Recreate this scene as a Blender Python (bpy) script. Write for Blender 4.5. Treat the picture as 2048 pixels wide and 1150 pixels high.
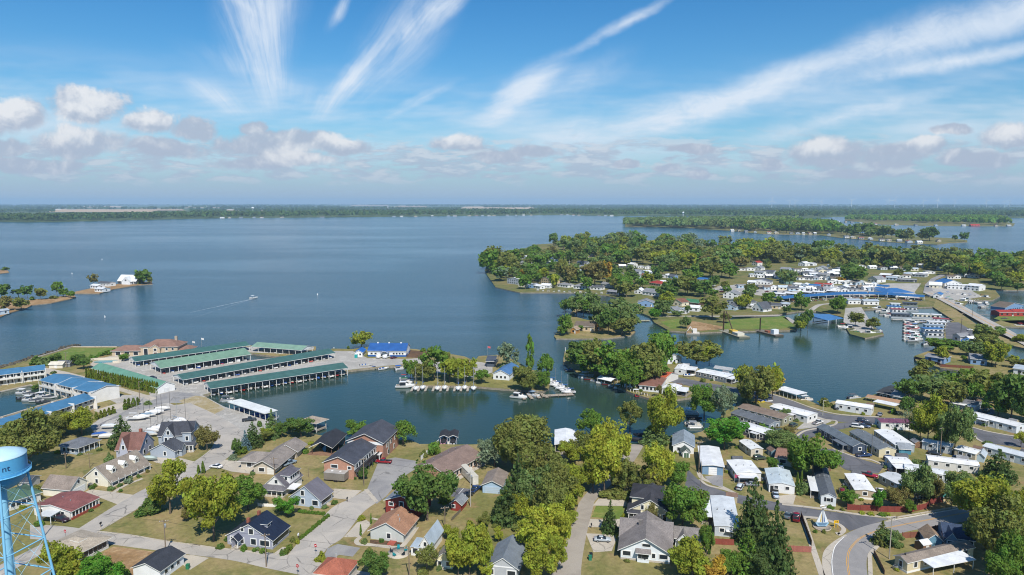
import bpy, bmesh, math, random
import numpy as np
from mathutils import Vector, Matrix
from mathutils.geometry import tessellate_polygon
for _o in list(bpy.data.objects): bpy.data.objects.remove(_o, do_unlink=True)
SC = bpy.context.scene
COL = SC.collection
R = math.radians
rnd = random.Random(7)
# ------------------------------------------------------------------ camera
ZL = 1.0                      # level of the land above the lake (z = 0)
CAMZ, FPX, HORIZON = 91.0, 1384.0, 405.0
PITCH = math.atan((575 - HORIZON) / FPX)
cam = bpy.data.cameras.new('camera'); cam.sensor_width = 36; cam.lens = 36 * FPX / 2048
cam.clip_start = 1; cam.clip_end = 90000
camo = bpy.data.objects.new('camera', cam); COL.objects.link(camo)
camo.location = (0, 0, CAMZ); camo.rotation_euler = (R(90) - PITCH, 0, 0)
SC.camera = camo
# ------------------------------------------------------------------ sun, exposure
SUN_AZ, SUN_EL = R(-15.5), R(50)      # shadows run towards this heading (from +Y, clockwise), sun behind the camera
sun = bpy.data.lights.new('sun', 'SUN'); sun.energy = 4.8; sun.angle = R(0.53); sun.color = (1, 0.94, 0.85)
suno = bpy.data.objects.new('sun', sun); COL.objects.link(suno); suno.location = (60, -300, 300)
_sd = Vector((math.sin(SUN_AZ) * math.cos(SUN_EL), math.cos(SUN_AZ) * math.cos(SUN_EL), -math.sin(SUN_EL)))
suno.rotation_euler = _sd.to_track_quat('-Z', 'Y').to_euler()
SC.view_settings.view_transform = 'Standard'; SC.view_settings.look = 'None'
SC.view_settings.exposure = 0.28; SC.view_settings.gamma = 1
SC.view_settings.use_curve_mapping = False
SC.render.engine = 'CYCLES'
SC.cycles.use_denoising = True; SC.cycles.filter_width = 1.1
try: SC.cycles.denoiser = 'OPENIMAGEDENOISE'
except Exception: pass
SC.cycles.max_bounces = 6; SC.cycles.diffuse_bounces = 2; SC.cycles.glossy_bounces = 3
SC.cycles.transmission_bounces = 3; SC.cycles.transparent_max_bounces = 6; SC.cycles.volume_bounces = 0
SC.cycles.caustics_reflective = False; SC.cycles.caustics_refractive = False
SC.render.use_persistent_data = False

# ------------------------------------------------------------------ node expression helper
class E:
    def __init__(s, nt, v): s.nt, s.v = nt, v
    def _m(s, op, *a):
        n = s.nt.nodes.new('ShaderNodeMath'); n.operation = op
        for i, x in enumerate((s,) + a):
            x = x.v if isinstance(x, E) else x
            if isinstance(x, (int, float)): n.inputs[i].default_value = x
            else: s.nt.links.new(x, n.inputs[i])
        return E(s.nt, n.outputs[0])
    def __add__(s, o): return s._m('ADD', o)
    __radd__ = __add__
    def __sub__(s, o): return s._m('SUBTRACT', o)
    def __rsub__(s, o): return (s * -1) + o
    def __mul__(s, o): return s._m('MULTIPLY', o)
    __rmul__ = __mul__
    def __truediv__(s, o): return s._m('DIVIDE', o)
    def max(s, o): return s._m('MAXIMUM', o)
    def min(s, o): return s._m('MINIMUM', o)
    def pow(s, o): return s._m('POWER', o)
    def gt(s, o): return s._m('GREATER_THAN', o)
    def abs(s): return s._m('ABSOLUTE')
    def exp(s): return s._m('EXPONENT')
    def sm(s, a, b):
        n = s.nt.nodes.new('ShaderNodeMapRange'); n.interpolation_type = 'SMOOTHSTEP'
        s.nt.links.new(s.v, n.inputs[0]); n.inputs[1].default_value = a; n.inputs[2].default_value = b
        return E(s.nt, n.outputs[0])
def comb(nt, x, y, z=0.0):
    n = nt.nodes.new('ShaderNodeCombineXYZ')
    for i, q in enumerate((x, y, z)):
        if isinstance(q, E): nt.links.new(q.v, n.inputs[i])
        else: n.inputs[i].default_value = q
    return n.outputs[0]
def noise(nt, vec, scale, detail=3, rough=0.55, dist=0.0, dims='3D'):
    n = nt.nodes.new('ShaderNodeTexNoise'); n.noise_dimensions = dims
    if vec is not None: nt.links.new(vec, n.inputs['Vector'])
    n.inputs['Scale'].default_value = scale; n.inputs['Detail'].default_value = detail
    n.inputs['Roughness'].default_value = rough; n.inputs['Distortion'].default_value = dist
    return E(nt, n.outputs[0])
def mixc(nt, f, a, b, mode='MIX'):
    n = nt.nodes.new('ShaderNodeMix'); n.data_type = 'RGBA'; n.blend_type = mode; n.clamp_factor = True
    for sock, q in ((n.inputs[0], f), (n.inputs[6], a), (n.inputs[7], b)):
        if isinstance(q, E): q = q.v
        if isinstance(q, (int, float)): sock.default_value = q
        elif isinstance(q, (tuple, list)): sock.default_value = (*q[:3], 1)
        else: nt.links.new(q, sock)
    return n.outputs[2]
def ray(px, py):
    x, y = (px - 1024) / FPX, (575 - py) / FPX
    c, s = math.cos(PITCH), math.sin(PITCH)
    return Vector((x, c + y * s, -s + y * c))
def sk(px, py):                # heading / elevation tangents of a direction in the photograph
    d = ray(px, py); return d.x / d.y, d.z / d.y
# ------------------------------------------------------------------ sky
def make_world():
    w = bpy.data.worlds.new('World'); SC.world = w; w.use_nodes = True
    w.cycles.sampling_method = 'NONE'
    nt = w.node_tree; nt.nodes.clear()
    out = nt.nodes.new('ShaderNodeOutputWorld')
    bgf, bgr, mx = nt.nodes.new('ShaderNodeBackground'), nt.nodes.new('ShaderNodeBackground'), nt.nodes.new('ShaderNodeMixShader')
    for q in (bgf, bgr): q.inputs[1].default_value = 0.092
    nt.links.new(mx.outputs[0], out.inputs[0]); nt.links.new(bgr.outputs[0], mx.inputs[1]); nt.links.new(bgf.outputs[0], mx.inputs[2])
    sky = nt.nodes.new('ShaderNodeTexSky'); sky.sky_type = 'NISHITA'; sky.sun_disc = False
    sky.sun_elevation = SUN_EL; sky.sun_rotation = math.pi + SUN_AZ
    sky.altitude = 300; sky.air_density = 1.0; sky.dust_density = 0.6; sky.ozone_density = 2.4
    tc = nt.nodes.new('ShaderNodeTexCoord')
    sep = nt.nodes.new('ShaderNodeSeparateXYZ'); nt.links.new(tc.outputs['Generated'], sep.inputs[0])
    X, Y, Z = (E(nt, sep.outputs[i]) for i in range(3))
    Ya = Y.max(0.12)
    a, e = X / Ya, Z / Ya
    el = Z.max(0.0)
    # clear-air colour: the photograph's sky is a deep, saturated blue
    hs = nt.nodes.new('ShaderNodeHueSaturation'); hs.inputs['Saturation'].default_value = 1.34
    hs.inputs['Value'].default_value = 1.0; nt.links.new(sky.outputs[0], hs.inputs['Color'])
    blue = mixc(nt, 1.0, hs.outputs[0], (0.60, 1.0, 1.1), 'MULTIPLY')
    base = mixc(nt, (el * -13.0).exp() * 0.92, blue, (3.6, 4.6, 6.0))
    thin = noise(nt, comb(nt, X * 2.2, Z * 6), 2.0, 4, 0.6).sm(0.52, 0.85) * Z.sm(0.0, 0.05) * 0.5     # thin cloud all round
    low = (el * -24.0).exp() * 0.85
    LOWC = (3.45, 4.35, 5.65)
    nt.links.new(mixc(nt, low, mixc(nt, thin, base, (7.4, 8.0, 9.0)), LOWC), bgr.inputs[0])
    front = Y.sm(0.10, 0.30) * (1 - Z.sm(0.40, 0.47))
    nt.links.new(front.v, mx.inputs[0])
    v2 = comb(nt, a, e)
    wn = nt.nodes.new('ShaderNodeTexNoise'); nt.links.new(v2, wn.inputs['Vector']); wn.inputs['Scale'].default_value = 7.0; wn.inputs['Detail'].default_value = 4; wn.inputs['Roughness'].default_value = .62
    def vmath(op, x, y, z=None):
        n = nt.nodes.new('ShaderNodeVectorMath'); n.operation = op
        for i, q in enumerate((x, y, z)):
            if q is None: continue
            if isinstance(q, tuple): n.inputs[i].default_value = q
            else: nt.links.new(q, n.inputs[i])
        return n.outputs[0]
    warp = vmath('SUBTRACT', vmath('MULTIPLY_ADD', wn.outputs['Color'], (.034, .034, 0), v2), (.017, .017, 0))
    def blob(vec, px, py, rx, ry, ang=0.0, kind='SPHERICAL'):
        a0, e0 = sk(px, py); sx, sy = FPX / rx, FPX / ry
        g = nt.nodes.new('ShaderNodeTexGradient'); g.gradient_type = kind
        if ang:
            n = nt.nodes.new('ShaderNodeMapping'); n.vector_type = 'TEXTURE'; nt.links.new(vec, n.inputs[0])
            n.inputs['Location'].default_value = (a0, e0, 0); n.inputs['Rotation'].default_value = (0, 0, ang); n.inputs['Scale'].default_value = (1 / sx, 1 / sy, 1)
            nt.links.new(n.outputs[0], g.inputs[0])
        else: nt.links.new(vmath('MULTIPLY_ADD', vec, (sx, sy, 0), (-a0 * sx, -e0 * sy, 0)), g.inputs[0])
        return E(nt, g.outputs[1])
    # cirrus streaks: (from, to, half width, strength)
    S = [((490, -240), (530, 240), 62, .75), ((520, -120), (540, 262), 34, .95), ((585, -160), (545, 180), 40, .4), ((430, -25), (560, 48), 9, .5), ((1010, -80), (735, 120), 20, 1.1), ((800, 60), (605, 258), 17, 1.35),
         ((930, -90), (680, 240), 52, .6), ((705, -30), (650, 75), 11, .6), ((1400, -40), (1090, 130), 10, 1.2), ((1170, 85), (925, 275), 24, 1.4), ((1130, 120), (980, 240), 34, .5), ((1300, 85), (1010, 240), 34, .3),
         ((2500, -110), (1560, 140), 40, 1.5), ((2200, -10), (1400, 195), 30, 1.0), ((1800, 75), (1180, 300), 26, 1.3), ((1560, 150), (1080, 320), 30, .8), ((2400, 25), (1430, 215), 15, .95), ((1300, 230), (1030, 300), 30, .55),
         ((2000, 160), (1380, 310), 15, .7), ((1700, 230), (1420, 300), 26, .45), ((940, 150), (745, 252), 10, .55), ((760, 250), (300, 60), 22, .25), ((540, 260), (330, 130), 18, .4)]
    cir = None
    for p0, p1, w0, k in S:
        A, Bq = Vector(sk(*p0)), Vector(sk(*p1)); L = (Bq - A).length * FPX * .5; d = Bq - A
        f = blob(warp, (p0[0] + p1[0]) / 2, (p0[1] + p1[1]) / 2, L, w0 * 1.7, math.atan2(d.y, d.x), 'QUADRATIC_SPHERE') * (k * 1.75)
        cir = f if cir is None else cir + f
    va, ve = sk(575, 335)                     # the streaks fan out from this heading
    th = nt.nodes.new('ShaderNodeMath'); th.operation = 'ARCTAN2'; nt.links.new((a - va).v, th.inputs[0]); nt.links.new((e - ve).v, th.inputs[1]); th = E(nt, th.outputs[0])
    rad = ((a - va) * (a - va) + (e - ve) * (e - ve)).pow(.5)
    sw = noise(nt, v2, 9.0, 4, .65)
    fib = noise(nt, comb(nt, th * 3.6 + (sw - .5) * .35, rad * .55), 5.0, 6, 0.72, .3)
    st_n = noise(nt, comb(nt, th * 1.8, rad * 2.4), 4.0, 5, 0.66, 0.8)
    fan = (Z.sm(0.02, 0.07)) * (1 - Z.sm(0.10, 0.2)) * noise(nt, comb(nt, a * 1.4, e * 7), 2.2, 4, 0.62).sm(0.34, 0.72) * 0.7
    cir = cir * (st_n.sm(.25, .7) * .75 + .35) * (fib.sm(.28, .74) * .85 + .4)
    cir = (1 - (cir * -1.35).exp()) * .9 + fan
    cir = cir.min(.9) * Z.sm(0.0, 0.04)
    col = mixc(nt, cir, base, (7.0, 7.7, 8.6))
    # cumulus: named puffs plus a broken bank above the horizon
    Cb = [(178, 208, 84, 36), (20, 228, 74, 38), (300, 240, 64, 27), (160, 284, 100, 32), (385, 255, 44, 25), (330, 296, 84, 19), (505, 254, 34, 14), (560, 283, 140, 26),
          (690, 293, 58, 17), (925, 288, 50, 19), (560, 319, 130, 16), (1075, 301, 58, 13), (985, 312, 56, 14), (1380, 301, 48, 11), (1655, 304, 78, 29), (1790, 313, 64, 27), (1850, 292, 42, 16),
          (2020, 273, 62, 26), (1905, 263, 44, 12), (1250, 325, 30, 9), (1545, 323, 26, 13), (1960, 320, 80, 16), (60, 327, 110, 16), (15, 293, 50, 18), (1340, 335, 30, 9), (1700, 345, 60, 10), (1400, 352, 22, 9)]
    F = None
    puff = noise(nt, v2, 20.0, 6, 0.64, 0.25)
    pup = noise(nt, vmath('ADD', v2, (-.006, .012, 0)), 20.0, 4, 0.64, 0.25)
    for q in Cb:
        f = blob(warp, q[0], q[1], q[2] * 1.45, q[3] * 1.45)
        F = f if F is None else F.max(f)
    dens = (F + (puff - 0.5) * 1.1).sm(0.2, 0.5)
    Lb = [(180, 195, 74, 30), (10, 208, 60, 34), (300, 224, 50, 20), (140, 262, 80, 22), (585, 310, 60, 18), (690, 280, 40, 14), (925, 278, 40, 14), (1850, 284, 34, 12), (2024, 258, 52, 20), (630, 318, 40, 16), (1640, 288, 50, 16)]
    T = None
    for q in Lb:
        f = blob(warp, q[0], q[1], q[2] * 1.5, q[3] * 1.6)
        T = f if T is None else T.max(f)
    lit = (T * .8 + (puff - pup) * 2.0 + .08).sm(0.0, 0.85) * .92
    band = noise(nt, comb(nt, a * 5.0, e * 21), 2.6, 5, 0.62, 0.2)
    bm = e.sm(0.012, 0.04) * (1 - e.sm(0.068, 0.118))
    bdens = (band + bm * 0.2 - 0.2).sm(0.40, 0.54) * bm
    blit = noise(nt, comb(nt, a * 5.0, e * 21 + 0.25), 2.6, 5, 0.62, 0.2)
    blit = (band - blit).sm(-0.02, 0.14)
    ccol = mixc(nt, lit, (4.0, 4.6, 5.7), (8.1, 8.1, 8.2))
    bcol = mixc(nt, blit * 0.7, (3.95, 4.6, 5.75), (6.9, 7.1, 7.5))
    col = mixc(nt, bdens * 0.8, col, bcol)
    col = mixc(nt, dens * 0.93, col, ccol)
    col = mixc(nt, low, col, LOWC)
    nt.links.new(col, bgf.inputs[0])
make_world()
# ------------------------------------------------------------------ photograph -> place
FR = dict(I=(0, 0, 1), Z1=(0, 860, 3.965), Z2=(380, 860, 3.965), Z3=(740, 860, 3.965), Z4=(1100, 860, 3.965), Z5=(1400, 860, 3.965), Z6=(1648, 860, 3.965),
          M1=(0, 660, 3.965), M2=(350, 640, 3.965), M3=(680, 640, 3.965), M4=(1000, 640, 3.965), M5=(1330, 640, 3.965), M6=(1648, 640, 3.965),
          F1=(0, 500, 5.12), F2=(950, 440, 4.4225), F3=(1300, 440, 4.4225), F4=(1648, 440, 4.4225), D1=(0, 380, 2.926), D2=(700, 380, 2.926), D3=(1348, 380, 2.926))
def pix(fr, x, y):
    f = FR[fr]; return f[0] + x / f[2], f[1] + y / f[2]
def P(fr, x, y, z=ZL):
    px, py = pix(fr, x, y); d = ray(px, py); t = (z - CAMZ) / d.z
    return Vector((d.x * t, d.y * t, z))
def mpp(p):                    # metres per photograph pixel at a point
    c, s = math.cos(PITCH), math.sin(PITCH)
    return (p.y * c + (CAMZ - p.z) * s) / FPX
def topz(p, py):               # height at which something standing at p reaches photograph row py
    c, s = math.cos(PITCH), math.sin(PITCH); k = (575 - py) / FPX
    # (U.rel)/(F.rel)=k
    return CAMZ + p.y * (k * c - s) / (c + k * s)
# ------------------------------------------------------------------ objects
def lin(c):
    if isinstance(c, str):
        c = tuple(int(c[i:i + 2], 16) / 255 for i in (0, 2, 4))
        return tuple(((v / 12.92) if v <= .04045 else ((v + .055) / 1.055) ** 2.4) * 0.82 for v in c)
    return c
def link(name, data, parent=None, mat=None, color=None):
    o = bpy.data.objects.new(name, data); COL.objects.link(o)
    if parent is not None: o.parent = parent
    if mat is not None and not data.materials:
        for m in (mat if isinstance(mat, (list, tuple)) else [mat]): data.materials.append(m)
    if color is not None: o.color = (*lin(color), 1)
    return o
LABELS = {}
def tag(o, label, cat, group=None, kind=None):
    LABELS.setdefault(label, []).append((o.name, group))
    o['label'] = label; o['category'] = cat
    if group: o['group'] = group
    if kind: o['kind'] = kind
    return o
def thing(name, label, cat, loc, rz=0.0, group=None):
    o = bpy.data.objects.new(name, None); COL.objects.link(o); o.empty_display_size = 0.5
    o.location = loc; o.rotation_euler = (0, 0, rz)
    return tag(o, label, cat, group)
def struct(o):
    o['kind'] = 'structure'; return o
def copy_tree(o, parent=None):
    c = o.copy(); COL.objects.link(c); c.parent = parent
    for ch in o.children: copy_tree(ch, c)
    return c
def mesh(name, v, f, mats=None, idx=None, smooth=False):
    m = bpy.data.meshes.new(name); m.from_pydata([tuple(q) for q in v], [], f)
    if mats:
        for k in (mats if isinstance(mats, (list, tuple)) else [mats]): m.materials.append(k)
    if idx is not None: m.polygons.foreach_set('material_index', idx)
    if smooth: m.polygons.foreach_set('use_smooth', [True] * len(m.polygons))
    m.update(); return m
BOXV = [(x, y, z) for z in (-.5, .5) for y in (-.5, .5) for x in (-.5, .5)]
BOXF = [(0, 2, 3, 1), (4, 5, 7, 6), (0, 1, 5, 4), (2, 6, 7, 3), (0, 4, 6, 2), (1, 3, 7, 5)]
_bm = {}
def boxmesh(mat):
    if mat.name not in _bm: _bm[mat.name] = mesh('block_' + mat.name, BOXV, BOXF, mat)
    return _bm[mat.name]
def box(name, parent, c, s, mat, color=None, rz=0.0, rot=None):
    o = link(name, boxmesh(mat), parent, None, color)
    o.location = c; o.scale = s; o.rotation_euler = rot if rot else (0, 0, rz)
    return o
_cm = {}
def cylmesh(mat, n=10, r1=1.0):
    k = (mat.name, n, r1)
    if k not in _cm:
        v = [(math.cos(2 * math.pi * i / n) * .5, math.sin(2 * math.pi * i / n) * .5, -.5) for i in range(n)]
        v += [(x * r1, y * r1, .5) for x, y, z in v]
        f = [(i, (i + 1) % n, n + (i + 1) % n, n + i) for i in range(n)] + [tuple(range(n))[::-1], tuple(range(n, 2 * n))]
        m = mesh('round_' + mat.name, v, f, mat)
        for p in m.polygons: p.use_smooth = len(p.vertices) == 4
        _cm[k] = m
    return _cm[k]
def cyl(name, parent, c, d, h, mat, color=None, rot=(0, 0, 0), r1=1.0, n=10):
    o = link(name, cylmesh(mat, n, r1), parent, None, color)
    o.location = c; o.scale = (d, d, h); o.rotation_euler = rot; return o
def rod(name, parent, a, b, d, mat, color=None, n=8):
    a, b = Vector(a), Vector(b); q = b - a
    o = link(name, cylmesh(mat, n), parent, None, color)
    o.location = (a + b) / 2; o.scale = (d, d, q.length); o.rotation_euler = q.to_track_quat('Z', 'Y').to_euler(); return o
def beam(name, parent, a, b, w, h, mat, color=None):
    a, b = Vector(a), Vector(b); q = b - a
    o = link(name, boxmesh(mat), parent, None, color)
    o.location = (a + b) / 2; o.scale = (w, h, q.length); o.rotation_euler = q.to_track_quat('Z', 'Y').to_euler(); return o
# ------------------------------------------------------------------ materials
MATS = {}
def mat(name):
    m = bpy.data.materials.new(name); m.use_nodes = True; nt = m.node_tree
    b = nt.nodes['Principled BSDF']; MATS[name] = m
    return m, nt, b
def objcolor(nt):
    n = nt.nodes.new('ShaderNodeObjectInfo'); return n
def coords(nt, kind='Object'):
    return nt.nodes.new('ShaderNodeTexCoord').outputs[kind]
def worldpos(nt):
    return nt.nodes.new('ShaderNodeNewGeometry').outputs['Position']
def val2(nt, x, lo, hi):       # number 0..1 -> grey multiplier colour
    n = nt.nodes.new('ShaderNodeMapRange'); nt.links.new(x.v, n.inputs[0])
    n.inputs[1].default_value = 0.25; n.inputs[2].default_value = 0.75; n.inputs[3].default_value = lo; n.inputs[4].default_value = hi
    return n.outputs[0]
def bump(nt, b, h, strength, dist):
    n = nt.nodes.new('ShaderNodeBump'); n.inputs['Strength'].default_value = strength; n.inputs['Distance'].default_value = dist
    nt.links.new(h.v if isinstance(h, E) else h, n.inputs['Height']); nt.links.new(n.outputs[0], b.inputs['Normal'])
def tinted(name, rough, lo=.85, hi=1.1, scale=.8, fine=6.0, flo=.9, fhi=1.08, metal=0.0, spec=.3, bstr=0.0):
    m, nt, b = mat(name); oi = objcolor(nt); p = worldpos(nt)
    c = mixc(nt, 1.0, oi.outputs['Color'], val2(nt, noise(nt, p, scale, 4, .6), lo, hi), 'MULTIPLY')
    n2 = noise(nt, p, fine, 2, .6)
    c = mixc(nt, 1.0, c, val2(nt, n2, flo, fhi), 'MULTIPLY')
    nt.links.new(c, b.inputs['Base Color']); b.inputs['Roughness'].default_value = rough
    b.inputs['Metallic'].default_value = metal; b.inputs['Specular IOR Level'].default_value = spec
    if bstr: bump(nt, b, n2, bstr, .05)
    return m
SIDING = tinted('siding', .65, .9, 1.06, .5, 4, .95, 1.04)
SHINGLE = tinted('shingle', .9, .72, 1.2, .4, 3.6, .7, 1.3, bstr=.5)
SHEETMETAL = tinted('sheet_metal', .42, .74, 1.1, .35, 2.5, .9, 1.06, spec=.4)
PAINT = tinted('paint', .5, .92, 1.05, .6, 5, .96, 1.03)
CARPAINT = tinted('car_paint', .22, .97, 1.03, .6, 5, .98, 1.02, spec=.6)
GELCOAT = tinted('gelcoat', .25, .92, 1.04, .8, 5, .97, 1.03, spec=.5)
CANVAS = tinted('canvas', .8, .85, 1.1, 1.2, 6, .92, 1.06)
WOOD = tinted('weathered_wood', .8, .8, 1.15, .7, 5, .82, 1.15)
METAL = tinted('galvanised_metal', .4, .9, 1.06, .9, 5, .95, 1.04, metal=.6)
def brickmat():
    m, nt, b = mat('brick'); oi = objcolor(nt); t = coords(nt)
    br = nt.nodes.new('ShaderNodeTexBrick'); p = worldpos(nt); nt.links.new(p, br.inputs['Vector'])
    n = noise(nt, p, 5, 4, .7)
    c = mixc(nt, 1.0, oi.outputs['Color'], val2(nt, n, .68, 1.3), 'MULTIPLY')
    c = mixc(nt, 1.0, c, val2(nt, noise(nt, p, .5, 3), .9, 1.1), 'MULTIPLY')
    nt.links.new(c, b.inputs['Base Color']); b.inputs['Roughness'].default_value = .85
    return m
BRICK = brickmat()
def glassmat():
    m, nt, b = mat('window_glass'); b.inputs['Base Color'].default_value = (.02, .027, .035, 1)
    b.inputs['Roughness'].default_value = .08; b.inputs['Specular IOR Level'].default_value = .6; return m
GLASS = glassmat()
def plain(name, c, rough=.7, metal=0.0):
    m, nt, b = mat(name); p = worldpos(nt)
    nt.links.new(mixc(nt, 1.0, lin(c), val2(nt, noise(nt, p, 2.5, 3), .85, 1.12), 'MULTIPLY'), b.inputs['Base Color'])
    b.inputs['Roughness'].default_value = rough; b.inputs['Metallic'].default_value = metal; return m
RUBBER = plain('rubber', '202022', .8); DARK = plain('dark_interior', '1b1c1f', .8)
BARK = plain('bark', '6b5f52', .9); WHITE = plain('white_trim', 'f2f2ee', .5)
def leafmat(name, tr=.35):
    m, nt, b = mat(name); nt.nodes.remove(b)
    oi = objcolor(nt); at = nt.nodes.new('ShaderNodeAttribute'); at.attribute_name = 'var'
    v = E(nt, at.outputs['Fac'])
    n = noise(nt, worldpos(nt), .22, 3, .6)
    hue = nt.nodes.new('ShaderNodeHueSaturation'); nt.links.new(oi.outputs['Color'], hue.inputs['Color'])
    h = (v - .5) * .05 + .5 + (n - .5) * .07
    nt.links.new(h.v, hue.inputs['Hue']); vv = v * 1.1 + 1.1
    nt.links.new(vv.v, hue.inputs['Value']); hue.inputs['Saturation'].default_value = 1.0
    d = nt.nodes.new('ShaderNodeBsdfDiffuse'); t = nt.nodes.new('ShaderNodeBsdfTranslucent'); mx = nt.nodes.new('ShaderNodeMixShader')
    nt.links.new(hue.outputs[0], d.inputs[0])
    tcol = mixc(nt, 1.0, hue.outputs[0], (1.15, 1.1, .55), 'MULTIPLY'); nt.links.new(tcol, t.inputs[0])
    mx.inputs[0].default_value = tr; nt.links.new(d.outputs[0], mx.inputs[1]); nt.links.new(t.outputs[0], mx.inputs[2])
    nt.links.new(mx.outputs[0], nt.nodes['Material Output'].inputs[0]); return m
LEAF = leafmat('foliage', .45)
def groundmat(name, cols, scale=.03, fine=.6, rough=.95, bs=0.3, patch=None):
    m, nt, b = mat(name); p = worldpos(nt)
    n1 = noise(nt, p, scale, 6, .66, .8); n2 = noise(nt, p, fine, 5, .75); n3 = noise(nt, p, scale * 4, 5, .68, .5)
    c = mixc(nt, n1.sm(.36, .62), lin(cols[0]), lin(cols[1]))
    c = mixc(nt, n3.sm(.5, .68), c, lin(cols[2]))
    if patch:
        n4 = noise(nt, p, scale * 2.2, 6, .7, 1.2)
        c = mixc(nt, n4.sm(.56, .68) * .8, c, lin(patch))
    c = mixc(nt, 1.0, c, val2(nt, n2, .7, 1.28), 'MULTIPLY')
    nt.links.new(c, b.inputs['Base Color']); b.inputs['Roughness'].default_value = rough; b.inputs['Specular IOR Level'].default_value = .15
    bump(nt, b, n2, bs, .15); return m
GROUND = groundmat('dry_grass', ('7b7947', '9a8a62', '6c7040'), .03, .8, patch='95795a')
PENG = groundmat('peninsula_grass', ('69703f', '82794f', '58643a'), .02, .5, patch='8d7a5c')  # green darkened: tree cover and its shadows are worked into the colour
LAWN = groundmat('lawn', ('5f7a34', '73803f', '8a8a50'), .06, .9)
DIRT = groundmat('bare_dirt', ('a88a68', '8f7350', 'b39b78'), .08, .8)
GRAVEL = groundmat('gravel', ('b3b0aa', 'a4a19b', 'c1bdb6'), .05, 1.4)
MULCH = groundmat('mulch', ('5b4a3c', '6f5743', '4e4036'), .15, 1.5)
BRUSH = groundmat('brown_field', ('a3805a', 'b7925f', '8a7a50'), .06, .5)
def roadmat(name, c0, c1, crack=True, cs=.16):
    m, nt, b = mat(name); p = worldpos(nt)
    n1 = noise(nt, p, .09, 5, .65, 1.0); n2 = noise(nt, p, 3.0, 3, .7)
    c = mixc(nt, n1.sm(.35, .65), lin(c0), lin(c1)); c = mixc(nt, 1.0, c, val2(nt, n2, .88, 1.1), 'MULTIPLY')
    if crack:
        wv = nt.nodes.new('ShaderNodeVectorMath'); wv.operation = 'ADD'; nt.links.new(p, wv.inputs[0])
        nn = nt.nodes.new('ShaderNodeTexNoise'); nn.inputs['Scale'].default_value = .35; nt.links.new(p, nn.inputs['Vector']); nt.links.new(nn.outputs['Color'], wv.inputs[1])
        vo = nt.nodes.new('ShaderNodeTexVoronoi'); vo.feature = 'DISTANCE_TO_EDGE'; vo.inputs['Scale'].default_value = cs
        nt.links.new(wv.outputs[0], vo.inputs['Vector'])
        k = 1 - E(nt, vo.outputs['Distance']).sm(.004, .03)
        k = k * noise(nt, p, .12, 3).sm(.42, .6)
        c = mixc(nt, k * .55, c, lin('3c3c3e'))
    nt.links.new(c, b.inputs['Base Color']); b.inputs['Roughness'].default_value = .88; b.inputs['Specular IOR Level'].default_value = .25
    bump(nt, b, n2, .2, .03); return m
ROAD = roadmat('worn_asphalt', 'a8a39c', 'bab3a9'); ASPHALT = roadmat('dark_asphalt', '5f6065', '727276', True, .1)
HIGHWAY = roadmat('county_road', '8f8d8c', '9c9997', False); CONCRETE = roadmat('concrete', 'c2b9aa', 'b5ada0', True, .3)
TARLOT = roadmat('tar_lot', '8c8b8c', 'a09e9b', True, .12)
LINEW = plain('road_paint_white', 'f4f4f0', .6); LINEY = plain('road_paint_yellow', 'e0a53a', .6)
SEAWALL = groundmat('seawall', ('a39a8b', '8b8376', '6f6a60'), .2, 1.2)
def watermat():
    m, nt, b = mat('lake_water'); p = worldpos(nt)
    mp = nt.nodes.new('ShaderNodeMapping'); mp.inputs['Scale'].default_value = (.8, 1.6, 1); mp.inputs['Rotation'].default_value = (0, 0, R(20)); nt.links.new(p, mp.inputs['Vector'])
    w1 = noise(nt, mp.outputs[0], .32, 4, .65, .4); w2 = noise(nt, mp.outputs[0], 1.1, 3, .6)
    mp2 = nt.nodes.new('ShaderNodeMapping'); mp2.inputs['Scale'].default_value = (.0011, .0045, 1); mp2.inputs['Rotation'].default_value = (0, 0, R(-8)); nt.links.new(p, mp2.inputs['Vector'])
    slick = noise(nt, mp2.outputs[0], 1.0, 5, .6, .8)
    # how exposed the water is to the wind: open lake ripples, the harbour lies calm
    sp = nt.nodes.new('ShaderNodeSeparateXYZ'); nt.links.new(p, sp.inputs[0])
    openw = E(nt, sp.outputs[1]).sm(330, 520) * (1 - E(nt, sp.outputs[0]).sm(20, 110) * (1 - E(nt, sp.outputs[1]).sm(620, 760)))
    h = (w1 + w2 * .35) * (openw * .75 + .10) * (1.15 - slick.sm(.42, .66) * .85)
    bump(nt, b, h, 1.0, .8)
    c = mixc(nt, openw, (.024, .050, .040), mixc(nt, slick.sm(.35, .7), (.028, .076, .112), (.046, .100, .138)))
    nt.links.new(c, b.inputs['Base Color'])
    rg = openw * .10 + .06
    nt.links.new(rg.v, b.inputs['Roughness']); b.inputs['IOR'].default_value = 1.33; b.inputs['Specular IOR Level'].default_value = .5
    return m
WATER = watermat()
# ------------------------------------------------------------------ sheets of land, roads
PAVED = []
def flat(name, pts, z, material, depth=0.0, sidemat=None):
    if not depth and name.split('_')[0] in ('road', 'parking', 'driveway'): PAVED.append([(p[0], p[1]) for p in pts])
    pts = [Vector((p[0], p[1], z)) for p in pts]
    n = len(pts); tris = tessellate_polygon([pts])
    area = sum(pts[i].x * pts[(i + 1) % n].y - pts[(i + 1) % n].x * pts[i].y for i in range(n))
    f = []
    for t in tris:
        a, b, c = t
        if ((pts[b] - pts[a]).cross(pts[c] - pts[a])).z < 0: t = (a, c, b)
        f.append(tuple(t))
    v = list(pts); idx = [0] * len(f)
    if depth:
        v += [Vector((p.x, p.y, z - depth)) for p in pts]
        for i in range(n):
            j = (i + 1) % n
            f.append((i, n + i, n + j, j) if area > 0 else (i, j, n + j, n + i)); idx.append(1)
    o = link(name, mesh(name, v, f, [material, sidemat or material], idx))
    return struct(o)
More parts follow.
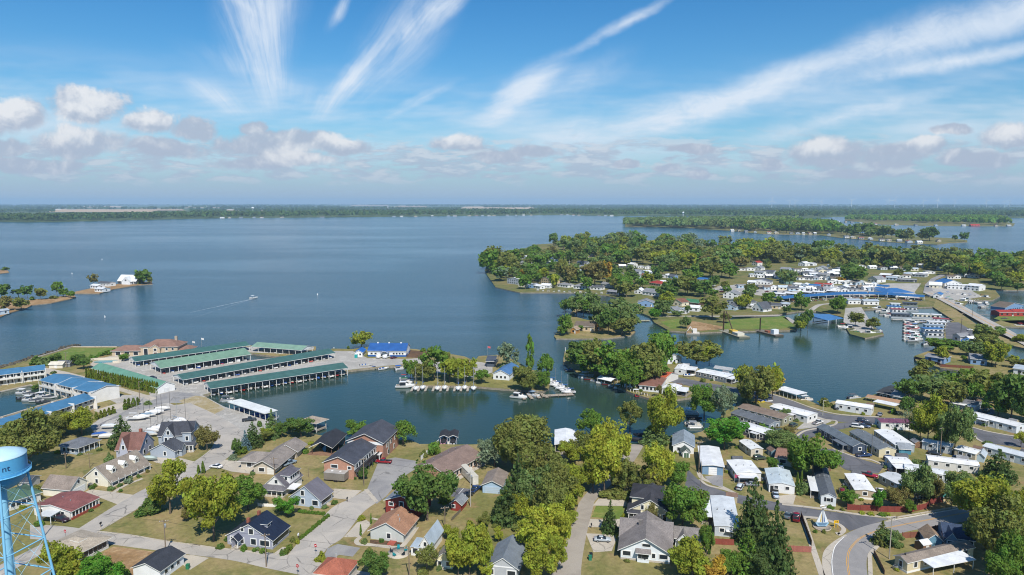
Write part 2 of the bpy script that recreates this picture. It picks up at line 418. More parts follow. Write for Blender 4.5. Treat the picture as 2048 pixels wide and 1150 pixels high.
def ribbon(name, L, Rr, z, material):
    if name == 'road': PAVED.append([(p[0], p[1]) for p in list(L) + list(Rr)[::-1]])
    v = []; f = []
    for a, b in zip(L, Rr): v += [(a[0], a[1], z), (b[0], b[1], z)]
    for i in range(len(L) - 1): f.append((2 * i, 2 * i + 1, 2 * i + 3, 2 * i + 2))
    return struct(link(name, mesh(name, v, f, material)))
def smooth_line(pts, n=6):
    pts = [Vector(p) for p in pts]; out = []
    for i in range(len(pts) - 1):
        p0 = pts[max(i - 1, 0)]; p1, p2 = pts[i], pts[i + 1]; p3 = pts[min(i + 2, len(pts) - 1)]
        for k in range(n):
            t = k / n
            out.append(.5 * ((2 * p1) + (p2 - p0) * t + (2 * p0 - 5 * p1 + 4 * p2 - p3) * t * t + (3 * p1 - p0 - 3 * p2 + p3) * t ** 3))
    out.append(pts[-1]); return out
def offset_line(pts, d):
    out = []
    for i, p in enumerate(pts):
        q = pts[min(i + 1, len(pts) - 1)] - pts[max(i - 1, 0)]; n = Vector((-q.y, q.x, 0)).normalized()
        out.append(p + n * d)
    return out
def strip(name, pts, w, z, material):
    return ribbon(name, offset_line(pts, w / 2), offset_line(pts, -w / 2), z, material)
def kerb(name, pts, w=.5, h=.14, z=ZL, material=None):
    L, Q = offset_line(pts, w / 2), offset_line(pts, -w / 2); v = []; f = []
    for a, b in zip(L, Q): v += [(a.x, a.y, z), (a.x, a.y, z + h), (b.x, b.y, z + h), (b.x, b.y, z)]
    for i in range(len(L) - 1):
        for k in range(3): f.append((4 * i + k, 4 * i + 4 + k, 4 * i + 5 + k, 4 * i + 1 + k))
    return struct(link(name, mesh(name, v, f, material or CONCRETE)))
def PL(fr, *xy, z=ZL): return [P(fr, xy[i], xy[i + 1], z) for i in range(0, len(xy), 2)]
ORD = 'first second third fourth fifth sixth seventh eighth ninth tenth eleventh twelfth thirteenth fourteenth fifteenth sixteenth seventeenth eighteenth nineteenth twentieth'.split()
TENS = {2: 'twenty', 3: 'thirty', 4: 'forty', 5: 'fifty', 6: 'sixty', 7: 'seventy', 8: 'eighty', 9: 'ninety'}
def ordw(i):                   # 0 -> first
    if i < 20: return ORD[i]
    n = i + 1
    if n < 100: return TENS[n // 10] + ('-' + ORD[n % 10 - 1] if n % 10 else '')[0:] if n % 10 else {2: 'twentieth', 3: 'thirtieth', 4: 'fortieth', 5: 'fiftieth', 6: 'sixtieth', 7: 'seventieth', 8: 'eightieth', 9: 'ninetieth'}[n // 10]
    return str(n) + 'th'
# ================================================================== the setting
def far_sheet(name, z, material, y0, y1, hw):
    return struct(link(name, mesh(name, [(-hw, y0, z), (hw, y0, z), (hw, y1, z), (-hw, y1, z)], [(0, 1, 2, 3)], material)))
far_sheet('lake_water', 0.0, WATER, -400, 9000, 12000)
# mainland with the marina peninsula, harbour edge traced from the shore
main = PL('I', -260, 1400, -260, 770, -60, 752, 0, 737, 60, 718, 145, 693, 235, 693, 365, 697, 440, 694, 500, 691, 560, 690, 632, 693, 632, 699, 588, 713, 545, 712, 500, 706,
          470, 712, 420, 730, 470, 731, 560, 717, 640, 704, 653, 701, 665, 697, 705, 698, 740, 693, 831, 698, 860, 703, 897, 707, 930, 713, 950, 722, 957, 712, 1003, 709, 1020, 716, 1043, 728,
          1060, 738, 1085, 746, 1101, 760, 1098, 776, 1088, 782, 1030, 779, 940, 772, 850, 771, 829, 772, 827, 755, 826, 740, 812, 729, 786, 732, 730, 737, 698, 741,
          650, 750, 560, 765, 480, 777, 428, 786, 402, 791, 425, 802, 449, 814, 490, 828, 530, 842, 572, 856, 627, 868, 655, 873, 640, 893, 650, 905, 690, 900, 720, 885, 770, 878, 821, 880, 839, 888, 877, 888, 917, 889,
          1000, 888, 1108, 890, 1160, 892, 1230, 893, 1262, 892, 1297, 890, 1320, 876, 1350, 869, 1375, 870, 1403, 863, 1425, 850, 1440, 835, 1450, 822, 1470, 812, 1478, 806,
          1470, 798, 1430, 796, 1392, 793, 1356, 798, 1300, 797, 1267, 787, 1222, 769, 1187, 759, 1156, 747, 1141, 734, 1126, 723, 1129, 703, 1150, 699, 1200, 704, 1340, 716, 1400, 738, 1466, 757,
          1520, 766, 1549, 776, 1627, 805, 1645, 812, 1664, 803, 1724, 795, 1790, 778, 1850, 762, 1905, 757, 1925, 742, 1880, 735, 1832, 722, 1828, 712, 1865, 699, 1875, 691, 1888, 680, 1890, 648, 1908, 641,
          1866, 614, 1872, 600, 1915, 622, 1955, 650, 1990, 668, 2020, 680, 2048, 690, 2120, 705, 2120, 712, 2020, 690, 1998, 690, 1990, 700, 2000, 712, 2048, 735, 2130, 760, 2330, 790, 2330, 1400)
flat('ground', main, ZL, GROUND, 2.2, SEAWALL)
land = {}
def isle(name, z, material, *xy, side=None): 
    land[name] = flat(name, PL('I', *xy, z=z), z, material, 2.2, side or SEAWALL)
# middle peninsula with the cottages and the second marina
isle('peninsula_ground', .96, PENG, 970, 541, 975, 551, 991, 574, 1040, 585, 1144, 585, 1212, 591, 1240, 597, 1275, 623, 1300, 633, 1309, 645, 1338, 661, 1402, 665, 1445, 663, 1592, 660, 1597, 650,
     1572, 637, 1460, 639, 1458, 633, 1560, 628, 1600, 622, 1632, 622, 1686, 634, 1690, 652, 1700, 668, 1730, 676, 1768, 668, 1750, 655, 1728, 634, 1722, 619, 1790, 616, 1868, 613, 1900, 632, 1940, 600, 1985, 600, 2000, 592, 1990, 580, 2080, 580, 2120, 535, 2048, 531,
     1960, 521, 1860, 516, 1700, 508, 1500, 501, 1430, 491, 1390, 482, 1200, 479, 1104, 487, 1072, 489, 1040, 500, 990, 505, 976, 515)
isle('islet_ground', .8, GROUND, 1108, 672, 1112, 677, 1215, 677, 1262, 671, 1271, 663, 1262, 652, 1240, 640, 1180, 641, 1152, 634, 1147, 628, 1155, 622, 1215, 622, 1225, 630, 1150, 616, 1130, 640)
isle('east_islet_ground', .8, LAWN, 1988, 637, 2005, 628, 2048, 625, 2130, 630, 2130, 652, 2048, 650, 2020, 646)
isle('cottage_islet_ground', .8, GROUND, 1970, 650, 2000, 641, 2060, 640, 2060, 655, 2000, 652)
isle('spit_ground', .7, DIRT, -160, 650, 0, 634, 21, 625, 51, 617, 64, 610, 103, 606, 140, 598, 152, 594, 146, 589, 98, 596, 0, 605, -160, 612)
isle('house_islet_ground', .7, DIRT, 145, 587, 199, 587, 227, 578, 277, 570, 305, 568, 303, 563, 234, 568, 184, 576, 147, 584)
isle('distant_islet_ground', .7, DIRT, -60, 549, 0, 547, 18, 545, 16, 541, 0, 540, -60, 538)
isle('wooded_island_ground', .8, PENG, 1250, 453.5, 1348, 454, 1454, 461, 1526, 468, 1639, 470, 1677, 475, 1775, 484, 1874, 489, 1897, 486, 1935, 484, 1934, 480, 1900, 476, 1775, 470, 1700, 464, 1660, 456, 1620, 448, 1560, 444, 1250, 443)
isle('east_shore_ground', .8, PENG, 1690, 441, 1760, 449, 1850, 451.5, 1930, 452, 2026, 452.5, 2030, 447, 1990, 440, 1900, 436, 1690, 436)
# far shore: land to the horizon
fs = PL('I', -700, 446, 0, 443, 61, 444, 123, 443, 222, 441, 321, 438.5, 437, 436, 700, 434, 871, 432, 1042, 430.5, 1120, 429.5, 1226, 432, 1290, 431, 1620, 436, 1660, 434, 1760, 432, 2048, 436, 2900, 440)
fs = fs + [Vector((30000, 26500, 0)), Vector((-30000, 26500, 0))]
FIELDS = groundmat('far_fields', ('55663e', '62704a', '4a5a38'), .0016, .01)
flat('far_shore_ground', fs, .9, FIELDS, 2.0)
# far stubble fields
for k, q in enumerate([(90, 424, 300, 424, 330, 418.5, 100, 418), (300, 421, 372, 421, 360, 417, 280, 417), (370, 416, 445, 416, 430, 413, 375, 413), (560, 420, 590, 420, 588, 417, 562, 417),
                       (770, 417, 860, 417, 850, 411, 800, 411), (920, 417, 1078, 418, 1056, 413, 930, 413), (440, 421, 545, 421, 540, 419, 445, 419), (700, 412, 780, 412, 770, 409.5, 705, 409.5), (160, 415, 250, 415, 240, 412, 170, 412)]):
    flat('stubble_field', PL('I', *q, z=3), 3.0 + k * .05, plain('stubble_%d' % k, ['c2a888', 'b89f80', 'c9b08e'][k % 3], .95), 0)
# ---- roads near the camera
zr = ZL + .03
ribbon('road', smooth_line(PL('Z1', -300, 1230, 60, 1040, 330, 905, 480, 835)), smooth_line(PL('Z1', -200, 1330, 75, 1130, 395, 950, 560, 880)), zr - .006, ROAD)
ribbon('road', smooth_line(PL('I', 60, 1050, 120, 1052, 197, 1062, 300, 1077, 400, 1091, 480, 1099, 582, 1111, 647, 1127, 760, 1150, 860, 1172)),
       smooth_line(PL('I', 60, 1078, 120, 1082, 180, 1084, 290, 1098, 400, 1112, 470, 1122, 531, 1136, 610, 1152, 720, 1178, 830, 1203)), zr, ROAD)
ribbon('road', smooth_line(PL('I', 148, 1063, 232, 1010, 275, 985, 330, 958, 372, 934, 410, 908, 425, 893, 428, 880, 420, 868, 398, 851, 340, 833, 270, 822)),
       smooth_line(PL('I', 197, 1063, 272, 1020, 300, 1000, 360, 968, 408, 944, 455, 916, 482, 893, 490, 873, 480, 858, 440, 834, 412, 820, 380, 806)), zr + .004, ROAD)
ribbon('road', smooth_line(PL('Z2', 760, 1010, 870, 880, 1000, 750, 1130, 615, 1270, 545, 1400, 470, 1440, 440)), smooth_line(PL('Z2', 1010, 1040, 1100, 930, 1215, 850, 1340, 690, 1400, 630, 1480, 575, 1500, 560)), zr + .004, ROAD)
flat('parking_lot', PL('I', 733, 981, 752, 935, 757, 922, 790, 915, 833, 922, 836, 935, 812, 950, 800, 960, 772, 993, 753, 1008), zr + .008, TARLOT)
flat('parking_pad', PL('Z2', 1170, 905, 1350, 935, 1290, 1005, 1180, 990, 1120, 1035, 1050, 1030, 1090, 940), zr + .01, TARLOT)
flat('driveway', PL('Z2', 1145, 465, 1360, 480, 1270, 555, 1130, 540), zr + .002, CONCRETE)
strip('pavement', PL('Z2', 1395, 470, 1480, 570), 1.3, zr + .015, CONCRETE)
flat('driveway', PL('Z2', 1400, 715, 1440, 740, 1350, 850, 1220, 850, 1330, 730), zr + .002, CONCRETE)
strip('footpath', smooth_line(PL('Z2', 1440, 700, 1530, 720)), 1.0, zr + .006, CONCRETE)
strip('footpath', smooth_line(PL('Z2', 1350, 850, 1320, 880, 1340, 905, 1420, 912, 1590, 925)), 1.3, zr + .007, CONCRETE)
strip('footpath', smooth_line(PL('Z3', -40, 905, 80, 920, 230, 930, 300, 870, 370, 770)), 1.4, zr + .009, CONCRETE)
flat('garden_bed', PL('Z3', 0, 870, 150, 880, 260, 895, 230, 920, 0, 900), zr + .004, MULCH)
flat('driveway', PL('Z2', 200, 290, 270, 235, 520, 245, 500, 350, 330, 330), zr + .002, CONCRETE)
flat('driveway', PL('Z1', 640, 510, 720, 470, 880, 490, 1060, 515, 930, 590, 800, 540), zr + .006, CONCRETE)
strip('footpath', smooth_line(PL('Z1', 900, 495, 990, 440, 1130, 385)), 1.2, zr + .004, CONCRETE)
flat('driveway', PL('Z1', 1170, 230, 1240, 215, 1440, 225, 1560, 255, 1490, 300, 1380, 285, 1240, 260), zr + .002, CONCRETE)
flat('dirt_lot', PL('Z1', 830, 960, 900, 925, 1300, 975, 1240, 1050, 1020, 1180, 760, 1120), zr - .01, DIRT)
flat('driveway', PL('Z1', 1370, 975, 1586, 1005, 1620, 1010, 1500, 1110, 1440, 1060), zr + .002, CONCRETE)
flat('driveway', PL('Z2', 0, 990, 150, 1015, 0, 1110), zr + .003, CONCRETE)
strip('footpath', PL('Z2', 670, 990, 750, 930), 1.2, zr + .004, CONCRETE)
for k, (fr, xy) in enumerate([('Z1', (780, 815, 800, 808, 1040, 835, 1300, 880, 1586, 918)), ('Z1', (780, 800, 850, 755, 960, 700, 1090, 625)), ('Z2', (0, 905, 200, 935, 400, 955, 560, 985)), ('Z2', (1120, 470, 1360, 488))]):
    kerb('kerb', smooth_line(PL(fr, *xy)), .35)
ribbon('road', smooth_line(PL('I', 1092, 1170, 1112, 1130, 1135, 1075, 1153, 1021, 1168, 992, 1230, 925, 1262, 888)), smooth_line(PL('I', 1162, 1170, 1163, 1130, 1172, 1075, 1186, 1016, 1197, 994, 1262, 930, 1288, 890)), zr, roadmat('alley_gravel', 'a8a095', '968e84', False))
flat('driveway', PL('Z4', 340, 600, 385, 545, 600, 545, 600, 605, 400, 600), zr + .006, CONCRETE)
flat('driveway', PL('Z4', 300, 770, 320, 705, 440, 712, 560, 705, 545, 775), zr + .006, CONCRETE)
flat('parking_pad', PL('Z4', 285, 820, 540, 830, 490, 960, 345, 970), zr + .004, CONCRETE)
flat('lawn', PL('Z4', 330, 690, 365, 600, 590, 605, 575, 710), zr - .02, LAWN)
# trailer park streets
ribbon('road', smooth_line(PL('I', 1376, 938, 1400, 962, 1440, 980, 1480, 990, 1530, 1000, 1571, 1008, 1640, 1020, 1700, 1028, 1778, 1038)), smooth_line(PL('I', 1370, 972, 1392, 985, 1424, 995, 1470, 1005, 1530, 1018, 1576, 1025, 1620, 1036, 1677, 1048, 1700, 1062)), zr, ASPHALT)
ribbon('road', smooth_line(PL('I', 1652, 1170, 1646, 1135, 1646, 1112, 1652, 1098, 1667, 1084, 1692, 1068, 1730, 1052, 1782, 1040, 1850, 1028, 1920, 1015, 2060, 985)), smooth_line(PL('I', 1736, 1170, 1735, 1150, 1733, 1128, 1737, 1108, 1758, 1087, 1778, 1076, 1804, 1066, 1830, 1060, 1860, 1055, 1928, 1043, 2070, 1015)), zr + .005, HIGHWAY)
ribbon('shoulder', smooth_line(PL('I', 1651, 1170, 1645, 1135, 1645, 1112, 1651, 1098, 1666, 1084, 1690, 1069)), smooth_line(PL('I', 1666, 1170, 1662, 1135, 1663, 1112, 1668, 1097, 1677, 1084, 1694, 1071)), zr + .012, CONCRETE)
ribbon('shoulder', smooth_line(PL('I', 1770, 1042, 1850, 1027.5, 1920, 1014.5, 2060, 984)), smooth_line(PL('I', 1774, 1044, 1850, 1030.5, 1920, 1018, 2060, 989)), zr + .012, CONCRETE)
strip('edge_line', smooth_line(PL('I', 1668, 1165, 1664, 1130, 1665, 1112, 1671, 1092, 1688, 1074)), .16, zr + .02, LINEW)
strip('edge_line', smooth_line(PL('I', 1784, 1040, 1850, 1029, 1920, 1017, 2050, 989)), .16, zr + .02, LINEW)
cl = smooth_line(PL('I', 1702, 1168, 1695, 1130, 1696, 1110, 1703, 1094, 1720, 1077, 1745, 1065, 1784, 1054, 1850, 1041, 1923, 1027, 2055, 1000))
strip('centre_line', offset_line(cl, .17), .13, zr + .02, LINEY); strip('centre_line', offset_line(cl, -.17), .13, zr + .024, LINEY)
kerb('kerb', smooth_line(PL('Z5', 0, 395, 60, 440, 180, 470, 300, 510)), .9); kerb('kerb', smooth_line(PL('Z5', 650, 590, 1000, 630, 1250, 670, 1500, 692, 1560, 690)), 1.0)
kerb('kerb', smooth_line(PL('Z5', 820, 690, 960, 705, 1090, 745, 1140, 790, 1105, 830, 1090, 815)), 1.2)
strip('pavement', PL('Z5', 815, 690, 890, 920, 980, 1190), 1.5, zr + .012, CONCRETE)
kerb('kerb', smooth_line(PL('Z6', 370, 1180, 365, 1040, 365, 990, 420, 925, 440, 912)), 1.0)
kerb('kerb', smooth_line(PL('Z6', 545, 700, 800, 655, 1080, 605)), .6)
sidew = smooth_line(PL('Z4', 1180, 330, 1210, 385, 1320, 430, 1470, 505)); strip('pavement', sidew, 1.6, zr + .01, CONCRETE)
flat('driveway', PL('Z4', 1225, 370, 1370, 350, 1372, 455, 1290, 435), zr + .013, TARLOT)
flat('driveway', PL('Z5', 570, 530, 720, 510, 760, 520, 740, 590, 640, 580), zr + .013, CONCRETE)
# loop street higher up
ribbon('road', smooth_line(PL('I', 1318, 748, 1370, 757, 1410, 765, 1471, 775, 1549, 790, 1625, 818, 1670, 829, 1720, 833, 1790, 836, 1860, 836, 1925, 823, 1985, 815)), smooth_line(PL('I', 1300, 757, 1360, 768, 1405, 778, 1471, 790, 1545, 806, 1615, 831, 1665, 842, 1720, 845, 1790, 848, 1870, 848, 1940, 833, 1990, 828)), zr, ASPHALT)
ribbon('road', smooth_line(PL('I', 1735, 842, 1690, 845, 1648, 851, 1610, 859, 1592, 868, 1594, 884, 1630, 896, 1666, 899, 1708, 914, 1769, 932)), smooth_line(PL('I', 1720, 851, 1690, 857, 1660, 864, 1632, 872, 1618, 880, 1622, 893, 1640, 908, 1672, 926, 1697, 941, 1757, 947)), zr + .006, ASPHALT)
kerb('kerb', smooth_line(PL('I', 1545, 789, 1580, 800, 1627, 817, 1672, 828, 1720, 832, 1758, 834)), .9)
kerb('kerb', smooth_line(PL('I', 1545, 807, 1600, 829, 1650, 839, 1672, 842, 1668, 850, 1640, 856, 1610, 862, 1594, 872)), .9)
kerb('kerb', smooth_line(PL('Z6', 70, 150, 240, 212, 380, 240, 480, 285)), .9)
flat('driveway', PL('I', 1590, 860, 1612, 842, 1632, 832, 1664, 842, 1640, 853), zr + .012, GRAVEL)
ribbon('road', smooth_line(PL('M6', 1100, 850, 1165, 855, 1400, 900, 1586, 935, 1750, 960)), smooth_line(PL('M6', 1120, 890, 1200, 910, 1260, 965, 1586, 1015, 1750, 1035)), zr, ASPHALT)
kerb('kerb', smooth_line(PL('M6', 1140, 840, 1300, 885, 1586, 935)), .9); kerb('kerb', smooth_line(PL('M6', 1180, 900, 1210, 940, 1260, 970)), .9)
# causeway road across the lake
ribbon('causeway_road', PL('I', 1846, 585, 1880, 600, 1925, 624, 1975, 652, 2048, 690, 2130, 735, z=1.5), PL('I', 1866, 582, 1905, 600, 1960, 630, 2010, 655, 2048, 676, 2130, 718, z=1.5), 1.55, ROAD)
ribbon('causeway_road', PL('I', 1846, 586, 1850, 570, 1862, 558, 1880, 550), PL('I', 1866, 583, 1862, 570, 1872, 560, 1895, 550), 1.5, TARLOT)
cw = PL('I', 1856, 584, 1892, 600, 1942, 627, 1992, 654, 2048, 683, 2130, 727, z=1.5)
strip('centre_line', cw, .5, 1.6, LINEY)
# ---- marina hard standing
zg = ZL + .02
flat('gravel_yard', PL('I', 195, 745, 260, 712, 365, 703, 440, 697, 500, 693, 628, 694, 628, 698, 590, 708, 500, 705, 420, 729, 640, 706, 660, 702, 705, 702, 735, 716, 815, 718, 840, 716, 862, 727, 812, 728, 730, 736, 697, 740, 560, 764, 430, 784, 404, 790, 448, 813, 560, 850,
     555, 872, 520, 876, 478, 870, 436, 838, 400, 812, 350, 800, 300, 812, 250, 815, 200, 790, 300, 790, 290, 770, 200, 755), zg, GRAVEL)
flat('boat_yard', PL('I', 180, 852, 215, 826, 262, 806, 330, 802, 390, 830, 400, 850, 380, 872, 330, 868, 250, 872, 190, 868), zg - .008, GRAVEL)
flat('road', PL('I', 190, 852, 300, 798, 335, 782, 400, 788, 398, 806, 330, 806, 215, 842, 196, 858), zg + .01, TARLOT)
flat('weedy_lot', PL('M2', 30, 640, 160, 600, 240, 610, 400, 705, 260, 770, 170, 740), zg + .012, groundmat('weedy_gravel', ('b5ab98', 'a3946f', '9b8d63'), .09, 1.0))
flat('lawn', PL('I', 62, 722, 145, 696, 232, 696, 228, 706, 175, 716, 150, 730, 90, 728), zg, LAWN)
flat('lawn', PL('F3', 680, 905, 720, 880, 1190, 850, 1290, 950, 1100, 965, 640, 960, z=.98), .99, LAWN)
flat('lawn', PL('F3', 90, 900, 260, 870, 270, 960, 180, 960, z=.98), .99, LAWN)
flat('dirt_lot', PL('F3', 360, 890, 640, 940, 640, 965, 450, 980, 320, 960, z=.98), .985, DIRT)
flat('dirt_lot', PL('I', 818, 700, 858, 704, 850, 716, 812, 715), zg + .02, MULCH)
flat('lawn', PL('I', 826, 742, 1040, 752, 1085, 768, 1080, 778, 940, 770, 830, 769), zg - .005, groundmat('marina_grass', ('7c7c46', '8c8450', '6a6a3c'), .1, .7))
flat('parking_lot', PL('I', 945, 722, 985, 728, 985, 745, 945, 755, 870, 745, 860, 725), zg + .006, GRAVEL)
flat('parking_lot', PL('F4', 1090, 905, 1190, 905, 1330, 990, 1380, 1030, 1260, 1060, 1080, 1050, 1070, 960), zg, ASPHALT)
flat('gravel_yard', PL('F4', 0, 690, 200, 700, 470, 660, 860, 700, 800, 640, 860, 560, 560, 560, 0, 660, z=1), .985, GRAVEL)
flat('gravel_yard', PL('F4', 880, 640, 960, 580, 1300, 620, 1400, 680, 1060, 720, 960, 680, z=1), .985, GRAVEL)
flat('gravel_yard', PL('F3', 500, 610, 760, 570, 1150, 575, 1750, 580, 1760, 650, 1150, 690, 800, 640, z=1), .984, GRAVEL)
flat('gravel_yard', PL('F4', 190, 780, 330, 770, 400, 880, 440, 960, 380, 980, 330, 1000, 170, 900, z=1), .985, GRAVEL)
for xy in [(80, 850, 440, 850, 700, 850, 1150, 845), (1180, 690, 760, 640, 500, 620), (1420, 800, 1500, 750, 1620, 735, 1760, 690), (1200, 860, 1300, 920)]:
    strip('track', smooth_line(PL('F3', *xy, z=1)), 4.5, .99, ROAD)
flat('driveway', PL('I', 210, 715, 255, 703, 238, 728, 190, 738, 180, 728), zg + .015, CONCRETE)
flat('gravel_yard', PL('M1', 365, 300, 520, 330, 680, 370, 690, 400, 900, 440, 1250, 540, 1200, 560, 900, 470, 500, 410, 370, 390), zg + .012, CONCRETE)
flat('driveway', PL('M1', 740, 640, 1000, 560, 1060, 580, 900, 640, 800, 660), zg + .014, CONCRETE)
# canal basin on the left beside the blue roofed apartments: water let into the land
basin = PL('M1', -120, 560, 0, 495, 240, 440, 330, 470, 480, 510, 520, 545, 260, 620, 0, 700, -120, 730)
flat('canal_water', basin, ZL + .035, WATER)
b2 = smooth_line([*basin, basin[0]], 1); kerb('canal_edge', b2, .8, .5, ZL)
# ================================================================== building kit
BDS = []
class Bd:
    """A building: an Empty at its front corner; local x runs along the front, y away from the camera, z up."""
    def __init__(s, name, label, A, Bp, cat='house', group=None, z=ZL):
        A, Bp = Vector(A), Vector(Bp); q = Bp - A; s.w = math.hypot(q.x, q.y); s.rz = math.atan2(q.y, q.x)
        s.o = thing(name, label, cat, (A.x, A.y, z), s.rz, group); s.label = label; s.name = name; BDS.append(s)
        s.wc, s.rc, s.wm, s.rm, s.trim = 'e8e6e0', '6a6662', SIDING, SHINGLE, WHITE
    def _walls(s, name, v, f, base=.0):
        return link(name, mesh(name, v, f, s.wm), s.o, None, s.wc)
    def gable(s, x0, y0, x1, y1, h, rh, axis='x', z0=-.3, ov=.45, og=.35, t=.18, wall=True, wc=None, rc=None, rib=0):
        """rectangle x0..x1, y0..y1, eaves at h, ridge rh above them running along axis"""
        wc_, rc_ = s.wc, s.rc
        if wc: s.wc = wc
        if rc: s.rc = rc
        W = None
        X = (lambda u, w, z: (u, w, z)) if axis == 'x' else (lambda u, w, z: (w, u, z))
        if axis == 'x': a0, a1, b0, b1 = x0, x1, y0, y1
        else: a0, a1, b0, b1 = y0, y1, x0, x1
        bm_ = (b0 + b1) / 2
        fl = axis != 'x'
        def fx(fs): return [tuple(reversed(q)) for q in fs] if fl else fs
        if wall:
            v = [X(u, w, z) for u in (a0, a1) for w, z in ((b0, z0), (b1, z0), (b1, h), (bm_, h + rh - .02), (b0, h))]
            W = s._walls('wall', v, fx([(0, 4, 3, 2, 1), (5, 6, 7, 8, 9), (0, 5, 9, 4), (1, 2, 7, 6)]))
        k = rh / ((b1 - b0) / 2); e = h - k * ov
        prof = [(b0 - ov, e), (bm_, h + rh), (b1 + ov, e), (b1 + ov, e + t), (bm_, h + rh + t), (b0 - ov, e + t)]
        v = [X(u, w, z) for u in (a0 - og, a1 + og) for w, z in prof]
        f = [(5, 4, 10, 11), (4, 3, 9, 10), (0, 6, 7, 1), (1, 7, 8, 2), (0, 5, 11, 6), (3, 2, 8, 9), (0, 1, 4, 5), (1, 2, 3, 4), (6, 11, 10, 7), (7, 10, 9, 8)]
        f[0] = (11, 10, 4, 5); f[1] = (10, 9, 3, 4)
        Rf = link('roof', mesh('roof', v, fx(f), [s.rm, s.trim], [0, 0, 1, 1, 1, 1, 1, 1, 1, 1]), s.o, None, s.rc)
        if rib:
            n = int((a1 - a0 + 2 * og) / rib)
            for i in range(1, n):
                u = a0 - og + i * (a1 - a0 + 2 * og) / n
                for p, q in (((b0 - ov, e + t), (bm_, h + rh + t)), ((b1 + ov, e + t), (bm_, h + rh + t))):
                    beam('seam', Rf, X(u, p[0], p[1] + .02), X(u, q[0], q[1] + .02), .07, .07, s.rm, s.rc)
        s.wc, s.rc = wc_, rc_
        return W, Rf
    def hip(s, x0, y0, x1, y1, h, rh, inset=None, z0=-.3, ov=.55, t=.16, wall=True, wc=None, rc=None):
        wc_, rc_ = s.wc, s.rc
        if wc: s.wc = wc
        if rc: s.rc = rc
        W = None
        if wall:
            v = [(x, y, z) for z in (z0, h + .05) for x, y in ((x0, y0), (x1, y0), (x1, y1), (x0, y1))]
            W = s._walls('wall', v, [(0, 1, 5, 4), (1, 2, 6, 5), (2, 3, 7, 6), (3, 0, 4, 7)])
        X0, Y0, X1, Y1 = x0 - ov, y0 - ov, x1 + ov, y1 + ov; w, d = X1 - X0, Y1 - Y0
        i = inset if inset is not None else min(w, d) / 2
        if w >= d: r = [(X0 + i, (Y0 + Y1) / 2), (X1 - i, (Y0 + Y1) / 2)]
        else: r = [((X0 + X1) / 2, Y0 + i), ((X0 + X1) / 2, Y1 - i)]
        if (w >= d and r[1][0] - r[0][0] < .1): r[1] = (r[0][0] + .1, r[0][1])
        if (w < d and r[1][1] - r[0][1] < .1): r[1] = (r[0][0], r[0][1] + .1)
        v = [(X0, Y0, h - t), (X1, Y0, h - t), (X1, Y1, h - t), (X0, Y1, h - t), (X0, Y0, h), (X1, Y0, h), (X1, Y1, h), (X0, Y1, h), (*r[0], h + rh), (*r[1], h + rh)]
        f = [(4, 5, 9, 8), (6, 7, 8, 9), (7, 4, 8), (5, 6, 9)] if w >= d else [(4, 5, 8), (6, 7, 9), (5, 6, 9, 8), (7, 4, 8, 9)]
        f += [(0, 3, 2, 1), (0, 1, 5, 4), (1, 2, 6, 5), (2, 3, 7, 6), (3, 0, 4, 7)]
        Rf = link('roof', mesh('roof', v, f, [s.rm, s.trim], [0] * 4 + [1] * 5), s.o, None, s.rc)
        s.wc, s.rc = wc_, rc_
        return W, Rf
    def shed(s, x0, y0, x1, y1, zf, zb, t=.15, ov=.2, name='roof', rc=None, m=None, wall=False, wc=None):
        """single slope, front edge at zf, rear edge at zb"""
        if wall:
            v = [(x0, y0, -.3), (x1, y0, -.3), (x1, y1, -.3), (x0, y1, -.3), (x0, y0, zf), (x1, y0, zf), (x1, y1, zb), (x0, y1, zb)]
            o = link('wall', mesh('wall', v, [(0, 1, 5, 4), (1, 2, 6, 5), (2, 3, 7, 6), (3, 0, 4, 7)], s.wm), s.o, None, wc or s.wc)
        x0 -= ov; x1 += ov; y0 -= ov; y1 += ov
        v = [(x0, y0, zf), (x1, y0, zf), (x1, y1, zb), (x0, y1, zb), (x0, y0, zf + t), (x1, y0, zf + t), (x1, y1, zb + t), (x0, y1, zb + t)]
        f = [(4, 5, 6, 7), (0, 3, 2, 1), (0, 1, 5, 4), (1, 2, 6, 5), (2, 3, 7, 6), (3, 0, 4, 7)]
        return link(name, mesh(name, v, f, [m or s.rm, s.trim], [0, 1, 1, 1, 1, 1]), s.o, None, rc or s.rc)
    def box(s, name, x0, y0, z0, x1, y1, z1, m=None, c=None, parent=None):
        return box(name, parent or s.o, ((x0 + x1) / 2, (y0 + y1) / 2, (z0 + z1) / 2), (abs(x1 - x0), abs(y1 - y0), abs(z1 - z0)), m or s.wm, c or s.wc)
    def win(s, side, rect, u, z, w=1.0, h=1.2, name='window', fr=True, glass=GLASS, fc='f4f4f0'):
        """side f/b/l/r of rect (x0,y0,x1,y1); u metres along that side from its left end seen from outside"""
        x0, y0, x1, y1 = rect
        c, rz = {'f': ((x0 + u, y0 - .03), 0), 'b': ((x1 - u, y1 + .03), 0), 'l': ((x0 - .03, y1 - u), R(90)), 'r': ((x1 + .03, y0 + u), R(90))}[side]
        if fr:
            o = box(name, s.o, (c[0], c[1], z + h / 2), (w + .42, .08, h + .42), PAINT, fc, rz)
            p = box('pane', o, (0, 0, 0), (w / (w + .42), 1.6, h / (h + .42)), glass)
        else: o = box(name, s.o, (c[0], c[1], z + h / 2), (w, .1, h), glass, None, rz)
        return o
    def wins(s, side, rect, n, z=1.0, w=1.0, h=1.2, pad=1.0, fr=True):
        L = (rect[2] - rect[0]) if side in 'fb' else (rect[3] - rect[1])
        for i in range(n): s.win(side, rect, pad + (L - 2 * pad) * ((i + .5) / n), z, w, h, fr=fr)
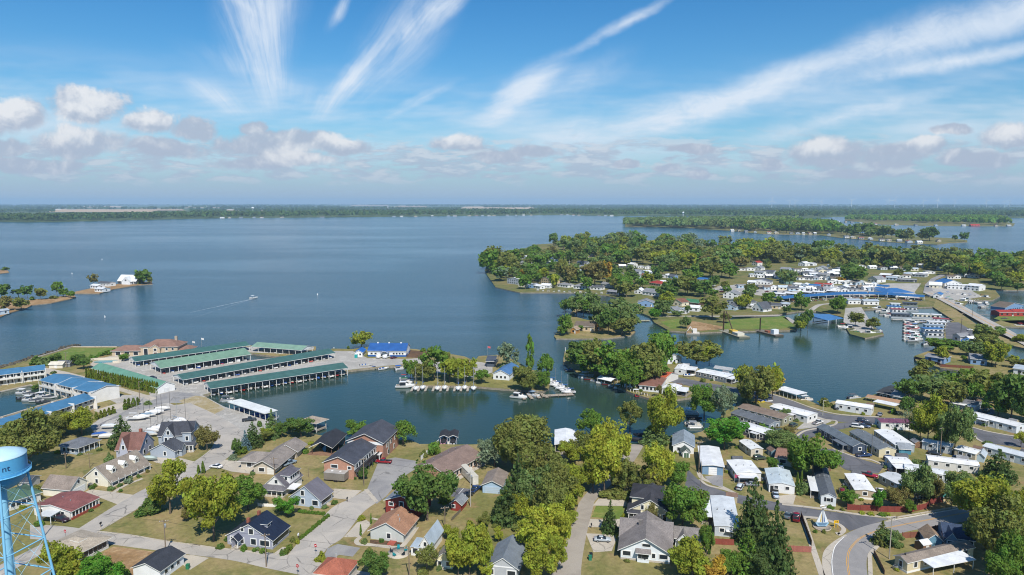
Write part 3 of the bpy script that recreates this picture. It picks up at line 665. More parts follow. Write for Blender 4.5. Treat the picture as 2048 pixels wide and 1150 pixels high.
    def door(s, side, rect, u, w=1.0, h=2.1, c='f0f0ec', name='door'):
        x0, y0, x1, y1 = rect
        q, rz = {'f': ((x0 + u, y0 - .03), 0), 'b': ((x1 - u, y1 + .03), 0), 'l': ((x0 - .03, y1 - u), R(90)), 'r': ((x1 + .03, y0 + u), R(90))}[side]
        o = box(name, s.o, (q[0], q[1], h / 2), (w, .1, h), PAINT, c, rz)
        if name == 'garage_door':
            for i in range(1, 4): box('panel_groove', o, (0, 0, -.5 + i / 4), (.98, 1.15, .02), PAINT, 'a8a8a4')
        else: box('handle', o, (.35, 0, -.03), (.08, 2.2, .05), METAL, '888888')
        return o
    def post(s, x, y, h, d=.16, c='f2f2ee', z0=0, name='post'):
        return box(name, s.o, (x, y, z0 + h / 2), (d, d, h), PAINT, c)
    def chimney(s, roof, x, y, z0, z1, w=.7, c='9a5c48'):
        o = box('chimney', roof, (x, y, (z0 + z1) / 2), (w, w, z1 - z0), BRICK, c); return o
    def dormer(s, x, y, z, w, h, d, rh, rc=None, facing=-1):
        """gabled dormer facing the front: its window wall at y, body running back d"""
        g = s.gable(x - w / 2, y, x + w / 2, y + d, z + h, rh, 'y', z0=z - .6, ov=.2, og=.15, t=.1, rc=rc)
        s.win('f', (x - w / 2, y, x + w / 2, y + d), w / 2, z + .25, w * .5, h * .7)
    def steps(s, x, y, w, n=3):
        for i in range(n): s.box('step', x - w / 2, y - .3 * (i + 1), 0, x + w / 2, y - .3 * i, .17 * (n - i), CONCRETE, 'c8c4bc')
def mobile_home(label, A, Bp, depth, wc='d8d4ca', rc='eef0f2', h=2.9, rh=.45, rm=None, porch=None, nwin=4, group='mobile homes in the trailer park', fr=True, sk_c=None, axis='x', ends=True, name='mobile_home', dx=0):
    b = Bd(name, label, A, Bp, 'mobile home', group); b.wc, b.rc, b.rm = wc, rc, rm or SHEETMETAL
    b.gable(0, 0, b.w, depth, h, rh, axis, ov=.2, og=.2, t=.1); b.d = depth
    r = (0, 0, b.w, depth)
    if sk_c: b.box('skirting', -.04, -.04, -.3, b.w + .04, depth + .04, .6, PAINT, sk_c)
    nf = max(1, int(b.w / 3.2)); nd = max(1, int(depth / 3.4))
    b.wins('f', r, nf, 1.35, 1.1, .95, .5, fr=fr)
    for sd in 'lr': b.wins(sd, r, nd, 1.35, 1.1, .95, .5, fr=fr)
    b.door('f' if b.w > depth else 'r', r, (b.w if b.w > depth else depth) * .62)
    # roof vents
    for i in range(3): cyl('roof_vent', b.o, (b.w * (.2 + .3 * i), depth * .5, h + rh + .2), .3, .45, METAL, 'c0c0c0')
    if porch:
        side, p0, p1, d, pc = porch        # roofed porch on a side: from p0 to p1 along it, d deep
        if side == 'f': x0, x1, y0, y1 = p0 * b.w, p1 * b.w, -d, 0
        elif side == 'b': x0, x1, y0, y1 = p0 * b.w, p1 * b.w, depth, depth + d
        elif side == 'l': x0, x1, y0, y1 = -d, 0, p0 * depth, p1 * depth
        else: x0, x1, y0, y1 = b.w, b.w + d, p0 * depth, p1 * depth
        b.box('porch_roof', x0, y0, h - .42, x1, y1, h - .28, SHEETMETAL, pc)
        b.box('porch_floor', x0 + .1, y0 + .1, -.2, x1 - .1, y1 - .1, .25, WOOD, '8f8678')
        for x in (x0 + .15, x1 - .15):
            for y in (y0 + .15, y1 - .15): b.post(x, y, h - .4, .12)
    return b
def dock_roof(name, label, A, Bp, depth, rc, n, h=3.2, rh=1.6, boats=None, z=.9, group=None, endc='eef2ee', posts=True, deckz=0.0, inner=True, axis='x'):
    """long open boat-slip building: posts, gabled metal roof, a floor deck behind"""
    b = Bd(name, label, A, Bp, 'boat shelter', group, z); b.rc, b.rm, b.wc = rc, SHEETMETAL, endc
    w = b.w
    b.gable(0, 0, w, depth, h, rh, 'x', ov=.5, og=.4, t=.16, wall=False)
    for x in (0, w):
        v = [(x, 0, h - .35), (x, depth, h - .35), (x, depth, h), (x, depth / 2, h + rh - .1), (x, 0, h)]
        v += [(q[0] + (.12 if x else -.12), q[1], q[2]) for q in v]
        f = [(0, 1, 2, 3, 4), (9, 8, 7, 6, 5)] + [(i, i + 5, (i + 1) % 5 + 5, (i + 1) % 5) for i in range(5)]
        link('gable_end', mesh('gable_end', v, f, PAINT), b.o, None, endc)
    for i in range(n + 1):
        x = i * w / n
        for y in (.1, depth / 2, depth - .1): b.post(x, y, h + (.1 if y != depth / 2 else rh) + 1.2, .2, 'eeeeea', -1.2)
    b.box('fascia_beam', -.1, -.05, h - .3, w + .1, .08, h, PAINT, 'f0f2f0')
    b.box('walkway', 0, depth * .42, -.25, w, depth * .58, .05, CONCRETE, 'b0a898')
    for i in range(0, n + 1): b.box('finger_pier', i * w / n - .3, 0, -.25, i * w / n + .3, depth * .42, .03, WOOD, '9a9184')
    return b
# ================================================================== vehicles
def loft(name, sections, mats, idxf=None, smooth=True, cap=True):
    """skin through rings of equal length"""
    n = len(sections[0]); v = [p for s in sections for p in s]; f = []; idx = []
    for i in range(len(sections) - 1):
        for k in range(n):
            a, b_, c, d = i * n + k, i * n + (k + 1) % n, (i + 1) * n + (k + 1) % n, (i + 1) * n + k
            f.append((a, b_, c, d)); idx.append(idxf(i, k) if idxf else 0)
    if cap:
        f.append(tuple(range(n))[::-1]); idx.append(idxf(0, -1) if idxf else 0)
        f.append(tuple(range((len(sections) - 1) * n, len(sections) * n))); idx.append(idxf(len(sections), -1) if idxf else 0)
    m = mesh(name, v, f, mats, idx)
    bm = bmesh.new(); bm.from_mesh(m); bmesh.ops.recalc_face_normals(bm, faces=bm.faces); bm.to_mesh(m); bm.free()
    if smooth: m.polygons.foreach_set('use_smooth', [True] * len(m.polygons))
    return m
def car_meshes(kind):
    # stations along x (front at +x): (x, bottom z, shoulder z, roof z, half width, roof half width)
    W = .9
    if kind == 'car': st = [(-2.25, .42, .80, .80, .78, .7), (-2.1, .3, .95, .95, .86, .74), (-1.5, .26, .98, 1.05, W, .72), (-.85, .26, .96, 1.42, W, .62), (.15, .26, .94, 1.43, W, .62), (.95, .26, .92, .98, W, .72), (1.7, .28, .82, .84, .88, .74), (2.2, .34, .66, .68, .8, .7), (2.3, .42, .56, .58, .7, .6)]
    elif kind == 'suv': st = [(-2.3, .45, 1.0, 1.0, .84, .74), (-2.22, .35, 1.05, 1.5, .9, .7), (-1.9, .32, 1.08, 1.74, .93, .7), (-.6, .32, 1.05, 1.78, .93, .7), (.3, .32, 1.03, 1.74, .93, .68), (1.05, .32, 1.02, 1.1, .93, .74), (1.9, .34, .98, 1.0, .92, .76), (2.3, .4, .8, .82, .86, .74), (2.36, .46, .7, .72, .8, .7)]
    elif kind == 'van': st = [(-2.7, .45, 1.1, 2.2, .92, .84), (-2.6, .35, 1.1, 2.3, .96, .86), (-.5, .32, 1.1, 2.32, .98, .86), (1.1, .32, 1.1, 2.2, .98, .82), (1.75, .32, 1.08, 1.3, .98, .84), (2.5, .36, 1.0, 1.04, .94, .8), (2.7, .45, .85, .87, .88, .74)]
    else: st = [(-2.85, .5, 1.0, 1.0, .92, .9), (-2.8, .42, 1.02, 1.03, .95, .93), (-.72, .4, 1.03, 1.04, .96, .93), (-.66, .4, 1.04, 1.12, .96, .8), (-.5, .4, 1.05, 1.78, .96, .72), (.55, .4, 1.04, 1.8, .96, .72), (1.2, .4, 1.03, 1.1, .96, .78), (2.3, .42, 1.0, 1.02, .95, .82), (2.75, .48, .86, .88, .9, .8), (2.82, .55, .75, .77, .84, .76)]
    sec = []
    for x, zb, zs, zr_, w, wr in st:
        sec.append([(x, -w * .92, zb), (x, -w, (zb + zs) / 2), (x, -w * .97, zs), (x, -wr, zr_), (x, wr, zr_), (x, w * .97, zs), (x, w, (zb + zs) / 2), (x, w * .92, zb)])
    def ix(i, k):
        if k < 0 or i >= len(st) - 1: return 0
        a, b_ = st[i], st[i + 1]
        tall = (a[3] - a[2] > .25), (b_[3] - b_[2] > .25)
        if k in (2, 4) and (any(tall)) : return 1
        if k == 3 and tall[0] != tall[1]: return 1
        return 0
    if kind == 'van':
        old = ix
        ix = lambda i, k: (0 if (k in (2, 4) and i < 2) or (k == 3 and i == 0) else old(i, k))
    return loft(kind + '_body', sec, [CARPAINT, GLASS], ix), st
def wheel_mesh():
    n = 14; v = []; f = []; idx = []
    for y, r in ((-.11, .2), (-.11, .33), (.11, .33), (.11, .2)):
        v += [(math.cos(2 * math.pi * i / n) * r, y, math.sin(2 * math.pi * i / n) * r) for i in range(n)]
    for k in range(3):
        for i in range(n): f.append((k * n + i, k * n + (i + 1) % n, (k + 1) * n + (i + 1) % n, (k + 1) * n + i))
    return mesh('tyre', v, f, RUBBER, None, True), mesh('rim', [(math.cos(2 * math.pi * i / n) * .21, y, math.sin(2 * math.pi * i / n) * .21) for y in (-.1, .1) for i in range(n)], [tuple(range(n)), tuple(range(n, 2 * n))[::-1]], METAL)
_wm = wheel_mesh(); LAMP = plain('lamp_glass', 'e8eef2', .15); TAIL = plain('tail_lamp', 'a01818', .3)
CARS = {}
def vehicle(kind, label, p, rz, color, group=None, cat=None):
    if kind not in CARS: CARS[kind] = car_meshes(kind)
    m, st = CARS[kind]
    nm = {'car': 'parked_car', 'suv': 'parked_suv', 'van': 'parked_van', 'pickup': 'pickup_truck'}[kind]
    o = thing(nm, label, cat or {'car': 'car', 'suv': 'car', 'van': 'van', 'pickup': 'truck'}[kind], p, rz, group)
    link('body', m, o, None, color)
    L = st[-1][0]; Bk = st[0][0]; wx = (L - .85, Bk + .95)
    for x in wx:
        for y in (-.8, .8):
            w = link('wheel', _wm[0], o); w.location = (x, y, .33); q = link('rim', _wm[1], w, None, 'a8aaac')
    for y in (-.6, .6):
        box('headlight', o, (L - .1, y, st[-2][2] - .06), (.22, .34, .14), LAMP)
        box('tail_light', o, (Bk + .02, y * 1.1, st[1][2] - .1), (.1, .26, .18), TAIL)
    if kind == 'pickup': box('truck_bed', o, (-1.75, 0, 1.05), (1.9, 1.55, .06), DARK)
    return o
# ================================================================== boats
def hull_mesh(name, L, W, D, mats, sheer=.25, deck=.0, bow=1.0, nst=9, fl=.0):
    sec = []
    for i in range(nst):
        t = i / (nst - 1); x = -L / 2 + L * t
        wv = W / 2 * (1 - max(0, (t - .45) / .55) ** 2.2) if t < 1 else .02
        wv = max(wv, .03) * (.88 + .12 * min(1, t * 4))
        zt = D + sheer * t * t; zb = D * .75 * max(0, (t - .6) / .4) ** 2
        sec.append([(x, -wv, zt), (x, -wv * .82, zb + .25 * D), (x, 0, zb - .15), (x, wv * .82, zb + .25 * D), (x, wv, zt), (x, wv * .93, zt), (x, wv * .9, zt - deck), (x, -wv * .9, zt - deck), (x, -wv * .93, zt)])
    return loft(name, sec, mats, lambda i, k: 1 if k == 6 else 0, False)
def make_protos():
    Pm = {}
    Pm['motor'] = hull_mesh('motorboat_hull', 6.2, 2.3, .8, [GELCOAT, CANVAS], .35, .35)
    Pm['sail'] = hull_mesh('sailboat_hull', 7.6, 2.5, .85, [GELCOAT, GELCOAT], .25, .02)
    Pm['cruiser'] = hull_mesh('cruiser_hull', 9.0, 3.0, 1.2, [GELCOAT, GELCOAT], .5, .1)
    t = []
    for i in range(7):
        x = -3.3 + i * 6.6 / 6; r = .32 * (1 if i < 5 else (.85 if i == 5 else .15))
        t.append([(x, r * math.cos(a), r * math.sin(a) + (.12 if i == 6 else 0)) for a in np.linspace(0, 2 * math.pi, 9)[:-1]])
    Pm['tube'] = loft('pontoon_tube', t, [METAL])
    return Pm
BM = make_protos()
def boat(kind, label, p, rz, color='f2f2f0', c2='2a4a86', group=None, z=0.0, scale=1.0, bimini=None):
    nm = {'motor': 'motorboat', 'covered': 'covered_motorboat', 'pontoon': 'pontoon_boat', 'sail': 'sailboat', 'cruiser': 'cabin_cruiser', 'jet': 'jet_ski'}[kind]
    o = thing(nm, label, 'jet ski' if kind == 'jet' else ('sailboat' if kind == 'sail' else 'boat'), (p[0], p[1], z), rz, group); o.scale = (scale,) * 3
    if kind in ('motor', 'covered'):
        link('hull', BM['motor'], o, None, color)
        if kind == 'motor':
            box('windshield', o, (.7, 0, 1.15), (.08, 1.5, .4), GLASS, None, rot=(0, R(-25), 0))
            for y in (-.5, .5): box('seat', o, (-.2, y, .95), (.6, .55, .55), CANVAS, c2)
            box('bench', o, (-1.9, 0, .85), (.7, 1.7, .4), CANVAS, c2)
        else:
            sec = []
            for x, w, h in ((-3.0, .95, .12), (-2.4, 1.05, .3), (-.4, 1.1, .55), (.6, 1.05, .6), (1.8, .7, .3), (2.7, .3, .1)):
                sec.append([(x, -w, .78 + .03 * x), (x, -w * .6, .85 + h * .8), (x, 0, .9 + h), (x, w * .6, .85 + h * .8), (x, w, .78 + .03 * x)])
            if 'cover' not in BM: BM['cover'] = loft('boat_cover', sec, [CANVAS])
            link('cover', BM['cover'], o, None, c2)
        box('outboard_motor', o, (-3.25, 0, .8), (.4, .35, .7), PAINT, '26282c')
        if bimini: 
            box('canopy', o, (-.6, 0, 2.25), (2.2, 1.9, .08), CANVAS, bimini)
            for x in (-1.5, .3):
                for y in (-.9, .9): rod('canopy_pole', o, (x, y, .9), (x, y, 2.22), .05, METAL, 'cccccc', 5)
    elif kind == 'pontoon':
        for y in (-.95, .95): q = link('pontoon', BM['tube'], o, None, 'c8ccd0'); q.location = (0, y, .12)
        box('deck', o, (-.1, 0, .48), (6.2, 2.5, .12), WOOD, 'a09a90')
        for y in (-1.2, 1.2): box('side_rail', o, (-.2, y, .85), (5.6, .06, .62), GELCOAT, color)
        for x in (-3.0, 2.6): box('end_rail', o, (x, 0, .85), (.06, 2.4, .62), GELCOAT, color)
        for x, y in ((-2.2, -.85), (-2.2, .85), (1.6, -.85), (1.6, .85)): box('seat', o, (x, y, .78), (1.5, .6, .5), CANVAS, 'd8d0c0')
        box('helm', o, (.1, -.7, .95), (.6, .6, .8), GELCOAT, 'e0e0e0')
        box('outboard_motor', o, (-3.35, 0, .7), (.5, .4, .8), PAINT, '26282c')
        box('canopy', o, (-1.0, 0, 2.4), (3.0, 2.4, .1), CANVAS, c2)
        for x in (-2.3, .3):
            for y in (-1.15, 1.15): rod('canopy_pole', o, (x, y, .9), (x, y, 2.38), .05, METAL, 'cccccc', 5)
    elif kind == 'sail':
        link('hull', BM['sail'], o, None, color)
        sec = [[(x, -w, .95), (x, -w * .8, .95 + h), (x, w * .8, .95 + h), (x, w, .95)] for x, w, h in ((-.9, .8, .42), (.6, .75, .4), (1.9, .45, .18), (2.3, .3, .02))]
        if 'cabin' not in BM: BM['cabin'] = loft('cabin', sec, [GELCOAT], None, False)
        link('cabin', BM['cabin'], o, None, 'f4f4f0')
        box('cockpit', o, (-2.2, 0, .92), (2.0, 1.2, .06), WOOD, '8c8478')
        rod('mast', o, (.5, 0, .9), (.5, 0, 10.2), .14, METAL, 'd8dadc', 6)
        rod('boom', o, (.5, 0, 2.3), (-2.9, 0, 2.4), .12, METAL, 'd8dadc', 6)
        cyl('sail_cover', o, (-1.2, 0, 2.5), .34, 3.2, CANVAS, c2, (0, R(90), 0), n=8)
        for a, b_ in (((3.7, 0, 1.05), (.5, 0, 9.9)), ((-3.7, 0, .95), (.5, 0, 10.1)), ((.4, -1.1, .95), (.5, 0, 8.5)), ((.4, 1.1, .95), (.5, 0, 8.5))): rod('stay', o, a, b_, .03, METAL, 'b0b0b0', 4)
    elif kind == 'cruiser':
        link('hull', BM['cruiser'], o, None, color)
        sec = [[(x, -w, 1.2), (x, -w * .85, 1.2 + h), (x, w * .85, 1.2 + h), (x, w, 1.2)] for x, w, h in ((-2.4, 1.25, 1.5), (.2, 1.25, 1.5), (1.4, 1.1, .8), (3.2, .6, .3), (3.6, .4, .1))]
        if 'ccabin' not in BM: BM['ccabin'] = loft('cabin', sec, [GELCOAT, GLASS], lambda i, k: 1 if (k in (0, 2) and i == 0) or (k == 1 and i == 1) else 0, False)
        link('cabin', BM['ccabin'], o, None, 'f4f4f2')
        box('hardtop', o, (-1.2, 0, 2.85), (3.2, 2.4, .12), GELCOAT, c2 if bimini else 'f0f0f0')
        box('cockpit', o, (-3.4, 0, 1.25), (1.8, 2.2, .08), WOOD, '9a9184')
        box('swim_platform', o, (-4.6, 0, .5), (.6, 2.4, .12), GELCOAT, 'e0e0e0')
    elif kind == 'jet':
        link('hull', BM['motor'], o, None, color).scale = (.5, .5, .6)
        box('seat', o, (-.4, 0, .75), (1.2, .4, .3), CANVAS, '202020'); box('handlebar', o, (.35, 0, .95), (.1, .7, .08), METAL, '303030')
    return o
# ================================================================== trees
def leaf_cloud(name, rng, blobs, n, size, flat_=.55, squash=1.0, hang=0.0):
    """leaf-sized quads over the surface of many overlapping clumps"""
    B_ = np.array(blobs); r = B_[:, 3]; wgt = r ** 2 * rng.uniform(.35, 1.5, len(r)); wgt = wgt / wgt.sum()
    k = rng.choice(len(B_), n, p=wgt)
    d = rng.normal(size=(n, 3)); d /= np.linalg.norm(d, axis=1)[:, None]
    rad = r[k] * (rng.uniform(.55, 1.08, n) ** .6)
    c = B_[k, :3] + d * rad[:, None] * np.array([1, 1, squash])
    nrm = d + rng.normal(size=(n, 3)) * flat_ + np.array([0, 0, .25]); nrm /= np.linalg.norm(nrm, axis=1)[:, None]
    up = rng.normal(size=(n, 3)); u = np.cross(nrm, up); u /= np.linalg.norm(u, axis=1)[:, None]; w = np.cross(nrm, u)
    s = size * np.clip(rng.lognormal(-.08, .42, n), .4, 2.2)[:, None]
    v = np.stack([c - u * s * .5 - w * s * .15, c + u * s * .1 - w * s * .5, c + u * s * .5 + w * s * .1, c - u * s * .1 + w * s * .5], 1).reshape(-1, 3)
    if hang: v[:, 2] -= 0
    m = bpy.data.meshes.new(name); m.vertices.add(4 * n); m.vertices.foreach_set('co', v.astype(np.float32).ravel())
    m.loops.add(4 * n); m.loops.foreach_set('vertex_index', np.arange(4 * n, dtype=np.int32))
    m.polygons.add(n); m.polygons.foreach_set('loop_start', np.arange(0, 4 * n, 4, dtype=np.int32))
    m.update(calc_edges=True)
    at = m.attributes.new('var', 'FLOAT', 'POINT')
    bv = rng.uniform(0, 1, len(B_))[k]
    at.data.foreach_set('value', np.repeat(np.clip(.55 * bv + .45 * rng.uniform(0, 1, n), 0, 1), 4).astype(np.float32))
    m.materials.append(LEAF); return m
def trunk_mesh(name, rng, h0, h1, r0, limbs, spread=.3):
    v = []; f = []
    def tube(a, b, ra, rb, n=6):
        a, b = Vector(a), Vector(b); q = (b - a).to_track_quat('Z', 'Y'); s = len(v)
        for p, r_ in ((a, ra), (b, rb)):
            for i in range(n): v.append(p + q @ Vector((math.cos(2 * math.pi * i / n) * r_, math.sin(2 * math.pi * i / n) * r_, 0)))
        for i in range(n): f.append((s + i, s + (i + 1) % n, s + n + (i + 1) % n, s + n + i))
    tube((0, 0, -.03), (rng.uniform(-.01, .01), 0, h0), r0, r0 * .7); tube((0, 0, h0), (rng.uniform(-.03, .03), rng.uniform(-.03, .03), h1), r0 * .7, r0 * .2)
    for i in range(limbs):
        a = 2 * math.pi * i / limbs + rng.uniform(-.4, .4); z = h0 + (h1 - h0) * rng.uniform(-.1, .5)
        tube((0, 0, z), (math.cos(a) * spread, math.sin(a) * spread, z + rng.uniform(.15, .3)), r0 * .45, r0 * .12, 5)
    return mesh(name, v, f, BARK, None, True)
# every prototype has height 1 and crown width 1
def tree_proto(kind, seed, n, size):
    rng = np.random.default_rng(seed); bl = []
    if kind in ('round', 'oak', 'loose'):
        zc, rz_ = (.58, .42) if kind != 'oak' else (.53, .47)
        nl = {'round': 11, 'oak': 15, 'loose': 10}[kind]
        for i in range(nl):
            zz = rng.uniform(-.75, .95); an = 2.4 * i + rng.uniform(-.5, .5); rr = math.sqrt(max(0, 1 - zz * zz))
            if kind == 'round' and zz < -.3: rr *= .8
            q = rng.uniform(.5, .74); lr_ = rng.uniform(.13, .22) * (1.0 if kind != 'loose' else .82)
            cx, cy, cz = math.cos(an) * rr * .5 * q, math.sin(an) * rr * .5 * q, zc + zz * rz_ * q
            for j in range(9 if kind != 'loose' else 6):
                d = rng.normal(size=3); d /= np.linalg.norm(d); d[2] = d[2] * .8 + .15
                bl.append((cx + d[0] * lr_ * .75, cy + d[1] * lr_ * .75, cz + d[2] * lr_ * .75, lr_ * rng.uniform(.3, .55)))
            bl.append((cx, cy, cz, lr_ * .6))
        for i in range(6): bl.append((rng.normal() * .08, rng.normal() * .08, zc + rng.uniform(-.15, .25), .14))
        T = trunk_mesh('trunk', rng, .24, .75, .022, 7, .3)
        C = leaf_cloud('crown', rng, bl, n, size)
    elif kind in ('spruce', 'pine'):
        lay = 16 if kind == 'spruce' else 15
        for j in range(lay):
            t = j / (lay - 1); z = .07 + .88 * t; rr = .5 * (1 - t) ** (.85 if kind == 'spruce' else .72) + .02
            m = max(3, int(11 * (1 - t) + 2))
            for i in range(m):
                a = 2 * math.pi * (i + rng.uniform(-.4, .4)) / m + j; L = rr * rng.uniform(.78, 1.1) if kind == 'spruce' else rr * rng.uniform(.7, 1.1)
                for q in (.45, .85):
                    bl.append((math.cos(a) * L * q, math.sin(a) * L * q, z - .05 * q * (1 - t) + rng.uniform(-.01, .01), (.06 if kind == 'spruce' else .085) * (1.25 - t)))
            bl.append((0, 0, z, .05))
        T = trunk_mesh('trunk', rng, .3, .95, .018, 0)
        C = leaf_cloud('crown', rng, bl, n, size, .5, .55)
    elif kind == 'poplar':
        for i in range(46):
            z = rng.uniform(.12, .97); rr = .42 * math.sin(math.pi * min(1, max(.05, (z - .02) / 1.02)) ** .8) ** .7; a = rng.uniform(0, 6.28)
            bl.append((math.cos(a) * rr * rng.uniform(.2, .8), math.sin(a) * rr * rng.uniform(.2, .8), z, rng.uniform(.09, .16)))
        T = trunk_mesh('trunk', rng, .2, .9, .02, 3, .15); C = leaf_cloud('crown', rng, bl, n, size, .5, .5)
    elif kind == 'thuja':
        for i in range(40):
            z = rng.uniform(.05, .95); rr = .42 * (1 - max(0, (z - .35) / .65) ** 1.6); a = rng.uniform(0, 6.28)
            bl.append((math.cos(a) * rr * .6, math.sin(a) * rr * .6, z, .16 * (1.1 - z * .6)))
        T = trunk_mesh('trunk', rng, .1, .5, .04, 0); C = leaf_cloud('crown', rng, bl, n, size, .4, .5)
    elif kind == 'bush':
        for i in range(34):
            d = rng.normal(size=3); d /= np.linalg.norm(d); d[2] = abs(d[2]); q = rng.uniform(.4, .85)
            bl.append((d[0] * .45 * q, d[1] * .45 * q, .12 + d[2] * .75 * q, rng.uniform(.12, .2)))
        T = trunk_mesh('stem', rng, .1, .5, .03, 4, .2); C = leaf_cloud('crown', rng, bl, n, size)
    elif kind == 'willow':
        for i in range(60):
            a = rng.uniform(0, 6.28); q = rng.uniform(.1, .48); zt = .93 - q * q * 1.6
            for k in range(3): bl.append((math.cos(a) * q * (1 + .06 * k), math.sin(a) * q * (1 + .06 * k), zt - .12 * k, rng.uniform(.05, .09)))
        T = trunk_mesh('trunk', rng, .25, .75, .03, 7, .3); C = leaf_cloud('crown', rng, bl, n, size, .6, 1.5)
    elif kind == 'bare':
        for i in range(20):
            a = rng.uniform(0, 6.28); q = rng.uniform(.1, .45); bl.append((math.cos(a) * q, math.sin(a) * q, rng.uniform(.4, .95), .08))
        T = trunk_mesh('trunk', rng, .3, .98, .02, 12, .4); C = leaf_cloud('crown', rng, bl, n, size)
    return T, C
TP = {}
LOD = {'near': {'round': (8500, .033), 'oak': (10000, .032), 'loose': (5200, .031), 'spruce': (6000, .04), 'pine': (5600, .042), 'poplar': (2400, .065), 'thuja': (1100, .12), 'bush': (1600, .09), 'willow': (4200, .042), 'bare': (260, .035)},
       'mid': {'round': (2400, .062), 'oak': (2700, .06), 'loose': (1500, .058), 'spruce': (1200, .10), 'pine': (1100, .10), 'poplar': (900, .1), 'thuja': (420, .18), 'bush': (420, .16), 'willow': (1500, .07), 'bare': (120, .05)},
       'far': {'round': (700, .11), 'oak': (750, .11), 'loose': (480, .10), 'spruce': (300, .17), 'pine': (280, .17), 'poplar': (260, .17), 'thuja': (140, .25), 'bush': (140, .25), 'willow': (400, .13), 'bare': (60, .08)}}
VAR = {'near': 3, 'mid': 4, 'far': 4}
def proto(kind, lod, k):
    key = (kind, lod, k % VAR[lod])
    if key not in TP: TP[key] = tree_proto(kind, 100 + 17 * key[2] + sum(map(ord, kind)), *LOD[lod][kind])
    return TP[key]
TREES = []
NAMES = {'round': 'leafy_tree', 'oak': 'broad_tree', 'loose': 'airy_tree', 'spruce': 'spruce_tree', 'pine': 'pine_tree', 'poplar': 'columnar_tree', 'thuja': 'arborvitae', 'bush': 'shrub', 'willow': 'willow_tree', 'bare': 'bare_tree'}
_tk = [0]
def tree(kind, p, h, w, color, label=None, group=None, lod=None, cat=None, z=None):
    _tk[0] += 1; k = _tk[0]
    d = Vector((p[0], p[1])).length
    lod = lod or ('near' if d < 330 else ('mid' if d < 640 else 'far'))
    T, C = proto(kind, lod, k)
    o = thing(NAMES[kind], label or '', cat or ('shrub' if kind in ('bush', 'thuja') else 'tree'), (p[0], p[1], p[2] if z is None else z), (k * 2.4) % 6.28, group)
    t = link('trunk', T, o); c = link('crown', C, o, None, color)
    j = rnd.uniform(.9, 1.1)
    t.scale = (w, w, h); c.scale = (w, w * rnd.uniform(.92, 1.08), h)
    TREES.append((o, kind, color, h, Vector(p))); return o
def T(fr, kind, cx, top, base, w, color, label=None, group=None, z=ZL, lod=None):
    """tree standing at (cx, base), top at row top, crown w wide, all in the zoomed frame"""
    p = P(fr, cx, base, z); px, py = pix(fr, cx, top); s = mpp(p)
    h = max(1.2, topz(p, py) - z); ww = w / FR[fr][2] * s * (1.0 if kind in ('thuja', 'bush', 'poplar', 'spruce') else (1.16 if p.y < 330 else 1.3))
    return tree(kind, p, h, ww, color, label, group, lod)
# ================================================================== near houses
def tri(fr, ax, ay, bx, by, cx, cy):
    A, Bq, C = P(fr, ax, ay), P(fr, bx, by), P(fr, cx, cy); q = (Bq - A).normalized(); n = Vector((-q.y, q.x, 0))
    d = max((C - Bq).dot(n), (C - A).dot(n)); return A, Bq, max(2.5, d)
def hs(name, label, fr, *pts, wc='e8e6e0', rc='6a6662', rm=None, wm=None, cat='house', group=None):
    A, Bq, d = tri(fr, *pts); b = Bd(name, label, A, Bq, cat, group); b.wc, b.rc = wc, rc
    if rm: b.rm = rm
    if wm: b.wm = wm
    b.d = d; b.r = (0, 0, b.w, d); return b
# ---- left foreground
b = hs('garage', 'cream garage with brown gable roof and white double door beside the dormered house', 'Z1', 345, 518, 560, 538, 712, 470, wc='efeada', rc='8d8178', cat='garage')
b.gable(*b.r, 2.7, 2.6, 'x'); b.door('r', b.r, b.d * .5, 4.8, 2.2, 'eef0f0', 'garage_door'); b.win('r', b.r, b.d * .5, 3.4, .8, .9)
b = hs('cottage', 'long cream house with three white dormers on a taupe roof', 'Z1', 858, 452, 1168, 308, 703, 418, wc='efead8', rc='8f857a')
b.gable(*b.r, 2.7, 3.4, 'x', ov=1.6)
for i in range(3): b.dormer(b.w * (.2 + .29 * i), b.d * .08, 3.6, 1.7, 1.3, 2.6, .8, 'f0f0ee')
for i in range(7): b.post(.2 + i * (b.w - .4) / 6, -1.45, 2.2)
b.wins('f', b.r, 6, .7, 1.2, 1.5, .8); b.door('f', b.r, b.w * .45); b.win('l', b.r, b.d * .5, 3.4, .9, 1.1); b.win('l', b.r, b.d * .5, .9, .9, 1.2)
b.box('porch_floor', -.2, -1.7, -.2, b.w, -.02, .18, CONCRETE)
b = hs('bungalow', 'low house with long maroon roof and white posted porch on red brick base', 'Z1', 558, 712, 776, 600, 285, 668, wc='e9e5df', rc='865654')
b.gable(*b.r, 2.6, 1.2, 'x', ov=.9); 
for i in range(9): b.post(.1 + i * (b.w - .2) / 8, -.6, 2.4, .2)
b.box('porch_base', -.1, -.75, -.2, b.w + .1, -.45, .75, BRICK, 'a04a38'); b.wins('f', b.r, 7, .9, 1.1, 1.2, .5); b.wins('l', b.r, 3, .9, 1.0, 1.2, .6)
for q in ((.3, .5), (.55, .62), (.42, .3)): cyl('roof_vent', b.o, (b.w * q[0], b.d * q[1], 3.6), .3, .6, METAL, 'b0b0b0')
b = hs('carport', 'flat white carport over a dark car beside the maroon roofed house', 'Z1', 290, 745, 405, 752, 490, 700, cat='carport', rc='dfe3e4', rm=SHEETMETAL)
b.box('roof', 0, 0, 2.35, b.w, b.d, 2.5, SHEETMETAL, 'dfe3e4')
for x in (.15, b.w - .15):
    for y in (.15, b.d / 2, b.d - .15): b.post(x, y, 2.35, .14)
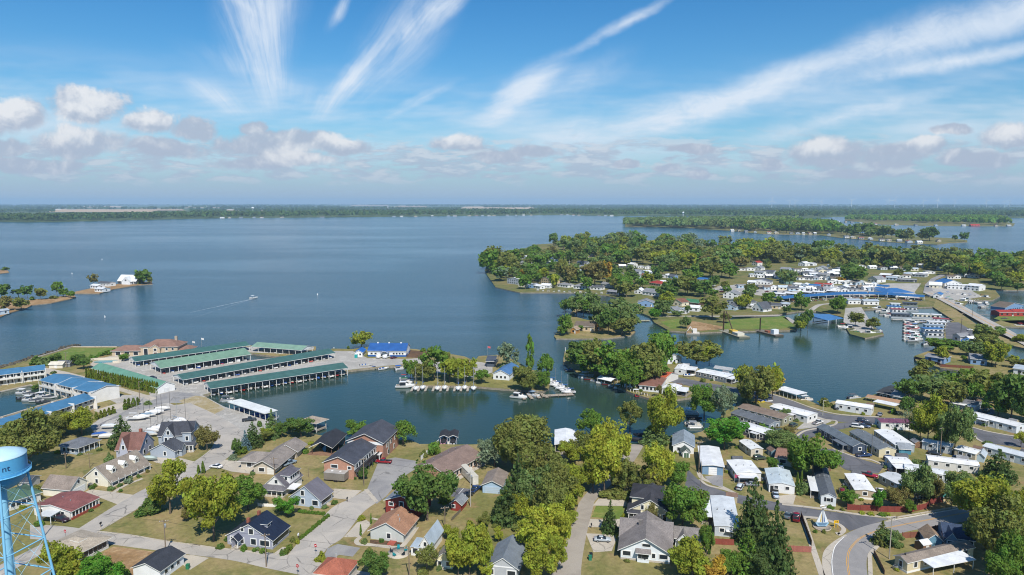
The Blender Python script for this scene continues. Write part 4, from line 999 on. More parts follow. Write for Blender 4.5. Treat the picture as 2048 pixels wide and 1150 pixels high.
b = hs('house', 'dark green hip roofed house behind the water tower legs', 'Z1', 55, 650, 325, 562, 20, 560, wc='dcdcd6', rc='4f6a58'); b.hip(*b.r, 2.8, 1.8); b.wins('f', b.r, 5, .9, 1.1, 1.1)
b = hs('outbuilding', 'small charcoal roofed outbuilding behind the green roofed house', 'Z1', 150, 470, 235, 470, 250, 420, wc='cfccc5', rc='4b4e55'); b.gable(*b.r, 2.4, 1.1); b.win('f', b.r, b.w / 2, 1, .9, .9)
b = hs('house', 'small pale blue house with slate grey hip roof and corner porch', 'Z1', 614, 197, 778, 135, 508, 166, wc='a8b8c8', rc='6f747c')
b.hip(*b.r, 2.7, 1.8, ov=1.0); b.wins('f', b.r, 5, .8, 1.3, 1.4, .4); b.wins('l', b.r, 3, .8, 1.1, 1.2)
for i in range(5): b.post(i * b.w / 4, -.8, 2.5)
b = hs('house', 'lavender grey gabled house with steep brown roof and pointed front gable', 'Z1', 925, 228, 1112, 228, 1222, 152, wc='b9bccb', rc='7c5a52')
b.gable(*b.r, 3.4, 4.6, 'x'); b.gable(b.w * .18, -.5, b.w * .52, b.d * .5, 3.4, 4.4, 'y', og=.3); b.win('f', (0, -.5, 1, 1), b.w * .35, 3.6, .8, 1.4)
b.wins('r', b.r, 2, 1, .9, 1.3); b.win('r', b.r, b.d / 2, 4.2, .8, 1.2); b.chimney(b.o, b.w * .75, b.d * .55, 6, 9.2, .9)
b = hs('house', 'grey blue two storey house with white trimmed gables, turret and wraparound porch', 'M1', 1262, 955, 1525, 945, 1562, 900, wc='a9b3be', rc='454851')
d_ = 9.0; b.gable(0, 0, b.w, d_, 5.6, 3.6, 'x'); b.gable(b.w * .16, -1.0, b.w * .5, d_ * .5, 5.6, 3.4, 'y')
b.win('f', (0, -1, 1, 1), b.w * .33, 6.2, .9, 1.3); b.win('f', (0, -1, 1, 1), b.w * .26, 3.6, .9, 1.4); b.win('f', (0, -1, 1, 1), b.w * .4, 3.6, .9, 1.4)
b.hip(b.w - 2.6, -1.6, b.w + .4, 1.6, 7.0, 4.2, 1.9, ov=.3); 
for sd in 'fr':
    for z in (1, 4): b.win(sd, (b.w - 2.6, -1.6, b.w + .4, 1.6), 1.5, z, .9, 1.5)
b.shed(b.w * .55, -3.4, b.w + 1.6, -1.62, 2.6, 3.3, rc='50535c')
for i in range(6): b.post(b.w * .55 + i * (b.w * .45 + 1.4) / 5, -3.3, 2.65, .3)
b.wins('r', (0, 0, b.w, d_), 3, 1, .9, 1.4); b.wins('r', (0, 0, b.w, d_), 3, 4, .9, 1.4); b.box('porch_floor', b.w * .55, -3.5, -.2, b.w + 1.6, -1.63, .3, CONCRETE)
b = hs('garage_wing', 'single storey grey blue garage wing in front of the turreted house', 'M1', 1195, 1008, 1388, 1018, 1452, 966, wc='acb6c2', rc='4b4f58', cat='garage')
b.gable(*b.r, 2.7, 2.4, 'y'); b.win('f', b.r, b.w * .6, .9, .8, 1.4); b.gable(b.w - 2, b.d * .35, b.w + 1.2, b.d * .75, 2.7, 1.6, 'x'); b.wins('r', b.r, 2, .9, .8, 1.2)
b = hs('house', 'tan hip roofed house with low attic box half hidden behind yellow green tree', 'Z1', 612, 1062, 862, 935, 430, 980, wc='d9d9d6', rc='b0a595')
b.hip(*b.r, 2.8, 1.3, ov=.8); b.wins('f', b.r, 6, .8, 1.1, 1.3, .5); b.hip(b.w * .35, b.d * .3, b.w * .55, b.d * .55, 3.9, .5, ov=.3)
b = hs('garage', 'white garage with black shingle roof at the bottom edge by the driveway', 'Z1', 1060, 1172, 1272, 1202, 1448, 1062, wc='eef0f2', rc='3a3e47', cat='garage')
b.gable(*b.r, 2.7, 1.5, 'y'); b.wins('r', b.r, 3, 1.1, .9, .9)
# ---- centre left
b = hs('house', 'grey gabled house with dark navy metal roof, two chimneys and corner porch', 'Z2', 298, 905, 655, 948, 832, 838, wc='a3a5b4', rc='272f42', rm=SHEETMETAL)
_, rf = b.gable(*b.r, 2.6, 3.6, 'y', rib=1.0)
for u, z, w, h in ((1.6, .8, 1.0, 1.5), (4.5, .8, .8, 1.4), (7.8, .8, 1.4, 1.5), (b.w - 2.2, .8, 2.6, 1.4), (7.2, 3.6, 1.2, 1.4), (4.6, 4.2, .8, .8)): b.win('f', b.r, u, z, w, h)
for i in range(9): b.win('r', b.r, .8 + i * (b.d - 1.6) / 8, .8, 1.1, 1.4)
b.gable(2.4, -1.9, 4.4, 0, 2.5, .9, 'y', wall=False); b.box('porch_wall', 2.5, -1.8, -.2, 2.7, -.02, 2.5); b.post(4.3, -1.75, 2.5); b.box('porch_floor', 2.4, -1.9, -.2, 4.4, -.02, .3, CONCRETE); b.door('f', (2.4, -.1, 4.4, 0), 1.1)
b.chimney(rf, b.w * .36, b.d * .32, 4.8, 6.6); b.chimney(rf, b.w * .4, b.d * .82, 5.0, 6.8)
b.shed(b.w * .60, b.d * .30, b.w * .78, b.d * .55, 5.3, 5.3, rc='272f42', m=SHEETMETAL); b.box('dormer_wall', b.w * .60, b.d * .31, 3.6, b.w * .77, b.d * .54, 5.3)
b.win('r', (0, b.d * .31, b.w * .77, b.d * .54), b.d * .11, 4.5, 1.2, .6)
b = hs('house', 'sky blue gabled house with weathered grey ribbed metal roof', 'Z2', 797, 590, 1035, 622, 1133, 548, wc='b3c1d2', rc='75727a', rm=SHEETMETAL)
b.gable(*b.r, 2.6, 3.7, 'y', rib=1.1); b.win('f', b.r, b.w * .42, .8, 1.0, 1.4); b.win('f', b.r, b.w * .83, .8, 1.8, 1.4); b.win('f', b.r, b.w * .42, 3.4, 1.0, 1.4); b.wins('r', b.r, 5, .8, 1.1, 1.4, .6)
b.steps(b.w + 1.0, b.d * .5, 1.4)
b = hs('house', 'small white house with grey roof, long dormer windows and front porch', 'Z2', 597, 502, 762, 518, 884, 420, wc='eeeeec', rc='66636a')
b.gable(*b.r, 2.8, 3.2, 'y'); b.win('f', b.r, b.w * .55, 3.6, .9, 1.1); b.hip(-.3, -2.2, b.w + .2, .4, 2.5, 1.0, wall=False, rc='6f6c70')
for i in range(5): b.post(-.1 + i * (b.w) / 4, -2.1, 2.5, .2)
b.box('porch_floor', -.3, -2.3, -.2, b.w + .2, -.02, .35, CONCRETE, 'd0ccc4'); b.wins('f', b.r, 3, .8, .9, 1.3)
b.hip(b.w * .45, b.d * .22, b.w * 1.02, b.d * .85, 5.5, 1.2, ov=.4, rc='5f5d66'); b.wins('r', (0, b.d * .22, b.w * 1.02, b.d * .85), 4, 4.0, .9, 1.1, .4); b.wins('f', (b.w * .45, b.d * .22, b.w * 1.02, 1), 2, 4.0, .8, 1.0, .4)
b.box('side_porch_roof', b.w * .8, -.6, 2.3, b.w + 3.4, b.d * .4, 2.45, SHEETMETAL, 'f0f0ee')
b = hs('house', 'long low grey roofed ranch house with tan stone walls by the cul-de-sac', 'Z2', 507, 345, 665, 353, 893, 196, wc='c9bfb0', rc='8d857f')
b.gable(*b.r, 2.8, 1.9, 'y', ov=1.2, og=.8); b.win('f', b.r, b.w * .4, .9, 1.8, 1.2); b.door('f', b.r, b.w * .85, 2.4, 2.3, 'e8e6e0', 'garage_door'); b.wins('r', b.r, 6, .8, 1.3, 1.4)
b.hip(-6.5, b.d * .2, b.w * .6, b.d * .62, 2.8, 2.0, ov=.9); b.win('f', (-6.5, b.d * .2, 0, 1), 3, .8, 1.6, 1.4); b.gable(b.w * .1, b.d * .8, b.w * 1.15, b.d + 4, 2.8, 2.0, 'y', ov=.9)
b = hs('apartment_building', 'long two storey red brick building with charcoal roof and balcony side', 'Z2', 1066, 372, 1302, 393, 1488, 237, wc='b88a74', rc='474b56', wm=BRICK, cat='building')
b.gable(*b.r, 5.2, 2.2, 'y', og=.6); b.win('f', b.r, b.w * .35, 3.5, 2.2, 1.0); b.win('f', b.r, b.w * .85, 3.4, 1.0, .9)
b.box('upper_siding', b.w + .01, .2, 3.0, b.w + .25, b.d - .2, 5.1, SIDING, 'c3c6c8'); b.box('balcony', b.w + .02, .4, 2.5, b.w + 1.5, b.d - .4, 2.68, WOOD, '4a4a4e'); b.box('balcony_rail', b.w + 1.42, .4, 2.68, b.w + 1.5, b.d - .4, 3.6, METAL, '404248')
for i in range(7): b.post(b.w + 1.4, .6 + i * (b.d - 1.2) / 6, 2.55, .14, '505258')
b.wins('r', (0, 0, b.w + .24, b.d), 8, 3.4, 1.2, 1.2, .8); b.wins('r', b.r, 6, .9, 1.1, 1.3, 1.2)
b = hs('apartment_building', 'tall brick building with charcoal roof and white front gable at the harbour', 'M3', 62, 1092, 345, 1112, 457, 992, wc='ad806b', rc='4a4d57', wm=BRICK, cat='building')
b.gable(*b.r, 6.4, 2.9, 'y', og=.7); b.box('gable_siding', .1, -.08, 5.4, b.w - .1, -.01, 6.5, SIDING, 'f0f0ee'); b.win('r', b.r, b.d * .35, .6, 1.0, 4.6); b.wins('r', b.r, 3, 3.8, 1.0, 1.3, 1.5); b.wins('r', b.r, 2, .9, 1.0, 1.3, 2)
b.box('entry_canopy', b.w * .55, -2.6, 2.7, b.w * .98, -.1, 2.9, SHEETMETAL, 'e6e6e6')
for x in (.57, .96): b.post(b.w * x, -2.5, 2.7, .2)
b = hs('boathouse', 'black gabled boathouse over the harbour beside the brick building', 'M2', 1088, 1062, 1242, 1068, 1342, 966, wc='8f8a80', rc='33363e', cat='boathouse')
b.gable(*b.r, 3.0, 1.7, 'y', wall=False, ov=.8, og=1.0); b.box('rear_wall', .2, b.d - .3, -1, b.w - .2, b.d - .1, 3, SIDING, 'a9aaac'); b.box('deck', -1.5, -1.2, -.6, b.w + 1, 2.4, .1, WOOD, '8c6d58')
for x in (0, b.w):
    for y in (0, b.d / 2, b.d): b.post(x, y, 4, .25, '6d5348', -1)
b = hs('boathouse', 'tan pyramid roofed boathouse standing on posts in the harbour', 'M2', 1012, 850, 1122, 874, 1158, 835, rc='a19587', cat='boathouse')
b.hip(*b.r, 3.0, 1.4, wall=False, ov=.9); b.box('deck', 0, 0, -.6, b.w, b.d, -.05, WOOD, '9c9488'); b.box('rail', .1, .05, .0, b.w, .12, .9, PAINT, 'd8d8d4')
for x in (.1, b.w / 2, b.w - .1):
    for y in (.1, b.d - .1): b.post(x, y, 4.4, .22, 'd8d4cc', -1.4)
A, Bq, d = tri('M2', 430, 708, 716, 803, 872, 800)
b = Bd('covered_dock', 'long flat white roofed boat dock beside the gravel lot and dark pickup', A, Bq, 'boat shelter', None, .9); b.box('roof', -.4, -.5, 3.3, b.w + .4, d + .5, 3.55, SHEETMETAL, 'eceeea')
for i in range(8):
    for y in (.1, d - .1): b.post(i * b.w / 7, y, 4.4, .18, 'e8e8e4', -1.1)
for i in range(7): b.box('rafter', i * b.w / 7 - .06, 0, 3.1, i * b.w / 7 + .06, d, 3.3, WOOD, 'a09a90')
b.box('walkway', 0, 0, -.3, b.w, 1.2, .06, WOOD, '9a9184')
for i in range(8):
    q = A + (Bq - A) * ((i + .5) / 8); nrm = Vector((-(Bq - A).y, (Bq - A).x, 0)).normalized()
    boat('covered' if i % 3 else 'pontoon', 'covered boat in the %s berth from the far end under the flat white dock roof' % ORD[i], q + nrm * 4.6, b.rz + R(90), ['e8e8e8', '2c4f9a', '3a64b8', 'f0f0ee'][i % 4], ['2c57b0', '24478c', '7a7f88', '38393d'][i % 4], 'boats under the flat white dock roof')
b = hs('apartment_building', 'single storey brick building with long brown shingle roof near the shore', 'Z3', 600, 425, 884, 262, 470, 330, wc='b58e72', rc='82705f', wm=BRICK, cat='building')
b.d = 12.5; b.r = (0, 0, b.w, 12.5); b.rc = '85726a'; b.gable(*b.r, 3.1, 2.3, 'x', ov=.7); b.wins('f', b.r, 9, .8, 1.0, 1.4, 1.2)
for i in range(5): b.door('f', b.r, 2 + i * (b.w - 4) / 4, 1.0, 2.2, 'eeeeea')
b.box('patio', 0, -2.0, -.2, b.w, -.02, .08, CONCRETE)
for i in range(4): cyl('roof_vent', b.o, (b.w * (.2 + .2 * i), 8.0, 5.2), .35, .6, METAL, '9a9a9a')
b = hs('barn_house', 'barn red two storey house with grey blue roof under the big dark tree', 'Z3', 125, 668, 378, 705, 440, 590, wc='8e3b36', rc='808a96')
b.gable(*b.r, 4.4, 1.8, 'y'); b.win('f', b.r, b.w * .18, 3.0, 1.2, .9); b.win('f', b.r, b.w * .5, 3.0, 1.1, 1.4); b.win('f', b.r, b.w * .86, 2.7, 1.2, 1.2); b.win('f', b.r, b.w * .24, .7, 1.0, 1.1)
b = hs('house', 'pale grey house with rust brown shingle roof and ramp by teal chairs', 'Z3', 5, 862, 265, 893, 370, 764, wc='c9cdc9', rc='a37c64')
b.gable(*b.r, 2.6, 2.5, 'y', ov=.7, og=.5); b.win('f', b.r, b.w * .56, .8, 1.0, 1.3); b.wins('r', b.r, 4, .9, .9, 1.1); b.box('ramp', b.w * .6, -2.2, -.1, b.w * .8, -.02, .25, WOOD, 'a8584a')
for x, y in ((.62, .55), (.75, .35)): cyl('roof_vent', b.o, (b.w * x, b.d * y, 4.6), .3, 1.0, METAL, 'e0e0e0')
b = hs('cottage', 'narrow white cottage with pale blue metal roof beside gravel drive', 'Z3', 400, 996, 478, 1006, 566, 872, wc='f0f0ee', rc='b4c3d0', rm=SHEETMETAL)
b.gable(*b.r, 3.2, 2.2, 'y', rib=.8); b.shed(-2.4, -.4, -.02, 4, 2.2, 2.5, wall=True, rc='b4c3d0'); b.win('f', (-2.4, -.4, 0, 4), 1.2, .8, 1.3, 1.2); b.win('f', b.r, b.w / 2, 2.8, .7, 1.0)
b = hs('cottage', 'tiny cream cottage with front door and brown roof among yellow trees', 'Z3', 530, 1090, 652, 1106, 690, 1010, wc='ece3bd', rc='8b8377')
b.gable(*b.r, 2.6, 1.6, 'y'); b.win('f', b.r, b.w * .2, .8, .8, 1.0); b.win('f', b.r, b.w * .8, .8, 1.4, 1.0); b.door('f', b.r, b.w * .5); b.steps(b.w * .5, 0, 1.2, 2)
b = hs('house', 'grey house with ribbed slate blue metal roof at the bottom beside the alley', 'Z3', 945, 1168, 1165, 1192, 1242, 1005, wc='b9bcc0', rc='7e8792', rm=SHEETMETAL)
b.gable(*b.r, 3.0, 2.3, 'y', rib=.9, ov=.6); b.win('f', b.r, b.w * .8, 1.0, 1.9, 1.2); b.win('f', b.r, b.w * .1, 1.0, .8, 1.2); b.box('gable_siding', .2, -.07, 2.9, b.w - .2, -.01, 3.2, SIDING, 'f2f2f2')
b = hs('house', 'terracotta hip roof house cut by the bottom edge near the corner', 'Z2', 1000, 1218, 1230, 1245, 1260, 1120, wc='d9cfc0', rc='a66450'); b.hip(*b.r, 2.8, 2.4); b.wins('f', b.r, 3, .8)
rod('flue', b.o, (b.w * .5, b.d * .5, 4.8), (b.w * .5, b.d * .5, 6.3), .35, METAL, 'e8e8e8')
b = hs('shed', 'small red shed with grey roof behind the big dark tree', 'Z3', 642, 636, 722, 647, 756, 592, wc='8f3c36', rc='868c92', cat='shed'); b.gable(*b.r, 2.2, 1.2, 'y'); b.win('f', b.r, b.w * .25, 1, .8, .8)
b = hs('garage', 'light blue garage with brown grey gable roof beside the pines', 'Z3', 893, 497, 1045, 507, 1100, 405, wc='a9c3da', rc='8b8078', cat='garage'); b.gable(*b.r, 2.7, 1.4, 'y', og=.5); b.door('f', b.r, b.w * .5, 4.6, 2.2, 'b7cbdd', 'garage_door')
b = hs('storage_trailer', 'long off white box trailer parked behind the blue pickup', 'Z3', 815, 450, 860, 442, 938, 312, wc='e3dfd2', cat='trailer'); b.box('body', 0, 0, .5, b.w, b.d, 3.2, SHEETMETAL, 'e3dfd2'); b.box('roof_edge', -.05, -.05, 3.2, b.w + .05, b.d + .05, 3.3, PAINT, 'cfcabc')
for i in range(12): b.box('side_rib', -.03, .6 + i * (b.d - 1) / 12, .6, -.001, .68 + i * (b.d - 1) / 12, 3.1, SHEETMETAL, 'c9c4b4')
for y in (1.5, b.d - 3, b.d - 1.8):
    for x in (.2, b.w - .2): w_ = link('wheel', _wm[0], b.o); w_.location = (x, y, .4); w_.rotation_euler = (0, 0, R(90)); w_.scale = (1.2, 1.2, 1.2)
flat('parking_lot', PL('Z3', 618, 475, 675, 455, 800, 468, 790, 530, 700, 535, 600, 520), zr + .004, ASPHALT)
for i in range(3): strip('bay_line', PL('Z3', 640 + 62 * i, 505 + 4 * i, 676 + 66 * i, 460 + 3 * i), .14, zr + .02, LINEW)
b = hs('cargo_trailer', 'bronze enclosed cargo trailer parked by the brick gable wall', 'Z2', 1062, 405, 1225, 420, 1248, 385, wc='8f8a82', cat='trailer')
b.box('body', 0, 0, .6, b.w, b.d, 2.9, SHEETMETAL, '8d877f'); b.box('roof', -.05, -.05, 2.9, b.w + .05, b.d + .05, 3.0, SHEETMETAL, 'b4b2ae')
for x in (b.w * .52, b.w * .62):
    for y in (0, b.d): w_ = link('wheel', _wm[0], b.o); w_.location = (x, y, .36)
for x in (.3, .7): b.box('roof_hatch', b.w * x - .3, b.d * .4, 3.0, b.w * x + .3, b.d * .6, 3.12, PAINT, 'e8e8e8')
# ---- centre right
b = hs('boathouse', 'white metal roofed boathouse on the shore between the yellow trees', 'M4', 440, 1062, 605, 1066, 645, 950, wc='d0d0cc', rc='e9ecef', rm=SHEETMETAL, cat='boathouse')
b.gable(*b.r, 3.6, .7, 'y', wall=False, og=.5, rib=1.2); b.box('rear_wall', 0, b.d - .2, -.5, b.w, b.d, 3.6, SIDING, 'cfcfca')
for x in (0, b.w * .33, b.w * .66, b.w): 
    for y in (0, b.d * .5, b.d): b.post(x, y, 3.8, .2, 'b8b4ac', -.3)
b.box('deck', -.2, -2.5, -.3, b.w + .2, 3, .12, WOOD, '9b9286')
b = hs('house', 'small white house with blue grey roof at the water beyond gold tree', 'Z4', 975, 178, 1140, 192, 1128, 95, wc='f1f1ef', rc='8996a3'); b.gable(*b.r, 2.7, 1.8, 'y'); b.win('f', b.r, b.w * .28, .9, 1.1, 1.2); b.wins('r', b.r, 2, .9)
b = hs('shed', 'little white double door shed with round dark green roof', 'Z4', 1052, 218, 1110, 220, 1100, 170, wc='f2f2f0', rc='53605a', cat='shed')
b.gable(*b.r, 1.9, 1.1, 'y'); b.door('f', b.r, b.w * .33, b.w * .3, 1.7, '55705c'); b.door('f', b.r, b.w * .67, b.w * .3, 1.7, '55705c')
b = hs('garage', 'blue garage with broad flat white roof and white overhead door', 'Z4', 1207, 350, 1372, 362, 1366, 210, wc='7d9cb8', rc='eceef0', rm=SHEETMETAL, cat='garage'); b.gable(*b.r, 3.1, .35, 'y', og=.5); b.door('f', b.r, b.w * .5, b.w * .4, 2.6, 'f4f4f2', 'garage_door')
b = hs('house', 'cream house with black roof, upper storey and small front porch', 'Z4', 618, 702, 965, 742, 985, 640, wc='ece4c4', rc='44454c')
b.d = 12; b.r = (0, 0, b.w, 12); b.gable(*b.r, 2.7, 3.6, 'y'); b.hip(b.w * .06, 3.4, b.w * .74, 12.6, 5.4, 1.8, ov=.6, rc='3c3d44')
for u, z, w, h in ((1.4, .9, 1.8, 1.3), (4.7, .7, 2.6, 1.6), (8.2, .9, 1.2, 1.1), (10.2, .3, .9, 2.0), (4.0, 3.3, .7, 1.2), (6.0, 3.4, .7, 1.2)): b.win('f', b.r, min(u, b.w - 1), z, w, h)
b.box('porch_floor', .2, -1.6, -.2, 3.2, -.02, .4, WOOD, 'e6e6e2')
for x in (.3, 1.7, 3.1): b.post(x, -1.5, 2.5)
b.shed(0, -1.7, 3.4, -.02, 2.5, 2.9)
b = hs('house', 'white bungalow with grey cross gabled roof and awning over front windows', 'Z4', 560, 1022, 950, 1064, 985, 900, wc='e6ecf0', rc='857f7d')
b.d = 15; b.r = (0, 0, b.w, 15); b.gable(*b.r, 2.9, 3.4, 'y', ov=.8, og=.7); b.gable(-.6, 7.5, b.w + .6, 14.6, 2.9, 2.9, 'x', ov=.6)
for u, w, h in ((1.5, 1.9, 1.1), (b.w * .46, 2.0, 1.3), (b.w * .67, .8, 1.1), (b.w * .87, 2.0, 1.1)): b.win('f', b.r, u, 1.2, w, h)
b.win('f', b.r, b.w * .52, 4.0, 2.0, .7); b.shed(b.w * .32, -1.3, b.w * .6, -.02, 2.6, 3.3); b.box('bay_wall', b.w * .34, -.7, -.2, b.w * .58, -.02, 2.7); b.wins('f', (b.w * .34, -.7, b.w * .58, 0), 3, 1.1, .8, 1.2, .2)
b.box('foundation', -.03, -.03, -.3, b.w + .03, 15.03, .5, CONCRETE, 'b8a890'); b.wins('l', b.r, 4, 1.2); b.chimney(b.o, b.w * .36, 9, 4.5, 6.6, .6, '77726e')
b = hs('garage', 'white garage with grey roof joined right of the cross gabled bungalow', 'Z4', 992, 925, 1190, 946, 1200, 860, wc='e4e9ee', rc='827d7b', cat='garage'); b.gable(*b.r, 2.6, 1.6, 'x'); b.gable(b.w * .1, -.8, b.w * .55, 3, 2.6, 1.5, 'y'); b.door('f', (b.w * .1, -.8, b.w * .55, 3), b.w * .22, b.w * .3, 2.1, 'f0f0ee', 'garage_door'); b.wins('r', b.r, 2, 1)
A, Bq, d = tri('Z4', 1305, 838, 1502, 858, 1490, 610); m_ = mobile_home('grey sided trailer with wide pale flat roof shaded by the tall pine', A, Bq, 20, 'c3cbd2', 'd9dfe3', 2.8, .3, axis='y', porch=('l', .3, .95, 3.2, 'eef2f4'))
m_.box('awning', m_.w * .45, -1.2, 2.0, m_.w * .8, -.05, 2.1, SHEETMETAL, 'f4f6f8')
A, Bq, d = tri('Z5', 308, 142, 402, 212, 474, 190); mobile_home('short beige trailer with white ribbed roof and two window awnings', A, Bq, d, 'cfc6b4', 'eceff0', 2.7, .5)
A, Bq, d = tri('Z5', 282, 402, 482, 405, 548, 285); mobile_home('white trailer with stepped flat white roof and flag on its porch', A, Bq, 11, 'e4e2dc', 'f0f2f3', 2.7, .3, porch=('f', .0, .8, 3.4, 'eef0f1'), axis='y')
b = hs('house', 'beige house with reddish brown roof behind the large oak', 'Z5', 597, 272, 762, 300, 800, 225, wc='d3cbb6', rc='8b6a5c'); b.gable(*b.r, 2.6, 1.4, 'x'); b.win('f', b.r, b.w * .35, 1, 2, 1.1)
A, Bq, d = tri('Z5', 545, 492, 748, 512, 765, 352); m_ = mobile_home('white house trailer with pale blue low roof and open carport bay', A, Bq, 13, 'e9eaea', 'cbd8de', 2.7, .7, axis='y'); m_.box('carport_opening', .4, -.06, 0, m_.w * .38, -.01, 2.2, DARK)  # dark panel on the wall paints in the shade of the open bay
A, Bq, d = tri('Z5', 957, 592, 1077, 607, 1092, 352); m_ = mobile_home('white trailer with charcoal shingle roof and black shutters by the entrance road', A, Bq, d, 'dfe4e8', '5f656d', 2.8, 1.0, SHINGLE, axis='y', porch=('l', .15, .6, 2.6, 'eceeee'))
for x in (.28, .72): m_.box('shutter', m_.w * x - .25, -.1, 1.3, m_.w * x + .25, -.03, 2.5, PAINT, '2b2c30')
A, Bq, d = tri('Z5', 1226, 542, 1386, 556, 1310, 360); mobile_home('tan trailer with bright white roof left of the maroon pickup', A, Bq, 13, 'b8a890', 'f2f3f2', 2.7, .4, axis='y', sk_c='f2f2f0')
A, Bq, d = tri('Z6', 432, 418, 655, 532, 705, 470); mobile_home('grey trailer with bowed silver roof beside the maroon pickup', A, Bq, d, 'b3aea4', 'd7dbdd', 2.7, .6)
A, Bq, d = tri('M6', -60, 905, 226, 1064, 306, 1040); m_ = mobile_home('navy trailer with dark grey shingle roof and covered porch on the loop', A, Bq, d, '4a5668', '65707a', 2.9, 1.1, SHINGLE, porch=('f', .6, .9, 2.4, '70767c'))
A, Bq, d = tri('M6', 200, 942, 434, 1090, 510, 1052); mobile_home('cream ended trailer with dark grey roof between navy and white trailers', A, Bq, d, 'd9cfae', '6d757c', 2.9, 1.0, SHINGLE)
A, Bq, d = tri('M6', 395, 930, 560, 1048, 648, 1005); mobile_home('grey trailer with white roof dappled by tree shade', A, Bq, d, 'a3aeb2', 'f0f2f3', 2.8, .5)
A, Bq, d = tri('M6', 450, 868, 705, 876, 712, 800); mobile_home('white trailer with maroon metal roof near the two birch trunks', A, Bq, 6, 'e9e9e6', '7d4d62', 2.8, .6)
A, Bq, d = tri('M6', 90, 712, 372, 758, 466, 742); mobile_home('long white waterfront trailer with white roof and small deck steps', A, Bq, d, 'dfe3e6', 'f1f2f2', 3.0, .7)
A, Bq, d = tri('M6', 775, 1022, 1010, 1068, 1030, 1020); mobile_home('shaded white trailer under the tall yellow green maple', A, Bq, 4.5, 'c2c8cc', 'dfe6ee', 2.8, .4)
A, Bq, d = tri('M6', 1032, 1082, 1196, 1126, 1228, 1090); mobile_home('beige trailer with white roof and red brown flower bed', A, Bq, d, 'd0c3a8', 'eef0f1', 2.8, .5)
A, Bq, d = tri('M6', 1255, 1062, 1640, 1168, 1660, 1120); mobile_home('very long pale grey trailer at the right edge behind the pine', A, Bq, 5.5, 'c0ccd4', 'd4dbe0', 2.9, .6)
A, Bq, d = tri('M6', 1140, 802, 1522, 902, 1555, 872); mobile_home('long white trailer with stepped front along the upper right road', A, Bq, d, 'e1e6ea', 'eef0f2', 2.9, .5, porch=('f', .22, .45, 2.2, 'f0f2f4'))
A, Bq, d = tri('M6', 1005, 690, 1205, 728, 1230, 660); mobile_home('dark roofed trailer with bright white front awning under the trees', A, Bq, 8, 'b7bcc0', '6f7278', 2.8, .8, SHINGLE, porch=('f', 0, 1, 2.6, 'f4f5f5'))
A, Bq, d = tri('Z6', 530, 320, 698, 330, 700, 270); mobile_home('white roofed carport trailer at the end of the loop street', A, Bq, 6, 'd8dadb', 'f4f5f5', 2.7, .3, porch=('f', 0, .75, 4.2, 'f0f2f3'))
A, Bq, d = tri('Z6', 640, 372, 985, 425, 1010, 380); mobile_home('long silver white trailer behind the fence trees', A, Bq, 5, 'bfc4c8', 'e4e8ea', 2.7, .4, porch=('b', 0, .5, 2.5, 'eaeeee'))
A, Bq, d = tri('Z6', 825, 300, 1228, 352, 1245, 300); mobile_home('long trailer with brilliant white roof and dish on the wall', A, Bq, 5.5, 'd9d6cf', 'f6f6f6', 2.8, .45)
b = hs('mobile_home', 'trailer with arched brown grey roof and white carport at bottom right', 'Z6', 656, 1138, 1180, 1012, 530, 1088, wc='d4c8a8', rc='8c8177', cat='mobile home', group='mobile homes in the trailer park')
b.gable(*b.r, 2.8, .8, 'x', ov=.3); b.wins('f', b.r, 6, 1.2, 1.0, 1.3); b.win('l', b.r, b.d * .5, 1.0, .8, 1.4); b.box('skirting', -.05, -.05, -.3, b.w + .05, b.d + .05, .5, PAINT, 'e9e9e6'); cyl('roof_vent', b.o, (1.2, b.d * .5, 3.9), .4, .6, METAL, '404040')
b = hs('carport', 'white ribbed carport on posts in front of the arched roof trailer', 'Z6', 965, 1150, 1190, 1105, 1030, 1000, rc='eef2f5', rm=SHEETMETAL, cat='carport'); b.shed(-4, 0, b.w, 5.5, 2.5, 2.9)
for x in (-3.8, b.w * .3, b.w - .2):
    for y in (.2, 5.2): b.post(x, y, 2.5, .12)
b = hs('house', 'blue house with navy shingle roof and glazed porch by the road', 'Z6', 950, 915, 1182, 952, 1215, 850, wc='8ea6b8', rc='3b4a63'); b.gable(*b.r, 2.7, 1.8, 'x', ov=.5); b.gable(b.w * .02, -1.5, b.w * .4, 3, 2.7, 1.6, 'y'); b.wins('f', (b.w * .5, -.0, b.w, 3), 4, .8, 1.2, 1.5, .4); b.win('f', (0, -1.5, b.w * .4, 3), b.w * .2, .8, 1.6, 1.3)
b = hs('shed', 'teal shed with brown shingle roof beside the fenced lawn', 'Z6', 815, 930, 932, 942, 945, 870, wc='6f9cb4', rc='98826c', cat='shed'); b.gable(*b.r, 2.3, 1.5, 'y')
b = hs('shed', 'tan playhouse shed with teal roof at the end of the red fence', 'Z6', 945, 580, 1003, 584, 1008, 540, wc='d5c096', rc='2f8f94', cat='shed'); b.gable(*b.r, 2.2, 1.2, 'x'); b.door('f', b.r, b.w / 2, .9, 1.8, 'c8b083')
b = hs('shed', 'cream gabled garden shed beside the dark roofed trailer end', 'M6', 456, 1078, 535, 1084, 556, 1050, wc='d8d0b2', rc='cfc7a8', cat='shed'); b.gable(*b.r, 2.2, 1.2, 'y'); b.door('f', b.r, b.w / 2, 1.4, 1.8, 'e0d9be')
b = hs('shed', 'teal blue garden shed with grey roof near the cream shed', 'M6', 595, 1062, 690, 1068, 692, 1035, wc='4f8ca4', rc='8b929a', cat='shed'); b.gable(*b.r, 2.1, 1.3, 'x'); b.door('f', b.r, b.w * .3, 1.2, 1.7, '5d98ae')
